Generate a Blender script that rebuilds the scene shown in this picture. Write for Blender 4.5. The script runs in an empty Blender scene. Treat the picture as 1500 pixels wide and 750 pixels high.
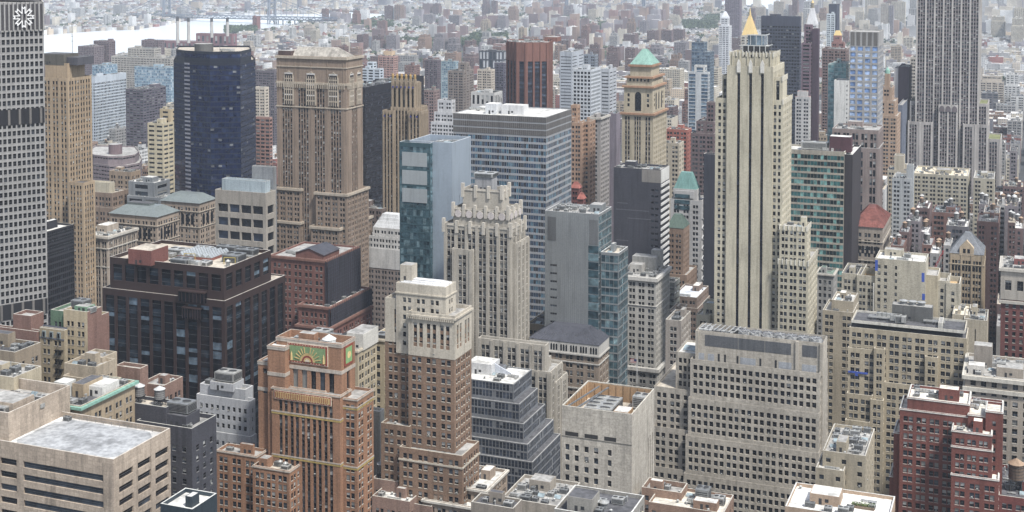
import bpy, math, random
from math import sin, cos, tan, atan, radians, sqrt, pi
from mathutils import Vector, Matrix

scene = bpy.context.scene
# ------------------------------------------------------------------ camera
F = 1950.0                     # focal length in photo pixels (photo 1500 wide)
CAMZ = 265.0
PITCH = radians(2.5)
HORIZON = -70.0
YAW = atan((1515 - 750) / F)
VPP = HORIZON + F * tan(PITCH)
cam_d = bpy.data.cameras.new('camera'); cam = bpy.data.objects.new('camera', cam_d)
scene.collection.objects.link(cam); scene.camera = cam
cam.location = (0, 0, CAMZ); cam.rotation_euler = (pi / 2 - PITCH, 0, YAW)
cam_d.sensor_width = 36; cam_d.lens = 36 * F / 1500
cam_d.shift_y = -(375 - VPP) / 1500
cam_d.clip_start = 1; cam_d.clip_end = 60000
# ------------------------------------------------------------------ sky, sun, exposure
SUN_EL, SUN_AZ = 57.0, 122.0    # azimuth measured from +Y (away from camera) towards +X (right)
world = bpy.data.worlds.new('World'); scene.world = world; world.use_nodes = True
wn = world.node_tree.nodes; wl = world.node_tree.links; wn.clear()
sky = wn.new('ShaderNodeTexSky'); sky.sky_type = 'NISHITA'; sky.sun_disc = False
sky.sun_elevation = radians(SUN_EL); sky.sun_rotation = radians(SUN_AZ)
sky.air_density = 1.0; sky.dust_density = 1.5; sky.ozone_density = 1.0; sky.altitude = 200
bg = wn.new('ShaderNodeBackground'); bg.inputs[1].default_value = 0.11
wo = wn.new('ShaderNodeOutputWorld')
hs = wn.new('ShaderNodeHueSaturation'); hs.inputs['Saturation'].default_value = .6   # thin white cloud over blue
wl.new(sky.outputs[0], hs.inputs['Color']); wl.new(hs.outputs[0], bg.inputs[0]); wl.new(bg.outputs[0], wo.inputs[0])
sd = bpy.data.lights.new('sun', 'SUN'); sun = bpy.data.objects.new('sun', sd)
scene.collection.objects.link(sun)
sd.energy = 3.0; sd.angle = radians(6); sd.color = (1.0, 0.97, 0.91)
_d = Vector((sin(radians(SUN_AZ)) * cos(radians(SUN_EL)), cos(radians(SUN_AZ)) * cos(radians(SUN_EL)), sin(radians(SUN_EL))))
sun.rotation_euler = _d.to_track_quat('Z', 'Y').to_euler(); sun.location = (300, 200, 900)
vs = scene.view_settings
vs.view_transform = 'Standard'; vs.look = 'None'; vs.gamma = 1; vs.exposure = 1.0; vs.use_curve_mapping = False
HAZE_DENSITY = 0.00006
try:
    scene.cycles.volume_bounces = 1; scene.cycles.max_bounces = 5; scene.cycles.diffuse_bounces = 3
    scene.cycles.glossy_bounces = 2; scene.cycles.transmission_bounces = 1
except Exception: pass

# ------------------------------------------------------------------ camera algebra
_h = Vector((-sin(YAW), cos(YAW), 0)); _r = Vector((cos(YAW), sin(YAW), 0)); _z = Vector((0, 0, 1))
_F = _h * cos(PITCH) - _z * sin(PITCH); _U = _h * sin(PITCH) + _z * cos(PITCH)
CAM = Vector((0, 0, CAMZ))
def ray(u, v): return _F + _r * ((u - 750) / F) - _U * ((v - VPP) / F)
def at_depth(u, v, D):
    d = ray(u, v); return CAM + d * (D / d.dot(_h))
def at_y(u, v, Y):
    d = ray(u, v); return CAM + d * (Y / d.y)
def at_z(u, v, z):
    d = ray(u, v); return CAM + d * ((z - CAMZ) / d.z)
def project(p):
    q = Vector(p) - CAM; w = q.dot(_F)
    if w < 1: return None
    return (750 + F * q.dot(_r) / w, VPP - F * q.dot(_U) / w, w)

# ------------------------------------------------------------------ materials
SATUR = .80
def lin(c):
    def f(x):
        x /= 255.0
        return x / 12.92 if x <= 0.04045 else ((x + 0.055) / 1.055) ** 2.4
    r = [f(x) for x in c]; l = .3 * r[0] + .55 * r[1] + .15 * r[2]; d = SATUR
    return tuple(l + (x - l) * d for x in r)
MATS = {}
def _nt(name):
    m = bpy.data.materials.new(name); m.use_nodes = True
    nt = m.node_tree; b = nt.nodes['Principled BSDF']
    return m, nt, b
def wall_mat(rgb, kind='plain', rough=0.85, vary=1.0):
    """masonry / metal wall colour with weathering; kind: plain, brick, panel, metal, roof"""
    key = ('w', tuple(rgb), kind, rough, vary)
    if key in MATS: return MATS[key]
    m, nt, b = _nt(kind + '_surface'); N = nt.nodes; L = nt.links
    col = lin(rgb)
    if kind != 'roof': col = tuple(c * .80 for c in col)
    geo = N.new('ShaderNodeNewGeometry')
    def noise(scale, vec, det=3.0):
        n = N.new('ShaderNodeTexNoise'); n.inputs['Scale'].default_value = scale; n.inputs['Detail'].default_value = det
        L.new(vec, n.inputs['Vector']); return n.outputs[0]
    def mp(fac, a, c, lo=0.3, hi=0.7):
        r = N.new('ShaderNodeMapRange'); r.inputs[1].default_value = lo; r.inputs[2].default_value = hi
        r.inputs[3].default_value = a; r.inputs[4].default_value = c; L.new(fac, r.inputs[0]); return r.outputs[0]
    def mul(a, c):
        x = N.new('ShaderNodeMath'); x.operation = 'MULTIPLY'; L.new(a, x.inputs[0]); L.new(c, x.inputs[1]); return x.outputs[0]
    pos = geo.outputs['Position']
    big = mp(noise(0.045, pos, 4), 1 - .13 * vary, 1 + .11 * vary)
    ma = N.new('ShaderNodeMapping'); ma.inputs['Scale'].default_value = (1, 1, 0.07); L.new(pos, ma.inputs[0])
    st = mp(noise(0.9, ma.outputs[0], 5), 1 - .11 * vary, 1 + .06 * vary)
    fine = mp(noise(1.7 if kind != 'roof' else 0.6, pos, 6), 1 - .17 * vary, 1 + .13 * vary)
    f = mul(mul(big, st if kind != 'roof' else fine), fine)
    if kind != 'roof':
        mb_ = N.new('ShaderNodeMapping'); mb_.inputs['Scale'].default_value = (1, 1, 0.10); L.new(pos, mb_.inputs[0])
        f = mul(f, mp(noise(.45, mb_.outputs[0], 6), 1.03, 1 - .30 * vary, .52, .74))
    else:
        f = mul(f, mp(noise(.16, pos, 5), 1.05, .72, .5, .62))
    if kind in ('panel', 'brick'):
        sx = N.new('ShaderNodeSeparateXYZ'); L.new(pos, sx.inputs[0])
        ad = N.new('ShaderNodeMath'); ad.operation = 'ADD'; L.new(sx.outputs[0], ad.inputs[0]); L.new(sx.outputs[1], ad.inputs[1])
        cx = N.new('ShaderNodeCombineXYZ'); L.new(ad.outputs[0], cx.inputs[0]); L.new(sx.outputs[2], cx.inputs[1])
        br = N.new('ShaderNodeTexBrick'); L.new(cx.outputs[0], br.inputs['Vector'])
        br.inputs['Scale'].default_value = 1.0
        br.inputs['Color1'].default_value = (.88, .88, .88, 1) if kind == 'panel' else (.82, .82, .82, 1)
        br.inputs['Color2'].default_value = (1.1, 1.1, 1.1, 1) if kind == 'panel' else (1.16, 1.16, 1.16, 1)
        br.inputs['Mortar'].default_value = (.72, .72, .72, 1) if kind == 'panel' else (1.1, 1.1, 1.1, 1)
        br.inputs['Mortar Size'].default_value = .03 if kind == 'panel' else .012
        br.inputs['Brick Width'].default_value = 1.7 if kind == 'panel' else .6
        br.inputs['Row Height'].default_value = 1.15 if kind == 'panel' else .2
        if kind == 'panel': br.offset = 0.0
        f = mul(f, br.outputs[0])
    vm = N.new('ShaderNodeVectorMath'); vm.operation = 'SCALE'; vm.inputs[0].default_value = col; L.new(f, vm.inputs['Scale'])
    L.new(vm.outputs[0], b.inputs['Base Color'])
    b.inputs['Roughness'].default_value = rough
    b.inputs['Specular IOR Level'].default_value = 0.3
    if kind == 'metal': b.inputs['Metallic'].default_value = 0.5; b.inputs['Roughness'].default_value = .45
    bp = N.new('ShaderNodeBump'); bp.inputs['Strength'].default_value = .25; bp.inputs['Distance'].default_value = .05
    L.new(fine, bp.inputs['Height']); L.new(bp.outputs[0], b.inputs['Normal'])
    MATS[key] = m; return m
def glass_mat(rgb, rough=0.08, metal=0.0, spec=.6, wav=.02):
    key = ('g', tuple(rgb), rough, metal, spec)
    if key in MATS: return MATS[key]
    m, nt, b = _nt('window_glass'); N = nt.nodes; L = nt.links
    geo = N.new('ShaderNodeNewGeometry')
    n = N.new('ShaderNodeTexNoise'); n.inputs['Scale'].default_value = .35; n.inputs['Detail'].default_value = 4
    L.new(geo.outputs['Position'], n.inputs['Vector'])
    r = N.new('ShaderNodeMapRange'); r.inputs[1].default_value = .35; r.inputs[2].default_value = .65
    r.inputs[3].default_value = .6; r.inputs[4].default_value = 1.5; L.new(n.outputs[0], r.inputs[0])
    vm = N.new('ShaderNodeVectorMath'); vm.operation = 'SCALE'; vm.inputs[0].default_value = lin(rgb); L.new(r.outputs[0], vm.inputs['Scale'])
    L.new(vm.outputs[0], b.inputs['Base Color'])
    b.inputs['Roughness'].default_value = rough; b.inputs['Metallic'].default_value = metal
    b.inputs['Specular IOR Level'].default_value = spec
    n2 = N.new('ShaderNodeTexNoise'); n2.inputs['Scale'].default_value = .5; L.new(geo.outputs['Position'], n2.inputs['Vector'])
    bp = N.new('ShaderNodeBump'); bp.inputs['Strength'].default_value = .3; bp.inputs['Distance'].default_value = wav
    L.new(n2.outputs[0], bp.inputs['Height']); L.new(bp.outputs[0], b.inputs['Normal'])
    MATS[key] = m; return m
W = wall_mat
DARKG = glass_mat((22, 25, 32), spec=.45); MIDG = glass_mat((48, 56, 66), spec=.5); BLIND = W((176, 176, 172), 'plain', .6, .5); SHADE = W((128, 128, 124), 'plain', .6, .5)
FRAME = W((120, 120, 118), 'plain', .5, .3)

# ------------------------------------------------------------------ mesh builder
class MB:
    def __init__(s): s.v = []; s.f = []; s.m = []; s.mats = []; s.mi = {}
    def mat(s, m):
        k = m.name
        if k not in s.mi: s.mi[k] = len(s.mats); s.mats.append(m)
        return s.mi[k]
    def face(s, pts, m):
        i = len(s.v); s.v.extend([tuple(p) for p in pts]); s.f.append(tuple(range(i, i + len(pts)))); s.m.append(s.mat(m))
    def box(s, x0, y0, z0, x1, y1, z1, m, top=None, bottom=False):
        a = (x0, y0, z0); b = (x1, y0, z0); c = (x1, y1, z0); d = (x0, y1, z0)
        e = (x0, y0, z1); f = (x1, y0, z1); g = (x1, y1, z1); h = (x0, y1, z1)
        s.face((a, b, f, e), m); s.face((b, c, g, f), m); s.face((c, d, h, g), m); s.face((d, a, e, h), m)
        s.face((e, f, g, h), top or m)
        if bottom: s.face((d, c, b, a), m)
    def bar(s, p, q, w, m):
        p = Vector(p); q = Vector(q); d = (q - p).normalized()
        a = d.cross(Vector((0, 0, 1)))
        if a.length < .01: a = Vector((1, 0, 0))
        a.normalize(); b = d.cross(a); a *= w / 2; b *= w / 2
        P = [p - a - b, p + a - b, p + a + b, p - a + b]; Q = [x + (q - p) for x in P]
        for i in range(4): s.face((P[i], P[(i + 1) % 4], Q[(i + 1) % 4], Q[i]), m)
        s.face(P[::-1], m); s.face(Q, m)
    def cyl(s, cx, cy, z0, z1, r0, r1, n, m, cap=True, capm=None):
        A = [(cx + r0 * cos(2 * pi * i / n), cy + r0 * sin(2 * pi * i / n), z0) for i in range(n)]
        B = [(cx + r1 * cos(2 * pi * i / n), cy + r1 * sin(2 * pi * i / n), z1) for i in range(n)]
        for i in range(n):
            j = (i + 1) % n
            if r1 > 1e-4: s.face((A[i], A[j], B[j], B[i]), m)
            else: s.face((A[i], A[j], B[i]), m)
        if cap and r1 > 1e-4: s.face(B, capm or m)
    def mesh(s, name):
        me = bpy.data.meshes.new(name); me.from_pydata(s.v, [], s.f)
        for m in s.mats: me.materials.append(m)
        if s.m: me.polygons.foreach_set('material_index', s.m)
        me.update(); return me
    def build(s, name, parent=None, kind=None):
        if not s.f: return None
        o = bpy.data.objects.new(name, s.mesh(name)); scene.collection.objects.link(o)
        if parent is not None: o.parent = parent
        if kind: o['kind'] = kind
        return o
def link(name, me, parent=None, loc=(0, 0, 0), rz=0.0, sc=None):
    o = bpy.data.objects.new(name, me); scene.collection.objects.link(o)
    o.location = loc; o.rotation_euler = (0, 0, rz)
    if sc: o.scale = sc
    if parent is not None: o.parent = parent
    return o

# ------------------------------------------------------------------ facades
def S(fh=3.7, wh=2.0, ww=1.25, n=2, gap=.45, pier=1.5, end=1.3, r=.35, sr=0.0, top=2.6, base=2, sill=None, pil=0,
      pilm=None, cols=None, sp=None, mix=(.44, .2, .22, .14), glass=None, skip=0, band=None, blank=False, wall=None):
    return dict(fh=fh, wh=wh, ww=ww, n=n, gap=gap, pier=pier, end=end, r=r, sr=sr, top=top, base=base, sill=sill, pil=pil,
                pilm=pilm, cols=cols, sp=sp, mix=mix, glass=glass, skip=skip, band=band, blank=blank, wall=wall)
def layout(st, Wd):
    if st['cols']: return [(a * Wd, b * Wd) for a, b in st['cols']], []
    n, ww, gap, pier, end = st['n'], st['ww'], st['gap'], st['pier'], st['end']
    if n < 20: ww *= 1.24; pier *= .84
    if n >= 20:
        n = max(1, int((Wd - 2 * end + gap) / (ww + gap))); f = (Wd - 2 * end) / (n * ww + (n - 1) * gap); ww *= f; gap *= f
        return [(end + i * (ww + gap), end + i * (ww + gap) + ww) for i in range(n)], []
    gw = n * ww + (n - 1) * gap
    k = int((Wd - 2 * end + pier) / (gw + pier) + .35)
    if k < 1: return [], []
    tot = k * gw + (k - 1) * pier; free = Wd - 2 * end - tot
    sc = 1.0
    if free < 0: sc = (Wd - 2 * end) / tot; free = 0
    pw = pier * sc + (free / (k - 1) if k > 1 else 0)
    x = end + (free / 2 if k == 1 else 0); out = []; piers = []
    for i in range(k):
        for j in range(n):
            out.append((x, x + ww * sc)); x += (ww + gap) * sc
        x -= gap * sc
        if i < k - 1: piers.append(x + pw / 2)
        x += pw
    return out, piers
def facade(mb, wins, p, q, z0, z1, st, wm, rng):
    """wall from p to q (outside on the right-hand side of travel seen from above), punched with windows"""
    wm = st['wall'] or wm
    dx, dy = q[0] - p[0], q[1] - p[1]; Wd = sqrt(dx * dx + dy * dy)
    if Wd < .05: return
    Rx, Ry = dx / Wd, dy / Wd; Nx, Ny = Ry, -Rx
    def P(x, d, z): return (p[0] + Rx * x + Nx * d, p[1] + Ry * x + Ny * d, z)
    def Q(xa, xb, d, za, zb, m): mb.face((P(xa, d, za), P(xb, d, za), P(xb, d, zb), P(xa, d, zb)), m)
    cols, piers = ([], []) if st['blank'] else layout(st, Wd)
    rows = []
    if st['n'] < 20 and st['wh'] < .58 * st['fh']: st = dict(st, wh=min(st['wh'] * 1.13, st['fh'] * .62))
    zz = z1 - st['top']; k = 0
    while zz - st['wh'] > z0 + st['base'] and k < 90:
        if not (st['skip'] and k % st['skip'] == st['skip'] - 1): rows.append((zz - st['wh'], zz))
        zz -= st['fh']; k += 1
    if not cols or not rows: Q(0, Wd, 0, z0, z1, wm); return
    zt = rows[0][1]; zb = rows[-1][0]; r = st['r']; sr = st['sr']; spm = st['sp'] or wm
    Q(0, Wd, 0, zt, z1, wm); Q(0, Wd, 0, z0, zb, wm)
    x = 0
    for a, b in cols: 
        Q(x, a, 0, zb, zt, wm); x = b
    Q(x, Wd, 0, zb, zt, wm)
    gl = st['glass']; sill = st['sill']
    for a, b in cols:
        mb.face((P(a, -r, zb), P(a, 0, zb), P(a, 0, zt), P(a, -r, zt)), wm)
        mb.face((P(b, 0, zb), P(b, -r, zb), P(b, -r, zt), P(b, 0, zt)), wm)
        mb.face((P(a, 0, zb), P(b, 0, zb), P(b, -r, zb), P(a, -r, zb)), sill or wm)
        for i, (w0, w1) in enumerate(rows):
            if i + 1 < len(rows):
                s0 = rows[i + 1][1]
                Q(a, b, -sr, s0, w0, spm)
                if r > sr: mb.face((P(a, -sr, w0), P(b, -sr, w0), P(b, -r, w0), P(a, -r, w0)), sill or spm)
                if sill:
                    Q(a - .08, b + .08, .09 - sr, w0 - .22, w0 + .02, sill)
                    mb.face((P(a - .08, .09 - sr, w0 + .02), P(b + .08, .09 - sr, w0 + .02), P(b + .08, -sr - .02, w0 + .02), P(a - .08, -sr - .02, w0 + .02)), sill)
            t = rng.random(); mx = st['mix']; vr = 0
            for vi, wgt in enumerate(mx):
                if t < wgt: vr = vi; break
                t -= wgt
            if vr == 2: vr += 10 * rng.randint(0, 2)
            if gl is None and b - a < 2.2 and rng.random() < .07: vr += 100
            wins.append((P((a + b) / 2, -r, w0), (Rx, Ry), b - a, w1 - w0, vr, gl))
    if st['pil']:
        pr, pw = st['pil']; pm = st['pilm'] or wm
        for x in [st['end'] / 2] + piers + [Wd - st['end'] / 2]:
            xa, xb = x - pw / 2, x + pw / 2
            Q(xa, xb, pr, z0, z1 - .5, pm)
            mb.face((P(xa, 0, z0), P(xa, pr, z0), P(xa, pr, z1 - .5), P(xa, 0, z1 - .5)), pm)
            mb.face((P(xb, pr, z0), P(xb, 0, z0), P(xb, 0, z1 - .5), P(xb, pr, z1 - .5)), pm)
            mb.face((P(xa, pr, z1 - .5), P(xb, pr, z1 - .5), P(xb, 0, z1 - .5), P(xa, 0, z1 - .5)), pm)
    if st['band']:
        bh, bpz, bm = st['band']
        for w0, w1 in rows:
            za, zb2 = w0 - bh - .1, w0 - .1
            Q(0, Wd, bpz, za, zb2, bm)
            mb.face((P(0, bpz, zb2), P(Wd, bpz, zb2), P(Wd, 0.002, zb2), P(0, 0.002, zb2)), bm)
def glassmats(gl): return gl if gl else (DARKG, MIDG)
def win_faces(mb, c, R, w, h, vr, gl, frame=False):
    Nx, Ny = R[1], -R[0]
    def P(x, d, z): return (c[0] + R[0] * x + Nx * d, c[1] + R[1] * x + Ny * d, c[2] + z)
    def Q(xa, xb, d, za, zb, m): mb.face((P(xa, d, za), P(xb, d, za), P(xb, d, zb), P(xa, d, zb)), m)
    g = glassmats(gl); hw = w / 2; ac = vr >= 100; vr %= 100; fr = vr // 10; vr %= 10
    gm = g[0] if vr in (0, 2) else g[1]
    if vr == 3 and len(g) > 2: gm = g[2]
    Q(-hw, hw, 0, 0, h, gm)
    if gl is None:
        if vr == 2: Q(-hw + .06, hw - .06, .012, h * (.34, .55, .76)[fr], h - .04, BLIND)
        elif vr == 3: Q(-hw + .06, hw - .06, .012, h * (.15 if int(c[2] * 7) % 2 else .4), h - .04, SHADE)
    elif len(g) > 2 and vr == 2: Q(-hw + .06, hw - .06, .012, h * .45, h - .04, g[2])
    if ac:
        Q(-.35, .35, .5, .02, .5, SHADE); mb.face((P(-.35, .5, .5), P(.35, .5, .5), P(.35, .01, .5), P(-.35, .01, .5)), BLIND); mb.face((P(.35, .5, .02), P(.35, .01, .02), P(.35, .01, .5), P(.35, .5, .5)), SHADE)
    if frame:
        Q(-hw, hw, .03, h * .47, h * .47 + .07, FRAME)
        if w > 1.9 and gl is None:
            k = max(2, int(round(w / 1.3)))
            for i in range(1, k): Q(-hw + w * i / k - .035, -hw + w * i / k + .035, .034, 0, h, FRAME)

# ------------------------------------------------------------------ rooftop kit (unit meshes, reused)
KIT = {}
def kit(name):
    if name in KIT: return KIT[name]
    mb = MB(); t = name.split(':')[0]; sub = None
    grey = W((150, 152, 152), 'metal'); lt = W((196, 196, 192), 'metal'); dk = W((58, 58, 60))
    if t == 'cooling_unit':           # 1x1x1 box unit with louvres and fans
        body = lt if name.endswith('a') else grey
        mb.box(-.5, -.5, .12, .5, .5, .92, body)
        for sx in (-.42, .42):
            for sy in (-.42, .42): mb.box(sx - .04, sy - .04, 0, sx + .04, sy + .04, .12, dk)
        for i in range(5):
            z = .25 + i * .12
            mb.box(-.44, -.515, z, .44, -.502, z + .05, dk); mb.box(.502, -.44, z, .515, .44, z + .05, dk)
        for x in (-.25, .25):
            mb.cyl(x, 0, .92, 1.0, .2, .2, 12, body, capm=dk)
    elif t == 'water_tank':
        wood = W((112, 92, 76), 'plain') if name.endswith('a') else W((128, 126, 124), 'plain')
        mb.cyl(0, 0, .38, .84, .36, .345, 16, wood)
        for z in (.45, .55, .65, .75): mb.cyl(0, 0, z, z + .012, .368, .368, 16, dk)
        for sx in (-.24, .24):
            for sy in (-.24, .24):
                mb.bar((sx * 1.15, sy * 1.15, 0), (sx, sy, .38), .045, dk)
        mb.bar((-.27, -.27, .05), (.25, -.25, .36), .03, dk); mb.bar((.27, -.27, .05), (.25, .25, .36), .03, dk)
        mb.box(-.33, -.33, .35, .33, .33, .375, dk)
    elif t == 'tank_roof':
        m = W((170, 140, 112), 'plain') if name.endswith('a') else W((190, 190, 188), 'plain')
        mb.cyl(0, 0, .84, 1.0, .40, .02, 16, m)
    elif t == 'vent_fan':
        mb.cyl(0, 0, 0, .7, .35, .35, 10, grey); mb.cyl(0, 0, .7, .8, .48, .48, 10, lt); mb.cyl(0, 0, .8, 1.0, .42, .1, 10, lt)
    elif t == 'vent_pipe':
        mb.cyl(0, 0, 0, .85, .3, .3, 8, lt); mb.box(-.35, -.9, .8, .35, .35, 1.0, lt)
    elif t == 'duct':
        mb.box(-.5, -.12, .25, .3, .12, .85, lt); mb.box(.3, -.5, .25, .5, .12, .85, lt)
        mb.box(-.45, -.05, 0, -.4, .05, .25, dk); mb.box(.1, -.05, 0, .15, .05, .25, dk); mb.box(.36, -.4, 0, .42, -.3, .25, dk)
        for i in range(5): mb.box(-.46 + i * .17, -.135, .24, -.44 + i * .17, .135, .865, grey)
    elif t == 'skylight':
        g = glass_mat((120, 135, 140))
        mb.box(-.5, -.5, 0, .5, .5, .3, lt)
        mb.face(((-.5, -.5, .3), (.5, -.5, .3), (.5, 0, 1), (-.5, 0, 1)), g); mb.face(((.5, .5, .3), (-.5, .5, .3), (-.5, 0, 1), (.5, 0, 1)), g)
        mb.face(((.5, -.5, .3), (.5, .5, .3), (.5, 0, 1)), lt); mb.face(((-.5, .5, .3), (-.5, -.5, .3), (-.5, 0, 1)), lt)
    elif t == 'antenna':
        mb.bar((0, 0, 0), (0, 0, 1), .016, grey)
        for z in (.5, .65, .8): mb.bar((-.06, 0, z), (.06, 0, z), .01, grey)
    elif t == 'pipe_rack':
        for i in range(3): mb.bar((-.5, -.3 + .3 * i, .5), (.5, -.3 + .3 * i, .5), .16, lt)
        for x in (-.4, 0, .4): mb.box(x - .02, -.4, 0, x + .02, .4, .42, dk)
    KIT[name] = mb.mesh(t); return KIT[name]
def kit_part(b, name, x, y, z, w, d, h, rz=0):
    t = name.split(':')[0]
    o = link(t, kit(name), b, (x, y, z), rz, (w, d, h))
    if t == 'water_tank': link('tank_roof', kit('tank_roof:' + name.split(':')[1]), o)
    return o
def bulkhead_mb(mb, x0, y0, z0, x1, y1, z1, wm, rm, door=True):
    mb.box(x0, y0, z0, x1, y1, z1, wm, top=wm)
    mb.box(x0 + .25, y0 + .25, z1, x1 - .25, y1 - .25, z1 + .02, rm)
    if door and x1 - x0 > 2.4:
        xm = x0 + (x1 - x0) * .3
        mb.box(xm, y0 - .03, z0, xm + 1, y0 - .003, min(z1, z0 + 2.1), W((60, 60, 62)))
        if x1 - x0 > 5: mb.box(xm + 2, y0 - .03, z0 + 1, xm + 3.2, y0 - .003, min(z1 - .3, z0 + 2.1), W((52, 54, 58)))

# ------------------------------------------------------------------ buildings
HEROES = []; FOOT = []
RW = W((192, 190, 184), 'roof', .9); RG = W((150, 148, 144), 'roof', .9); RD = W((84, 84, 88), 'roof', .9); RT = W((172, 162, 146), 'roof', .9)
CAPM = W((190, 184, 172)); COPPER = W((128, 178, 160)); TUBE = None; STEEL = W((140, 142, 144), 'metal')
def inset(poly, t):
    n = len(poly); out = []
    for i in range(n):
        a = Vector(poly[i - 1]); b = Vector(poly[i]); c = Vector(poly[(i + 1) % n])
        d1 = (b - a).normalized(); d2 = (c - b).normalized()
        n1 = Vector((-d1.y, d1.x)); n2 = Vector((-d2.y, d2.x))
        m = n1 + n2; L = m.length_squared
        out.append(tuple(b + m * (2 * t / L if L > .05 else 0)))
    return out
def roof_and_parapet(mbw, poly, zt, ph, pt, rm, cap, wm):
    """returns roof MB; parapet goes into the wall mesh"""
    inn = inset(poly, pt); n = len(poly); zr = zt - ph; r = MB()
    for i in range(n):
        a, b = poly[i], poly[(i + 1) % n]; c, d = inn[(i + 1) % n], inn[i]
        mbw.face(((a[0], a[1], zt), (b[0], b[1], zt), (c[0], c[1], zt), (d[0], d[1], zt)), cap)
        mbw.face(((c[0], c[1], zr), (d[0], d[1], zr), (d[0], d[1], zt), (c[0], c[1], zt)), wm)
    r.face([(x, y, zr) for x, y in inn], rm)
    return r, inn, zr
def ring(mb, poly, z0, z1, out, m):
    """projecting belt (cornice) round a polygon"""
    o = inset(poly, -out); n = len(poly); inn = inset(poly, -.002)
    for i in range(n):
        j = (i + 1) % n
        a, b, c, d = poly[i], poly[j], o[j], o[i]; ai, bi = inn[i], inn[j]
        mb.face(((d[0], d[1], z0), (c[0], c[1], z0), (c[0], c[1], z1), (d[0], d[1], z1)), m)
        mb.face(((d[0], d[1], z1), (c[0], c[1], z1), (bi[0], bi[1], z1), (ai[0], ai[1], z1)), m)
        mb.face(((c[0], c[1], z0), (d[0], d[1], z0), (ai[0], ai[1], z0), (bi[0], bi[1], z0)), m)
class Bld: pass
def tier_poly(t, Y0):
    ul, uc, ur, vt, dY = t[:5]; Y = Y0 + dY
    c = at_y(uc, vt, Y); l = at_y(ul, vt, Y)
    if ur < 0: dep = -ur
    else:
        d = ray(ur, vt); dep = c.x / d.x * d.y - Y
    return [(l.x, Y), (c.x, Y), (c.x, Y + dep), (l.x, Y + dep)], c.z
def auto_clutter(root, poly, zr, rng, dens, D, avoid, wm, rm, tanks=False):
    xs = [p[0] for p in poly]; ys = [p[1] for p in poly]
    x0, x1, y0, y1 = min(xs) + 1.2, max(xs) - 1.2, min(ys) + 1.2, max(ys) - 1.2
    if x1 - x0 < 4 or y1 - y0 < 4: return
    area = (x1 - x0) * (y1 - y0); used = list(avoid)
    def put(w, d):
        for _ in range(12):
            x = rng.uniform(x0 + w / 2, max(x0 + w / 2, x1 - w / 2)); y = rng.uniform(y0 + d / 2, max(y0 + d / 2, y1 - d / 2))
            if x + w / 2 > x1 + .1 or y + d / 2 > y1 + .1: continue
            if all(abs(x - a) > (w + e) / 2 + .3 or abs(y - b) > (d + f) / 2 + .3 for a, b, e, f in used):
                used.append((x, y, w, d)); return x, y
        return None
    if area > 60:
        w, d, h = rng.uniform(.2, .42) * (x1 - x0), rng.uniform(.25, .45) * (y1 - y0), rng.uniform(2.8, 5)
        w = min(w, 12); d = min(d, 12); p = put(w, d)
        if p:
            mb = MB(); bulkhead_mb(mb, p[0] - w / 2, p[1] - d / 2, zr, p[0] + w / 2, p[1] + d / 2, zr + h, wm, rm)
            mb.build('bulkhead', root)
            if tanks and rng.random() < .5 and D < 1500:
                s = rng.uniform(3.5, 4.6)
                if w > s * .7 and d > s * .7:
                    kit_part(root, 'water_tank:' + rng.choice('ab'), p[0], p[1], zr + h, s, s, s * 1.5)
    n = int(min(40, area / 24 * dens) + rng.random())
    for i in range(n):
        k = rng.random()
        if k < .4: nm, w, d, h = 'cooling_unit:' + rng.choice('ab'), rng.uniform(1.6, 4), rng.uniform(1.6, 3), rng.uniform(1.4, 2.4)
        elif k < .52: nm, w, d, h = 'duct', rng.uniform(4, 8), rng.uniform(3, 5), rng.uniform(1.2, 1.8)
        elif k < .7: nm, w, d, h = 'vent_fan', 1.2, 1.2, 1.3
        elif k < .8: nm, w, d, h = 'skylight', 2.5, 3.2, 1.2
        elif k < .9: nm, w, d, h = 'pipe_rack', rng.uniform(3, 6), 1.5, 1.0
        else: nm, w, d, h = 'vent_pipe', .8, .8, 1.8
        p = put(w, d)
        if p: kit_part(root, nm, p[0], p[1], zr, w, d, h)
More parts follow.
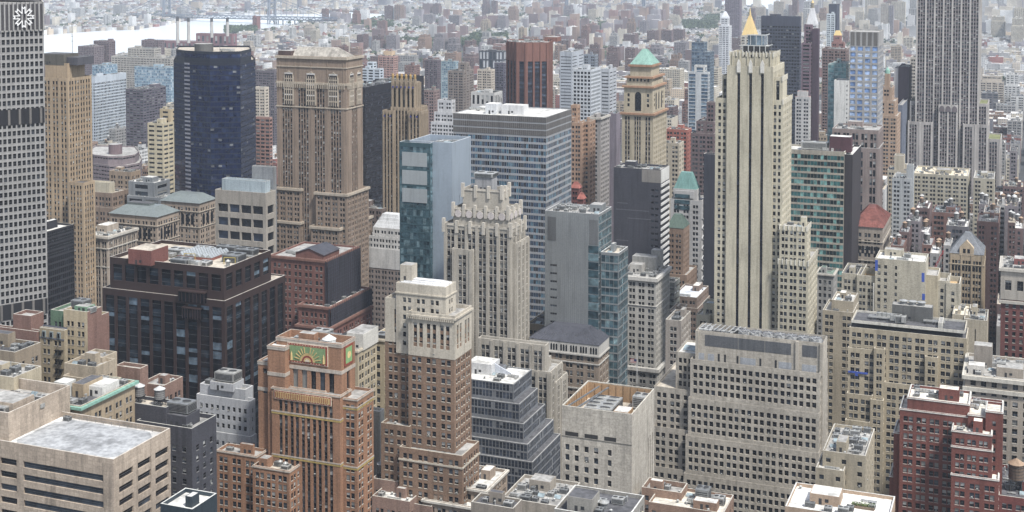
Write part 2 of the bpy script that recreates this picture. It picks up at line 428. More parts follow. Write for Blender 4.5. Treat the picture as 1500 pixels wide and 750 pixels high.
def building(name, label, cat, D, tiers, st, wall, roof=None, cap=None, vb=750, short=None, clutter=1.0, seed=1, group=None,
             ph=1.2, cornice=None, poly=None, side=None, base=0.0, indiv=True, cornm=None):
    """tiers: [ul, uc, ur(or -depth), v_top, dY, opts]; first entry fixes the front plane at depth D"""
    rng = random.Random(seed * 7919 + int(D))
    b = Bld(); b.tiers = []; b.wall = wall; b.D = D
    roof = roof or RG; cap = cap or CAPM
    polys = []
    if poly:
        for pts, vt in poly:
            z = at_depth(pts[0][0], vt, pts[0][1]).z
            P = [tuple(at_depth(u, vt, d).xy) for u, d in pts]
            polys.append((P, z, {}))
    else:
        Y0 = at_depth(tiers[0][1], tiers[0][3], D).y
        for t in tiers:
            P, z = tier_poly(t, Y0); polys.append((P, z, t[5] if len(t) > 5 else {}))
    allx = [p[0] for P, z, o in polys for p in P]; ally = [p[1] for P, z, o in polys for p in P]
    cx, cy = (min(allx) + max(allx)) / 2, (min(ally) + max(ally)) / 2
    root = bpy.data.objects.new(name, None); scene.collection.objects.link(root)
    root['label'] = label; root['category'] = cat
    if group: root['group'] = group
    b.root = root; wins = []; mbw = MB()
    zs = [z for P, z, o in polys]
    for i, (P, z, o) in enumerate(polys):
        if 'z0' in o: zb = o['z0']
        elif o.get('wing'): zb = base
        elif i + 1 < len(polys):
            zb = base
            for j in range(i + 1, len(polys)):
                Pj, zj, oj = polys[j]
                if zj < z and min(p[0] for p in Pj) <= min(p[0] for p in P) + .6 and max(p[0] for p in Pj) >= max(p[0] for p in P) - .6 \
                   and min(p[1] for p in Pj) <= min(p[1] for p in P) + .05 and not o.get('thru'):
                    zb = max(zb, zj - 1.5); break
        else: zb = base
        s = o.get('st', st); wm = o.get('wall', wall)
        # windows only where the facade can come near the frame
        for k in range(len(P)):
            p, q = P[k], P[(k + 1) % len(P)]
            nx, ny = q[1] - p[1], -(q[0] - p[0])
            mx, my = (p[0] + q[0]) / 2, (p[1] + q[1]) / 2
            facing = (-mx * nx - my * ny) > -abs(nx) * 60
            se = o.get('edges', {}).get(k, (side or {}).get(k, s))
            ztop = z
            if facing and se:
                zlow = zb
                # do not punch windows far below the picture
                zfr = at_depth(750, 790, D + 60).z
                if zfr > zb + 25 and zfr < z - 10:
                    zlow = zfr; facade(mbw, wins, p, q, zb, zlow, S(blank=True), wm, rng)
                facade(mbw, wins, p, q, zlow, ztop, se, wm, rng)
            else: facade(mbw, wins, p, q, zb, ztop, S(blank=True), wm, rng)
        pp = o.get('ph', ph)
        r, inn, zr = roof_and_parapet(mbw, P, z, pp, .45, o.get('roof', roof), o.get('cap', cap), wm)
        r.build('roof', root)
        cn = o.get('cornice', cornice); corn = MB()
        if cn:
            ring(corn, P, z - cn[0] - .25, z - .25, cn[1], cornm or cap)
        corn.build('cornice', root)
        for bz, bh, bo in o.get('belts', []):
            bm_ = MB(); ring(bm_, P, z - bz - bh, z - bz, bo, o.get('beltm', cornm or cap)); bm_.build('belt_course', root)
        T = dict(P=P, z=z, zr=zr, x0=min(p[0] for p in P), x1=max(p[0] for p in P), y0=min(p[1] for p in P), y1=max(p[1] for p in P), zb=zb, o=o)
        b.tiers.append(T)
    mbw.build('wall', root)
    # windows
    def key(w): return -w[0][2]
    if indiv and D < 1250:
        wins.sort(key=key); ind, rest = wins[:100], wins[100:]
    else: ind, rest = [], wins
    cache = {}
    for c, R, w, h, vr, gl in ind:
        k = (round(w, 2), round(h, 2), vr)
        if k not in cache:
            m = MB(); win_faces(m, (0, 0, 0), (1, 0), w, h, vr, gl, D < 800); cache[k] = m.mesh('window')
        link('window', cache[k], root, c, math.atan2(R[1], R[0]))
    if rest:
        m = MB()
        for c, R, w, h, vr, gl in rest: win_faces(m, c, R, w, h, vr, gl, D < 650)
        m.build('window', root, 'stuff')
    b.nwin = len(wins)
    if clutter:
        for i, T in enumerate(b.tiers):
            if T['o'].get('noclut'): continue
            av = []
            for j, U in enumerate(b.tiers):
                if j != i and U['z'] > T['z'] - 1 and U['zb'] < T['z'] + 2: av.append(((U['x0'] + U['x1']) / 2, (U['y0'] + U['y1']) / 2, U['x1'] - U['x0'], U['y1'] - U['y0']))
            for e in T['o'].get('avoid', []):
                av.append((T['x0'] + (T['x1'] - T['x0']) * e[0], T['y0'] + (T['y1'] - T['y0']) * e[1], e[2], e[3]))
            auto_clutter(root, T['P'], T['zr'], rng, clutter * T['o'].get('clut', 1), D, av, T['o'].get('bw', wall), roof)
    pr = [project((x, y, T['z'])) for T in b.tiers for x, y in T['P']]
    b.u0 = min(p[0] for p in pr if p); b.u1 = max(p[0] for p in pr if p)
    b.vt = min(p[1] for p in pr if p); b.vb = vb
    b.x0, b.x1, b.y0, b.y1 = min(allx), max(allx), min(ally), max(ally); b.short = short
    HEROES.append(b); FOOT.append((b.x0, b.x1, b.y0, b.y1)); return b
def rp(T, fx, fy): return T['x0'] + (T['x1'] - T['x0']) * fx, T['y0'] + (T['y1'] - T['y0']) * fy
def put(b, ti, nm, fx, fy, w, d, h, dz=0, rz=0):
    T = b.tiers[ti]; x, y = rp(T, fx, fy); return kit_part(b.root, nm, x, y, T['zr'] + dz, w, d, h, rz)
def bulk(b, ti, fx, fy, w, d, h, wm=None, rm=None, dz=0, name='bulkhead'):
    T = b.tiers[ti]; x, y = rp(T, fx, fy); mb = MB()
    bulkhead_mb(mb, x - w / 2, y - d / 2, T['zr'] + dz, x + w / 2, y + d / 2, T['zr'] + dz + h, wm or b.wall, rm or RG)
    return mb.build(name, b.root)
def hip(b, ti, h, m, inx=.3, iny=.3, over=.3, flat=False, name='hip_roof', z=None):
    """hip or pyramid roof over a tier"""
    T = b.tiers[ti]; x0, x1, y0, y1 = T['x0'] - over, T['x1'] + over, T['y0'] - over, T['y1'] + over
    z = T['z'] + .01 if z is None else z
    w, d = x1 - x0, y1 - y0
    a0, a1, b0, b1 = x0 + w * inx, x1 - w * inx, y0 + d * iny, y1 - d * iny
    mb = MB(); A = [(x0, y0, z), (x1, y0, z), (x1, y1, z), (x0, y1, z)]; B = [(a0, b0, z + h), (a1, b0, z + h), (a1, b1, z + h), (a0, b1, z + h)]
    for i in range(4): mb.face((A[i], A[(i + 1) % 4], B[(i + 1) % 4], B[i]), m)
    mb.face(B, m)
    # standing seams
    for i in range(4):
        n = max(3, int((Vector(A[(i + 1) % 4]) - Vector(A[i])).length / 1.6))
        for k in range(1, n):
            f = k / n
            p = Vector(A[i]).lerp(Vector(A[(i + 1) % 4]), f); q = Vector(B[i]).lerp(Vector(B[(i + 1) % 4]), f)
            mb.bar(p + Vector((0, 0, .05)), q + Vector((0, 0, .05)), .12, m)
    return mb.build(name, b.root)
# ================================================================== the named buildings, near to far
LIME = W((178, 173, 164), 'panel'); LIME2 = W((188, 182, 170)); TAN = W((176, 160, 132)); TAN2 = W((186, 170, 142)); BROWNST = W((128, 104, 88), 'brick')
def V(x, y, z): return (x, y, z)

# --- pinkish stone office block, lower left
st = S(fh=3.95, wh=1.75, top=5.2, r=.55, cols=[(-.0, .10), (.14, .36), (.40, .46), (.495, .57), (.60, .955)], glass=(DARKG, MIDG), mix=(.6, .4, 0, 0))
sr_ = S(fh=3.95, wh=1.75, top=5.2, r=.55, cols=[(.09, .33), (.41, .64), (.72, .96)], glass=(DARKG, MIDG), mix=(.7, .3, 0, 0))
PINK = W((178, 160, 140), 'panel', .8, 1.2)
b = building('office_block', 'pinkish stone office block with dark ribbon windows and flat gravel roof at lower left', 'office block', 395,
    [[-150, 12, 103, 605, 3.2, dict(st=S(blank=True), roof=RG, ph=3.5, clut=.8)],
     [-150, 166, 250, 673, 0, dict(st=st, edges={1: sr_}, roof=W((196, 194, 190), 'roof'), ph=1.6, noclut=1)]], st, PINK, RG, W((200, 190, 176)), short='the pinkish stone office block')
T = b.tiers[1]
mb = MB(); y0, y1, x0, x1 = T['y0'] + 2.2, T['y1'] - 1.5, b.tiers[0]['x1'] + 1.2, T['x1'] - 2.6
# gravel field with clipped corners laid on paver roof
mb.face([(x0 + 3, y0, T['zr'] + .05), (x1 - 4, y0, T['zr'] + .05), (x1, y0 + 4, T['zr'] + .05), (x1, y1 - 4, T['zr'] + .05), (x1 - 4, y1, T['zr'] + .05), (x0 + 4, y1, T['zr'] + .05), (x0, y1 - 4, T['zr'] + .05), (x0, y0 + 3, T['zr'] + .05)], W((150, 152, 154), 'roof'))
mb.build('gravel_bed', b.root)
rail = MB()
for f in range(13):
    x = x0 + (x1 - x0) * f / 12; rail.box(x - .05, y1 + .3, T['zr'], x + .05, y1 + .4, T['zr'] + .9, STEEL)
rail.bar((x0, y1 + .35, T['zr'] + .9), (x1, y1 + .35, T['zr'] + .9), .08, STEEL); rail.bar((x0, y1 + .35, T['zr'] + .5), (x1, y1 + .35, T['zr'] + .5), .06, STEEL)
rail.build('railing', b.root)
put(b, 1, 'cooling_unit:b', .55, .9, 2.2, 1.6, 1.5); put(b, 0, 'cooling_unit:a', .82, .30, 5, 8, 3.2); put(b, 0, 'pipe_rack', .9, .75, 6, 2, 2)
put(b, 0, 'duct', .93, .55, 7, 3, 2)
# --- charcoal painted brick with two round water tanks
CHAR = W((70, 70, 78), 'brick')
s2 = S(fh=3.7, wh=1.7, ww=1.3, n=1, gap=0, pier=3.0, end=2.4, top=6.5, r=.3, sill=W((110, 110, 112)), mix=(.3, .2, .3, .2))
b = building('loft_building', 'charcoal painted brick block carrying two grey conical water tanks side by side', 'building', 440,
    [[200, 281, 317, 628, 0, dict(ph=1.5, clut=.6)], [160, 243, 262, 597, 2.0, dict(st=S(blank=True), z0=0, roof=RT, noclut=1)]], s2, CHAR, RG, W((178, 176, 168)), short='the charcoal brick block', seed=3)
for fx in (.42, .78):
    put(b, 1, 'water_tank:b', fx, .5, 5.0, 5.0, 7.0)
bulk(b, 0, .62, .45, 9, 8, 4.2, CHAR, RD); put(b, 0, 'cooling_unit:b', .62, .45, 8.5, 5.5, 4.0, dz=4.2)
# --- pale grey stepped block with stacked cooling towers
GREYW = W((172, 174, 178), 'plain')
s3 = S(fh=3.6, wh=1.7, ww=1.1, n=1, pier=1.6, end=1.6, top=3.4, r=.3, mix=(.7, .2, .05, .05))
b = building('stepped_block', 'pale grey painted block with a stack of louvred cooling towers on its stepped roof', 'building', 530,
    [[293, 359, 371, 571, 0, dict(clut=.5)], [288, 366, 374, 588, -1.6, dict(clut=0)], [287, 367, 376, 640, -2.4, dict(clut=0)]], s3, GREYW, RG, W((206, 206, 204)), short='the pale grey stepped block', seed=4)
bulk(b, 0, .52, .45, 11, 8, 3.2, GREYW, RG); put(b, 0, 'cooling_unit:a', .55, .45, 9, 6.5, 4.2, dz=3.2); put(b, 0, 'cooling_unit:b', .15, .4, 3, 3, 3)

# --- orange brick tower with glazed relief panel
ORNG = W((156, 112, 80), 'brick'); OCAP = W((182, 170, 156))
sw = S(fh=3.4, wh=1.9, ww=1.35, n=2, gap=.5, pier=1.5, end=1.2, top=2.4, r=.3, sr=.12, sill=OCAP, mix=(.42, .2, .22, .16))
sv = S(fh=3.4, wh=2.5, ww=1.25, n=2, gap=.9, pier=1.4, end=3.2, top=2.2, r=.5, sr=.3, sp=W((70, 62, 58)), mix=(.5, .25, .15, .1))
b = building('art_deco_tower', 'orange brick art deco tower with a green and gold sunburst relief panel under its roof', 'tower', 500,
    [[405, 500, 520, 504, 0, dict(st=S(fh=17, wh=14.5, ww=1.9, n=1, pier=1.7, end=3.2, top=11.5, r=.6, base=0), edges={1: S(fh=17, wh=14.5, ww=1.9, n=1, pier=3, end=3.5, top=11.5, r=.6, base=0)}, ph=3.0, clut=1.2, cap=OCAP, z0=0)],
     [392, 417, -9, 508, -3.5, dict(st=S(blank=True), wing=1, ph=.6, noclut=1, roof=RW)],
     [378, 398, -10, 530, -1.5, dict(st=S(fh=8, wh=1.6, ww=1.5, n=1, pier=2, end=1.5, top=3, base=90), wing=1, ph=.6, noclut=1)],
     [398, 498, -9, 580, -4.5, dict(st=sv, edges={1: sw}, wing=1, ph=1.1, noclut=1)],
     [470, 523, 547, 585, -2.2, dict(st=sw, wing=1, ph=1.1, noclut=1)],
     [424, 476, -6, 573, -.9, dict(st=sw, wing=1, ph=.5, noclut=1)],
     [317, 376, 392, 668, -9.0, dict(st=sw, wing=1, clut=.5)],
     [370, 424, 454, 690, -12.0, dict(st=sw, wing=1, clut=.6, roof=RT)]],
    sw, ORNG, RG, OCAP, short='the orange brick tower', seed=5, cornice=(.5, .25), cornm=OCAP, clutter=.6)
def panel_on(b, ti, fx0, fx1, z1, z0, relief=True, name='relief_panel'):
    """glazed terracotta frieze: red border, coloured field, plain sunburst relief"""
    T = b.tiers[ti]; P, Q2 = T['P'][0], T['P'][1]
    x0, x1 = P[0] + (Q2[0] - P[0]) * fx0, P[0] + (Q2[0] - P[0]) * fx1; y = P[1]
    red = W((150, 66, 44)); grn = W((122, 152, 98)); gold = W((196, 164, 96)); dr = W((140, 50, 44)); cr = W((214, 196, 170))
    mb = MB()
    mb.box(x0, y - .35, z0, x1, y - .02, z1, cr); mb.box(x0 + .2, y - .40, z0 + .2, x1 - .2, y - .351, z1 - .2, red)
    if relief:
        mb.box(x0 + 1, y - .45, z0 + 1, x1 - 1, y - .401, z1 - 1, grn)
        cx = (x0 + x1) / 2; zb = z0 + 1.05; R = (z1 - z0) * .42
        for r_, m_, dd in ((R, gold, .5), (R * .72, dr, .55), (R * .5, gold, .6), (R * .3, cr, .65)):
            pts = [(cx + r_ * cos(pi * i / 14), y - dd, zb + r_ * sin(pi * i / 14)) for i in range(15)]
            mb.face(pts[::-1], m_)
            for i in range(14): mb.face((pts[i], pts[i + 1], (pts[i + 1][0], y - .45, pts[i + 1][2]), (pts[i][0], y - .45, pts[i][2])), m_)
        for s_ in (-1, 1):
            for k in range(5):
                a = radians(12 + k * 15); mb.bar((cx + s_ * R * 1.1 * cos(a), y - .5, zb + R * 1.05 * sin(a)), (cx + s_ * (R * 1.1 + 2.2 - .2 * k) * cos(a), y - .5, min(z1 - 1.2, zb + (R * 1.1 + 2.2) * sin(a))), .3, gold)
            xx = cx + s_ * (x1 - x0) * .40
            mb.cyl(xx, y - .45, zb, zb + R * .8, .55, .35, 8, gold); mb.cyl(xx, y - .45, zb + R * .8, zb + R * 1.1, .3, .02, 8, gold)
    else:
        mb.box(x0 + .6, y - .45, z0 + .6, x1 - .6, y - .401, z1 - .6, gold)
        n = int((x1 - x0 - 1.2) / .8)
        for i in range(n): mb.box(x0 + .8 + i * .8, y - .48, z0 + .8, x0 + 1.1 + i * .8, y - .451, z1 - .8, red)
    # dashes on the border
    n = int((x1 - x0) / 1.2)
    for i in range(n):
        xa = x0 + .5 + i * 1.2
        for za in (z0 + .45, z1 - .65): mb.box(xa, y - .43, za, xa + .5, y - .401, za + .18, cr)
    return mb.build(name, b.root)
z = b.tiers[0]['z']
panel_on(b, 0, .18, .80, z - 1.6, z - 9.4)
panel_on(b, 3, .04, .88, b.tiers[3]['z'] - .9, b.tiers[3]['z'] - 4.4, False)
def side_panel(b, ti, z1, z0):
    T = b.tiers[ti]; x = T['x1']; ya, yb = T['y0'] + 2, T['y1'] - 2; mb = MB()
    mb.box(x + .02, ya, z0, x + .3, yb, z1, W((150, 66, 44))); mb.box(x + .301, ya + .9, z0 + .9, x + .36, yb - .9, z1 - .9, W((128, 172, 104)))
    cy = (ya + yb) / 2; r_ = min(yb - ya, z1 - z0) * .2; zc = (z0 + z1) / 2
    pts = [(x + .42, cy + r_ * cos(2 * pi * i / 16), zc + r_ * sin(2 * pi * i / 16)) for i in range(16)]; mb.face(pts, W((224, 196, 120)))
    mb.build('relief_panel', b.root)
side_panel(b, 0, z - 1.6, z - 9.4)
# stone dressing bands of the brick tower
for ti, zz in ((3, 9), (4, 3), (3, 26), (4, 26)):
    mb = MB(); T = b.tiers[ti]; ring(mb, T['P'], T['z'] - zz - .5, T['z'] - zz, .14, OCAP); mb.build('stone_band', b.root); mb = MB(); ring(mb, T['P'], T['z'] - zz - 1.3, T['z'] - zz - .7, .12, W((176, 150, 70))); mb.build('stone_band', b.root)
for ti in (1, 2, 0):
    mb = MB(); T = b.tiers[ti]; ring(mb, T['P'], T['z'] - 11.8, T['z'] - 10.4, .16, OCAP); ring(mb, T['P'], T['z'] - 1.6, T['z'] - .4, .18, OCAP); mb.build('stone_band', b.root)
# white round tank inside the crown
T = b.tiers[0]; mb = MB(); x, y = rp(T, .74, .35); wh = W((214, 214, 210)); mb.cyl(x, y, T['zr'], T['zr'] + 3.2, 2.6, 2.6, 18, wh); mb.cyl(x, y, T['zr'] + 3.2, T['zr'] + 5, 2.8, .1, 18, wh); mb.build('roof_tank', b.root)
put(b, 0, 'cooling_unit:a', .3, .6, 7, 4, 2.4); put(b, 7, 'vent_fan', .55, .35, 2.2, 2.2, 2.6); put(b, 7, 'vent_fan', .72, .3, 2.2, 2.2, 2.6); put(b, 0, 'duct', .15, .3, 5, 3, 2)
# --- yellow brick block behind it with roof plant
s6 = S(fh=3.8, wh=2.1, ww=1.5, n=2, gap=.5, pier=1.6, end=1.4, top=3.5, r=.35, sill=W((190, 176, 150)), mix=(.4, .4, .1, .1))
b = building('office_block', 'yellow stone block with cream plant room and fans behind the orange brick tower', 'building', 560,
    [[440, 524, 552, 513, 0, dict(noclut=1)], [540, 580, -16, 499, 22, dict(wing=1, noclut=1)]], s6, W((182, 166, 134)), RT, W((196, 184, 162)), short='the yellow stone block', cornice=(.8, .5), seed=6)
bulk(b, 0, .88, .62, 8, 14, 7, W((206, 202, 192)), RG); put(b, 0, 'cooling_unit:a', .68, .45, 6, 17, 5); put(b, 0, 'cooling_unit:b', .35, .6, 9, 6, 3.4); put(b, 0, 'skylight', .5, .8, 6, 8, 3)
put(b, 0, 'cooling_unit:a', .1, .8, 8, 6, 4); put(b, 1, 'cooling_unit:b', .4, .4, 8, 6, 2)
# --- blank pale slab
b = building('blank_slab', 'narrow blank cream slab wedged between the orange and the brown brick towers', 'building', 545,
    [[520, 556, 563, 603, 0, dict(clut=0)]], S(blank=True), W((206, 200, 184)), RW, W((214, 212, 206)), short='the blank cream slab', clutter=0)
put(b, 0, 'vent_fan', .6, .5, 1.5, 1.5, 1.5)
# --- brown brick tower with limestone top floors
BRN = W((134, 106, 84), 'brick'); s7 = S(fh=3.55, wh=1.8, ww=1.3, n=2, gap=.75, pier=1.9, end=1.6, top=2.2, r=.3, sill=W((176, 164, 148)), mix=(.42, .2, .25, .13))
LT = W((188, 178, 160)); s7b = S(fh=3.55, wh=2.2, ww=1.4, n=2, gap=1.0, pier=2.2, end=2.2, top=4.2, r=.5, sr=.3, sp=BRN, mix=(.42, .2, .25, .13))
b = building('brick_tower', 'brown brick tower with pale limestone top storeys and a stepped white penthouse roof', 'tower', 505,
    [[580, 653, 668, 421, 3.0, dict(st=S(fh=3.4, wh=1.7, ww=1.1, n=2, gap=.8, pier=3, end=3, top=5.6, wall=None), wall=LT, ph=.4, roof=RW, noclut=1, z0=108, belts=[(3.6, .5, .35)])],
     [598, 666, 691, 463, 0, dict(st=s7b, wall=LT, ph=1.4, noclut=1, z0=at_depth(666, 532, 500).z, belts=[(1.0, .7, .6)])],
     [564, 606, -20, 440, 3.4, dict(st=s7b, wall=LT, z0=at_depth(598, 520, 500).z, noclut=1)],
     [598, 665.6, 690.6, 508, .15, dict(st=s7, noclut=1, wing=1)],
     [564, 606, -20, 492, 3.6, dict(st=s7, noclut=1, wing=1)],
     [585, 677, 702, 668, -4.0, dict(st=s7, clut=.2, belts=[(4.5, .6, .3)])],
     [558, 600, -26, 625, -1.5, dict(st=s7, wing=1, clut=.3)]],
    s7, BRN, RG, LT, short='the brown brick tower', seed=7, cornm=LT, clutter=.3)
mb = MB(); T = b.tiers[0]
for i in range(3):
    k = 1.2 + i * 1.1; mb.box(T['x0'] + k, T['y0'] + k, T['zr'] + i * .5, T['x1'] - k, T['y1'] - k, T['zr'] + .5 + i * .5, W((214, 214, 214)))
mb.build('stepped_roof', b.root)
bulk(b, 0, .15, .5, 5, 5, 6.5, LT, RG, dz=.5)
mb = MB(); T = b.tiers[1]
for k in range(22):
    for P0, P1 in ((T['P'][0], T['P'][1]),):
        x = P0[0] + (P1[0] - P0[0]) * (k + .5) / 22; mb.box(x - .25, P0[1] - .75, T['z'] - 2.6, x + .25, P0[1] - .02, T['z'] - 1.8, LT)
mb.build('cornice', b.root)
# --- grey limestone art deco tower with crenellated crown
GL = W((172, 164, 150), 'plain'); CR = W((192, 184, 170))
sg = S(fh=3.65, wh=2.1, ww=1.45, n=2, gap=.45, pier=2.3, end=1.8, top=3.0, r=.5, sr=.2, sp=W((128, 122, 114)), sill=W((180, 174, 164)), pil=(.35, 1.5), mix=(.38, .2, .27, .15))
sgc = S(fh=20, wh=7, ww=1.9, n=1, pier=3.4, end=2.2, top=4.0, r=.9, pil=(.9, 2.2), base=1)
b = building('art_deco_tower', 'grey limestone tower with tall piers and a crenellated stepped crown', 'tower', 640,
    [[678, 735, 746, 279, 5.5, dict(st=sgc, ph=1.5, noclut=1, roof=RD)],
     [664, 744, 763, 309, 2.5, dict(st=sgc, ph=1.2, noclut=1)],
     [650, 748, 769, 334, 0, dict(st=sg, ph=1.2, noclut=1)],
     [662, 692, -10, 366, -2.2, dict(st=sg, wing=1, noclut=1)],
     [740, 756, 775, 356, 3, dict(st=sg, wing=1, noclut=1)],
     [700, 799, 804, 506, -14, dict(st=sg, clut=.3)],
     [750, 806, 824, 545, -16, dict(st=sg, clut=.4)],
     [760, 814, 831, 560, -10, dict(st=sg, clut=.3)]], sg, GL, RG, CR, short='the grey limestone tower', seed=8, cornm=CR, vb=560, clutter=.3)
for ti, step in ((0, 6.2), (1, 5.6), (2, 6)):
    T = b.tiers[ti]; mb = MB(); ring(mb, T['P'], T['z'] - 1.1, T['z'] - .5, .3, CR)
    for e in (0, 1):
        p, q = Vector(T['P'][e]), Vector(T['P'][e + 1]); L = (q - p).length; n = max(2, int(L / step)); d = (q - p) / L; nn = Vector((d.y, -d.x))
        for k in range(0 if e == 0 else 1, n + 1):
            c = p + d * (L * k / n)
            mb.box(c.x - .72, c.y - .72, T['z'] - 4.5, c.x + .72, c.y + .72, T['z'] + 1.6 + (.8 if k in (0, n) else 0), CR)
        if ti == 1:
            for k in range(n):
                c = p + d * (L * (k + .5) / n) + nn * .75
                pts = [(c.x + d.x * 1.9 * cos(pi * (i + .5) / 4), c.y + d.y * 1.9 * cos(pi * (i + .5) / 4), T['z'] - 3.0 + 1.9 * sin(pi * (i + .5) / 4)) for i in range(8)]
                mb.face(pts, W((196, 186, 182))); pt2 = [(x - nn.x * .8, y - nn.y * .8, z_) for x, y, z_ in pts]
                for i in range(8): mb.face((pts[i - 1], pt2[i - 1], pt2[i], pts[i]), CR)
    mb.build('battlement', b.root)
bulk(b, 0, .5, .5, 9, 7, 7, W((150, 150, 152)), RG); put(b, 0, 'cooling_unit:a', .5, .5, 10, 8, 2.2, dz=7); put(b, 0, 'vent_fan', .15, .6, 3, 3, 2)
# --- dark glass stepped block
sd_ = S(fh=3.55, wh=2.9, ww=1.35, n=60, gap=.26, pier=1, end=.4, top=.5, base=.1, r=.12, glass=(glass_mat((40, 46, 58)), glass_mat((56, 64, 78)), W((120, 124, 130))), mix=(.6, .3, .04, .06))
MET = W((120, 123, 128), 'plain')
b = building('stepped_glass_block', 'dark gridded glass block stepping down in five pale-edged terraces beside the brown brick tower', 'office block', 585,
    [[676, 752, 779, 563, 0, dict(clut=.3, roof=RW)], [674, 761, 788, 592, -2.5, dict(noclut=1)], [672, 767, 799, 621, -5, dict(noclut=1)],
     [670, 773, 811, 651, -7.5, dict(noclut=1)], [668, 780, 821, 677, -10, dict(noclut=1)]], sd_, MET, RD, W((168, 168, 166)), short='the stepped dark glass block', vb=735, ph=.5)
bulk(b, 0, .2, .6, 12, 10, 5, W((196, 196, 196)), RW)
mb = MB(); x, y = rp(b.tiers[0], .55, .55); zr = b.tiers[0]['zr']
mb.face(((x - 4, y, zr), (x + 5, y, zr), (x + 5, y, zr + 1), (x - 4, y, zr + 5)), W((190, 196, 206))); mb.face(((x + 5, y + .6, zr), (x - 4, y + .6, zr), (x - 4, y + .6, zr + 5), (x + 5, y + .6, zr + 1)), W((190, 196, 206))); mb.face(((x - 4, y, zr + 5), (x + 5, y, zr + 1), (x + 5, y + .6, zr + 1), (x - 4, y + .6, zr + 5)), W((190, 196, 206)))
mb.build('sloping_screen', b.root)
# --- blank limestone cube with open plant deck
CUBE = W((182, 174, 160), 'panel', .85, 1.3)
sc_ = S(fh=4.0, wh=2.4, top=15, r=.5, cols=[(.05, .11), (.185, .245), (.325, .388), (.462, .525), (.66, .715)], mix=(.55, .25, .15, .05))
scr = S(fh=60, wh=50, top=17, r=.7, cols=[(.70, .74), (.80, .84), (.90, .94)], base=0, glass=(DARKG, MIDG), mix=(1, 0, 0, 0))
b = building('stone_block', 'blank pale limestone block with blue-grey cooling towers sunk in its open timber-lined roof', 'office block', 500,
    [[823, 925.7, 958.5, 607, 0, dict(st=sc_, edges={1: scr}, ph=7, noclut=1, cap=W((200, 194, 180)), roof=RT)]], sc_, CUBE, RT, short='the blank limestone block', vb=745)
T = b.tiers[0]; TIM = W((170, 134, 92))
mb = MB(); inn = inset(T['P'], .55)
for i in range(4):
    p, q = Vector(inn[i]), Vector(inn[(i + 1) % 4]); n = int((q - p).length / 3)
    d = (q - p) / n; nn = Vector((-d.y, d.x)).normalized()
    mb.face(((p.x, p.y, T['zr']), (q.x, q.y, T['zr']), (q.x, q.y, T['z'] - .4), (p.x, p.y, T['z'] - .4))[::-1], TIM)
    for k in range(1, n):
        c = p + d * k + nn * .2; mb.bar((c.x, c.y, T['zr']), (c.x, c.y, T['z'] - .3), .25, TIM)
mb.build('timber_lining', b.root)
for k in range(4):
    put(b, 0, 'cooling_unit:a', .42, .3 + k * .13, 11, 4.0, 5.0)
put(b, 0, 'cooling_unit:a', .86, .85, 6, 6, 6); bulk(b, 0, .76, .35, 6, 7, 4.5, TIM, RW); put(b, 0, 'duct', .86, .35, 5, 4, 2.5)
mb = MB()
for (a, c) in ((.06, .36), (.2, .7)): mb.bar((*rp(T, a, .05), T['z'] - .8), (*rp(T, a + .15, .9), T['z'] - .8), .5, STEEL)
P = T['P'][0]; L = T['P'][1][0] - P[0]
for a, c in ((.05, .24), (.33, .52), (.61, .78)):
    mb.box(P[0] + L * a, P[1] - .03, T['z'] - 11.6, P[0] + L * c, P[1] - .003, T['z'] - 10.0, W((52, 50, 50)))
mb.box(P[0], P[1] - .12, T['z'] - 12.1, P[0] + L, P[1] - .003, T['z'] - 11.8, W((110, 106, 98)))
mb.build('louvre_strip', b.root)
# --- flag pole with flag on the terrace beyond
p = at_depth(933, 562, 700)
mb = MB(); mb.bar((0, 0, 0), (0, 0, 16), .35, W((200, 200, 200)))
fr = bpy.data.objects.new('flagpole', None); scene.collection.objects.link(fr); fr.location = p
fr['label'] = 'white flagpole flying a small striped flag beyond the blank limestone block'; fr['category'] = 'flagpole'
mb.build('pole', fr); mb = MB(); rr, ww_ = W((170, 40, 44)), W((220, 220, 220))
for i in range(7): mb.box(-3.6, -.06, 11 + i * .3, -.2, .06, 11.3 + i * .3, (rr if i % 2 == 0 else ww_))
mb.box(-1.6, -.1, 12, -.2, .1, 13.1, W((40, 50, 110))); mb.build('flag', fr)
# --- wide limestone block with ledges
sl = S(fh=3.5, wh=2.3, ww=1.4, n=2, gap=.85, pier=1.15, end=1.4, top=2.5, base=1.6, r=.5, mix=(.85, .12, .02, .01), glass=None)
pent = S(blank=True)
b = building('limestone_block', 'wide pale limestone office block with stepped ledges and a rooftop row of large round fans', 'office block', 560,
    [[1019, 1206, 1212, 503, 3.2, dict(st=pent, ph=2.4, noclut=1, roof=RD)],
     [1011, 1201, 1212.5, 547, 0, dict(st=sl, noclut=1)],
     [1008, 1200, 1212.8, 606, -2.0, dict(st=sl, noclut=1)],
     [1004, 1199.5, 1213, 664, -4.0, dict(st=sl, noclut=1)],
     [1001, 1199, 1213.2, 722, -6.0, dict(st=sl, noclut=1)],
     [990, 1024, -20, 519, 4.5, dict(st=sl, wing=1, noclut=1, roof=RW)],
     [958, 1020, -60, 573, 1.2, dict(st=sl, wing=1, noclut=1, roof=RT)],
     [956, 1018, -60, 632, -1.0, dict(st=sl, wing=1, noclut=1, roof=RT)],
     [954, 1016, -60, 691, -3.2, dict(st=sl, wing=1, noclut=1, roof=RT)]], sl, W((178, 169, 154), 'panel', .85, 1.1), RD, W((150, 142, 130)), short='the wide limestone block', vb=750, ph=.9)
T = b.tiers[0]; mb = MB(); P, Q2 = T['P'][0], T['P'][1]; L = Q2[0] - P[0]; y = P[1]
lou = W((122, 124, 128), 'metal'); lp = W((196, 200, 206), 'metal')
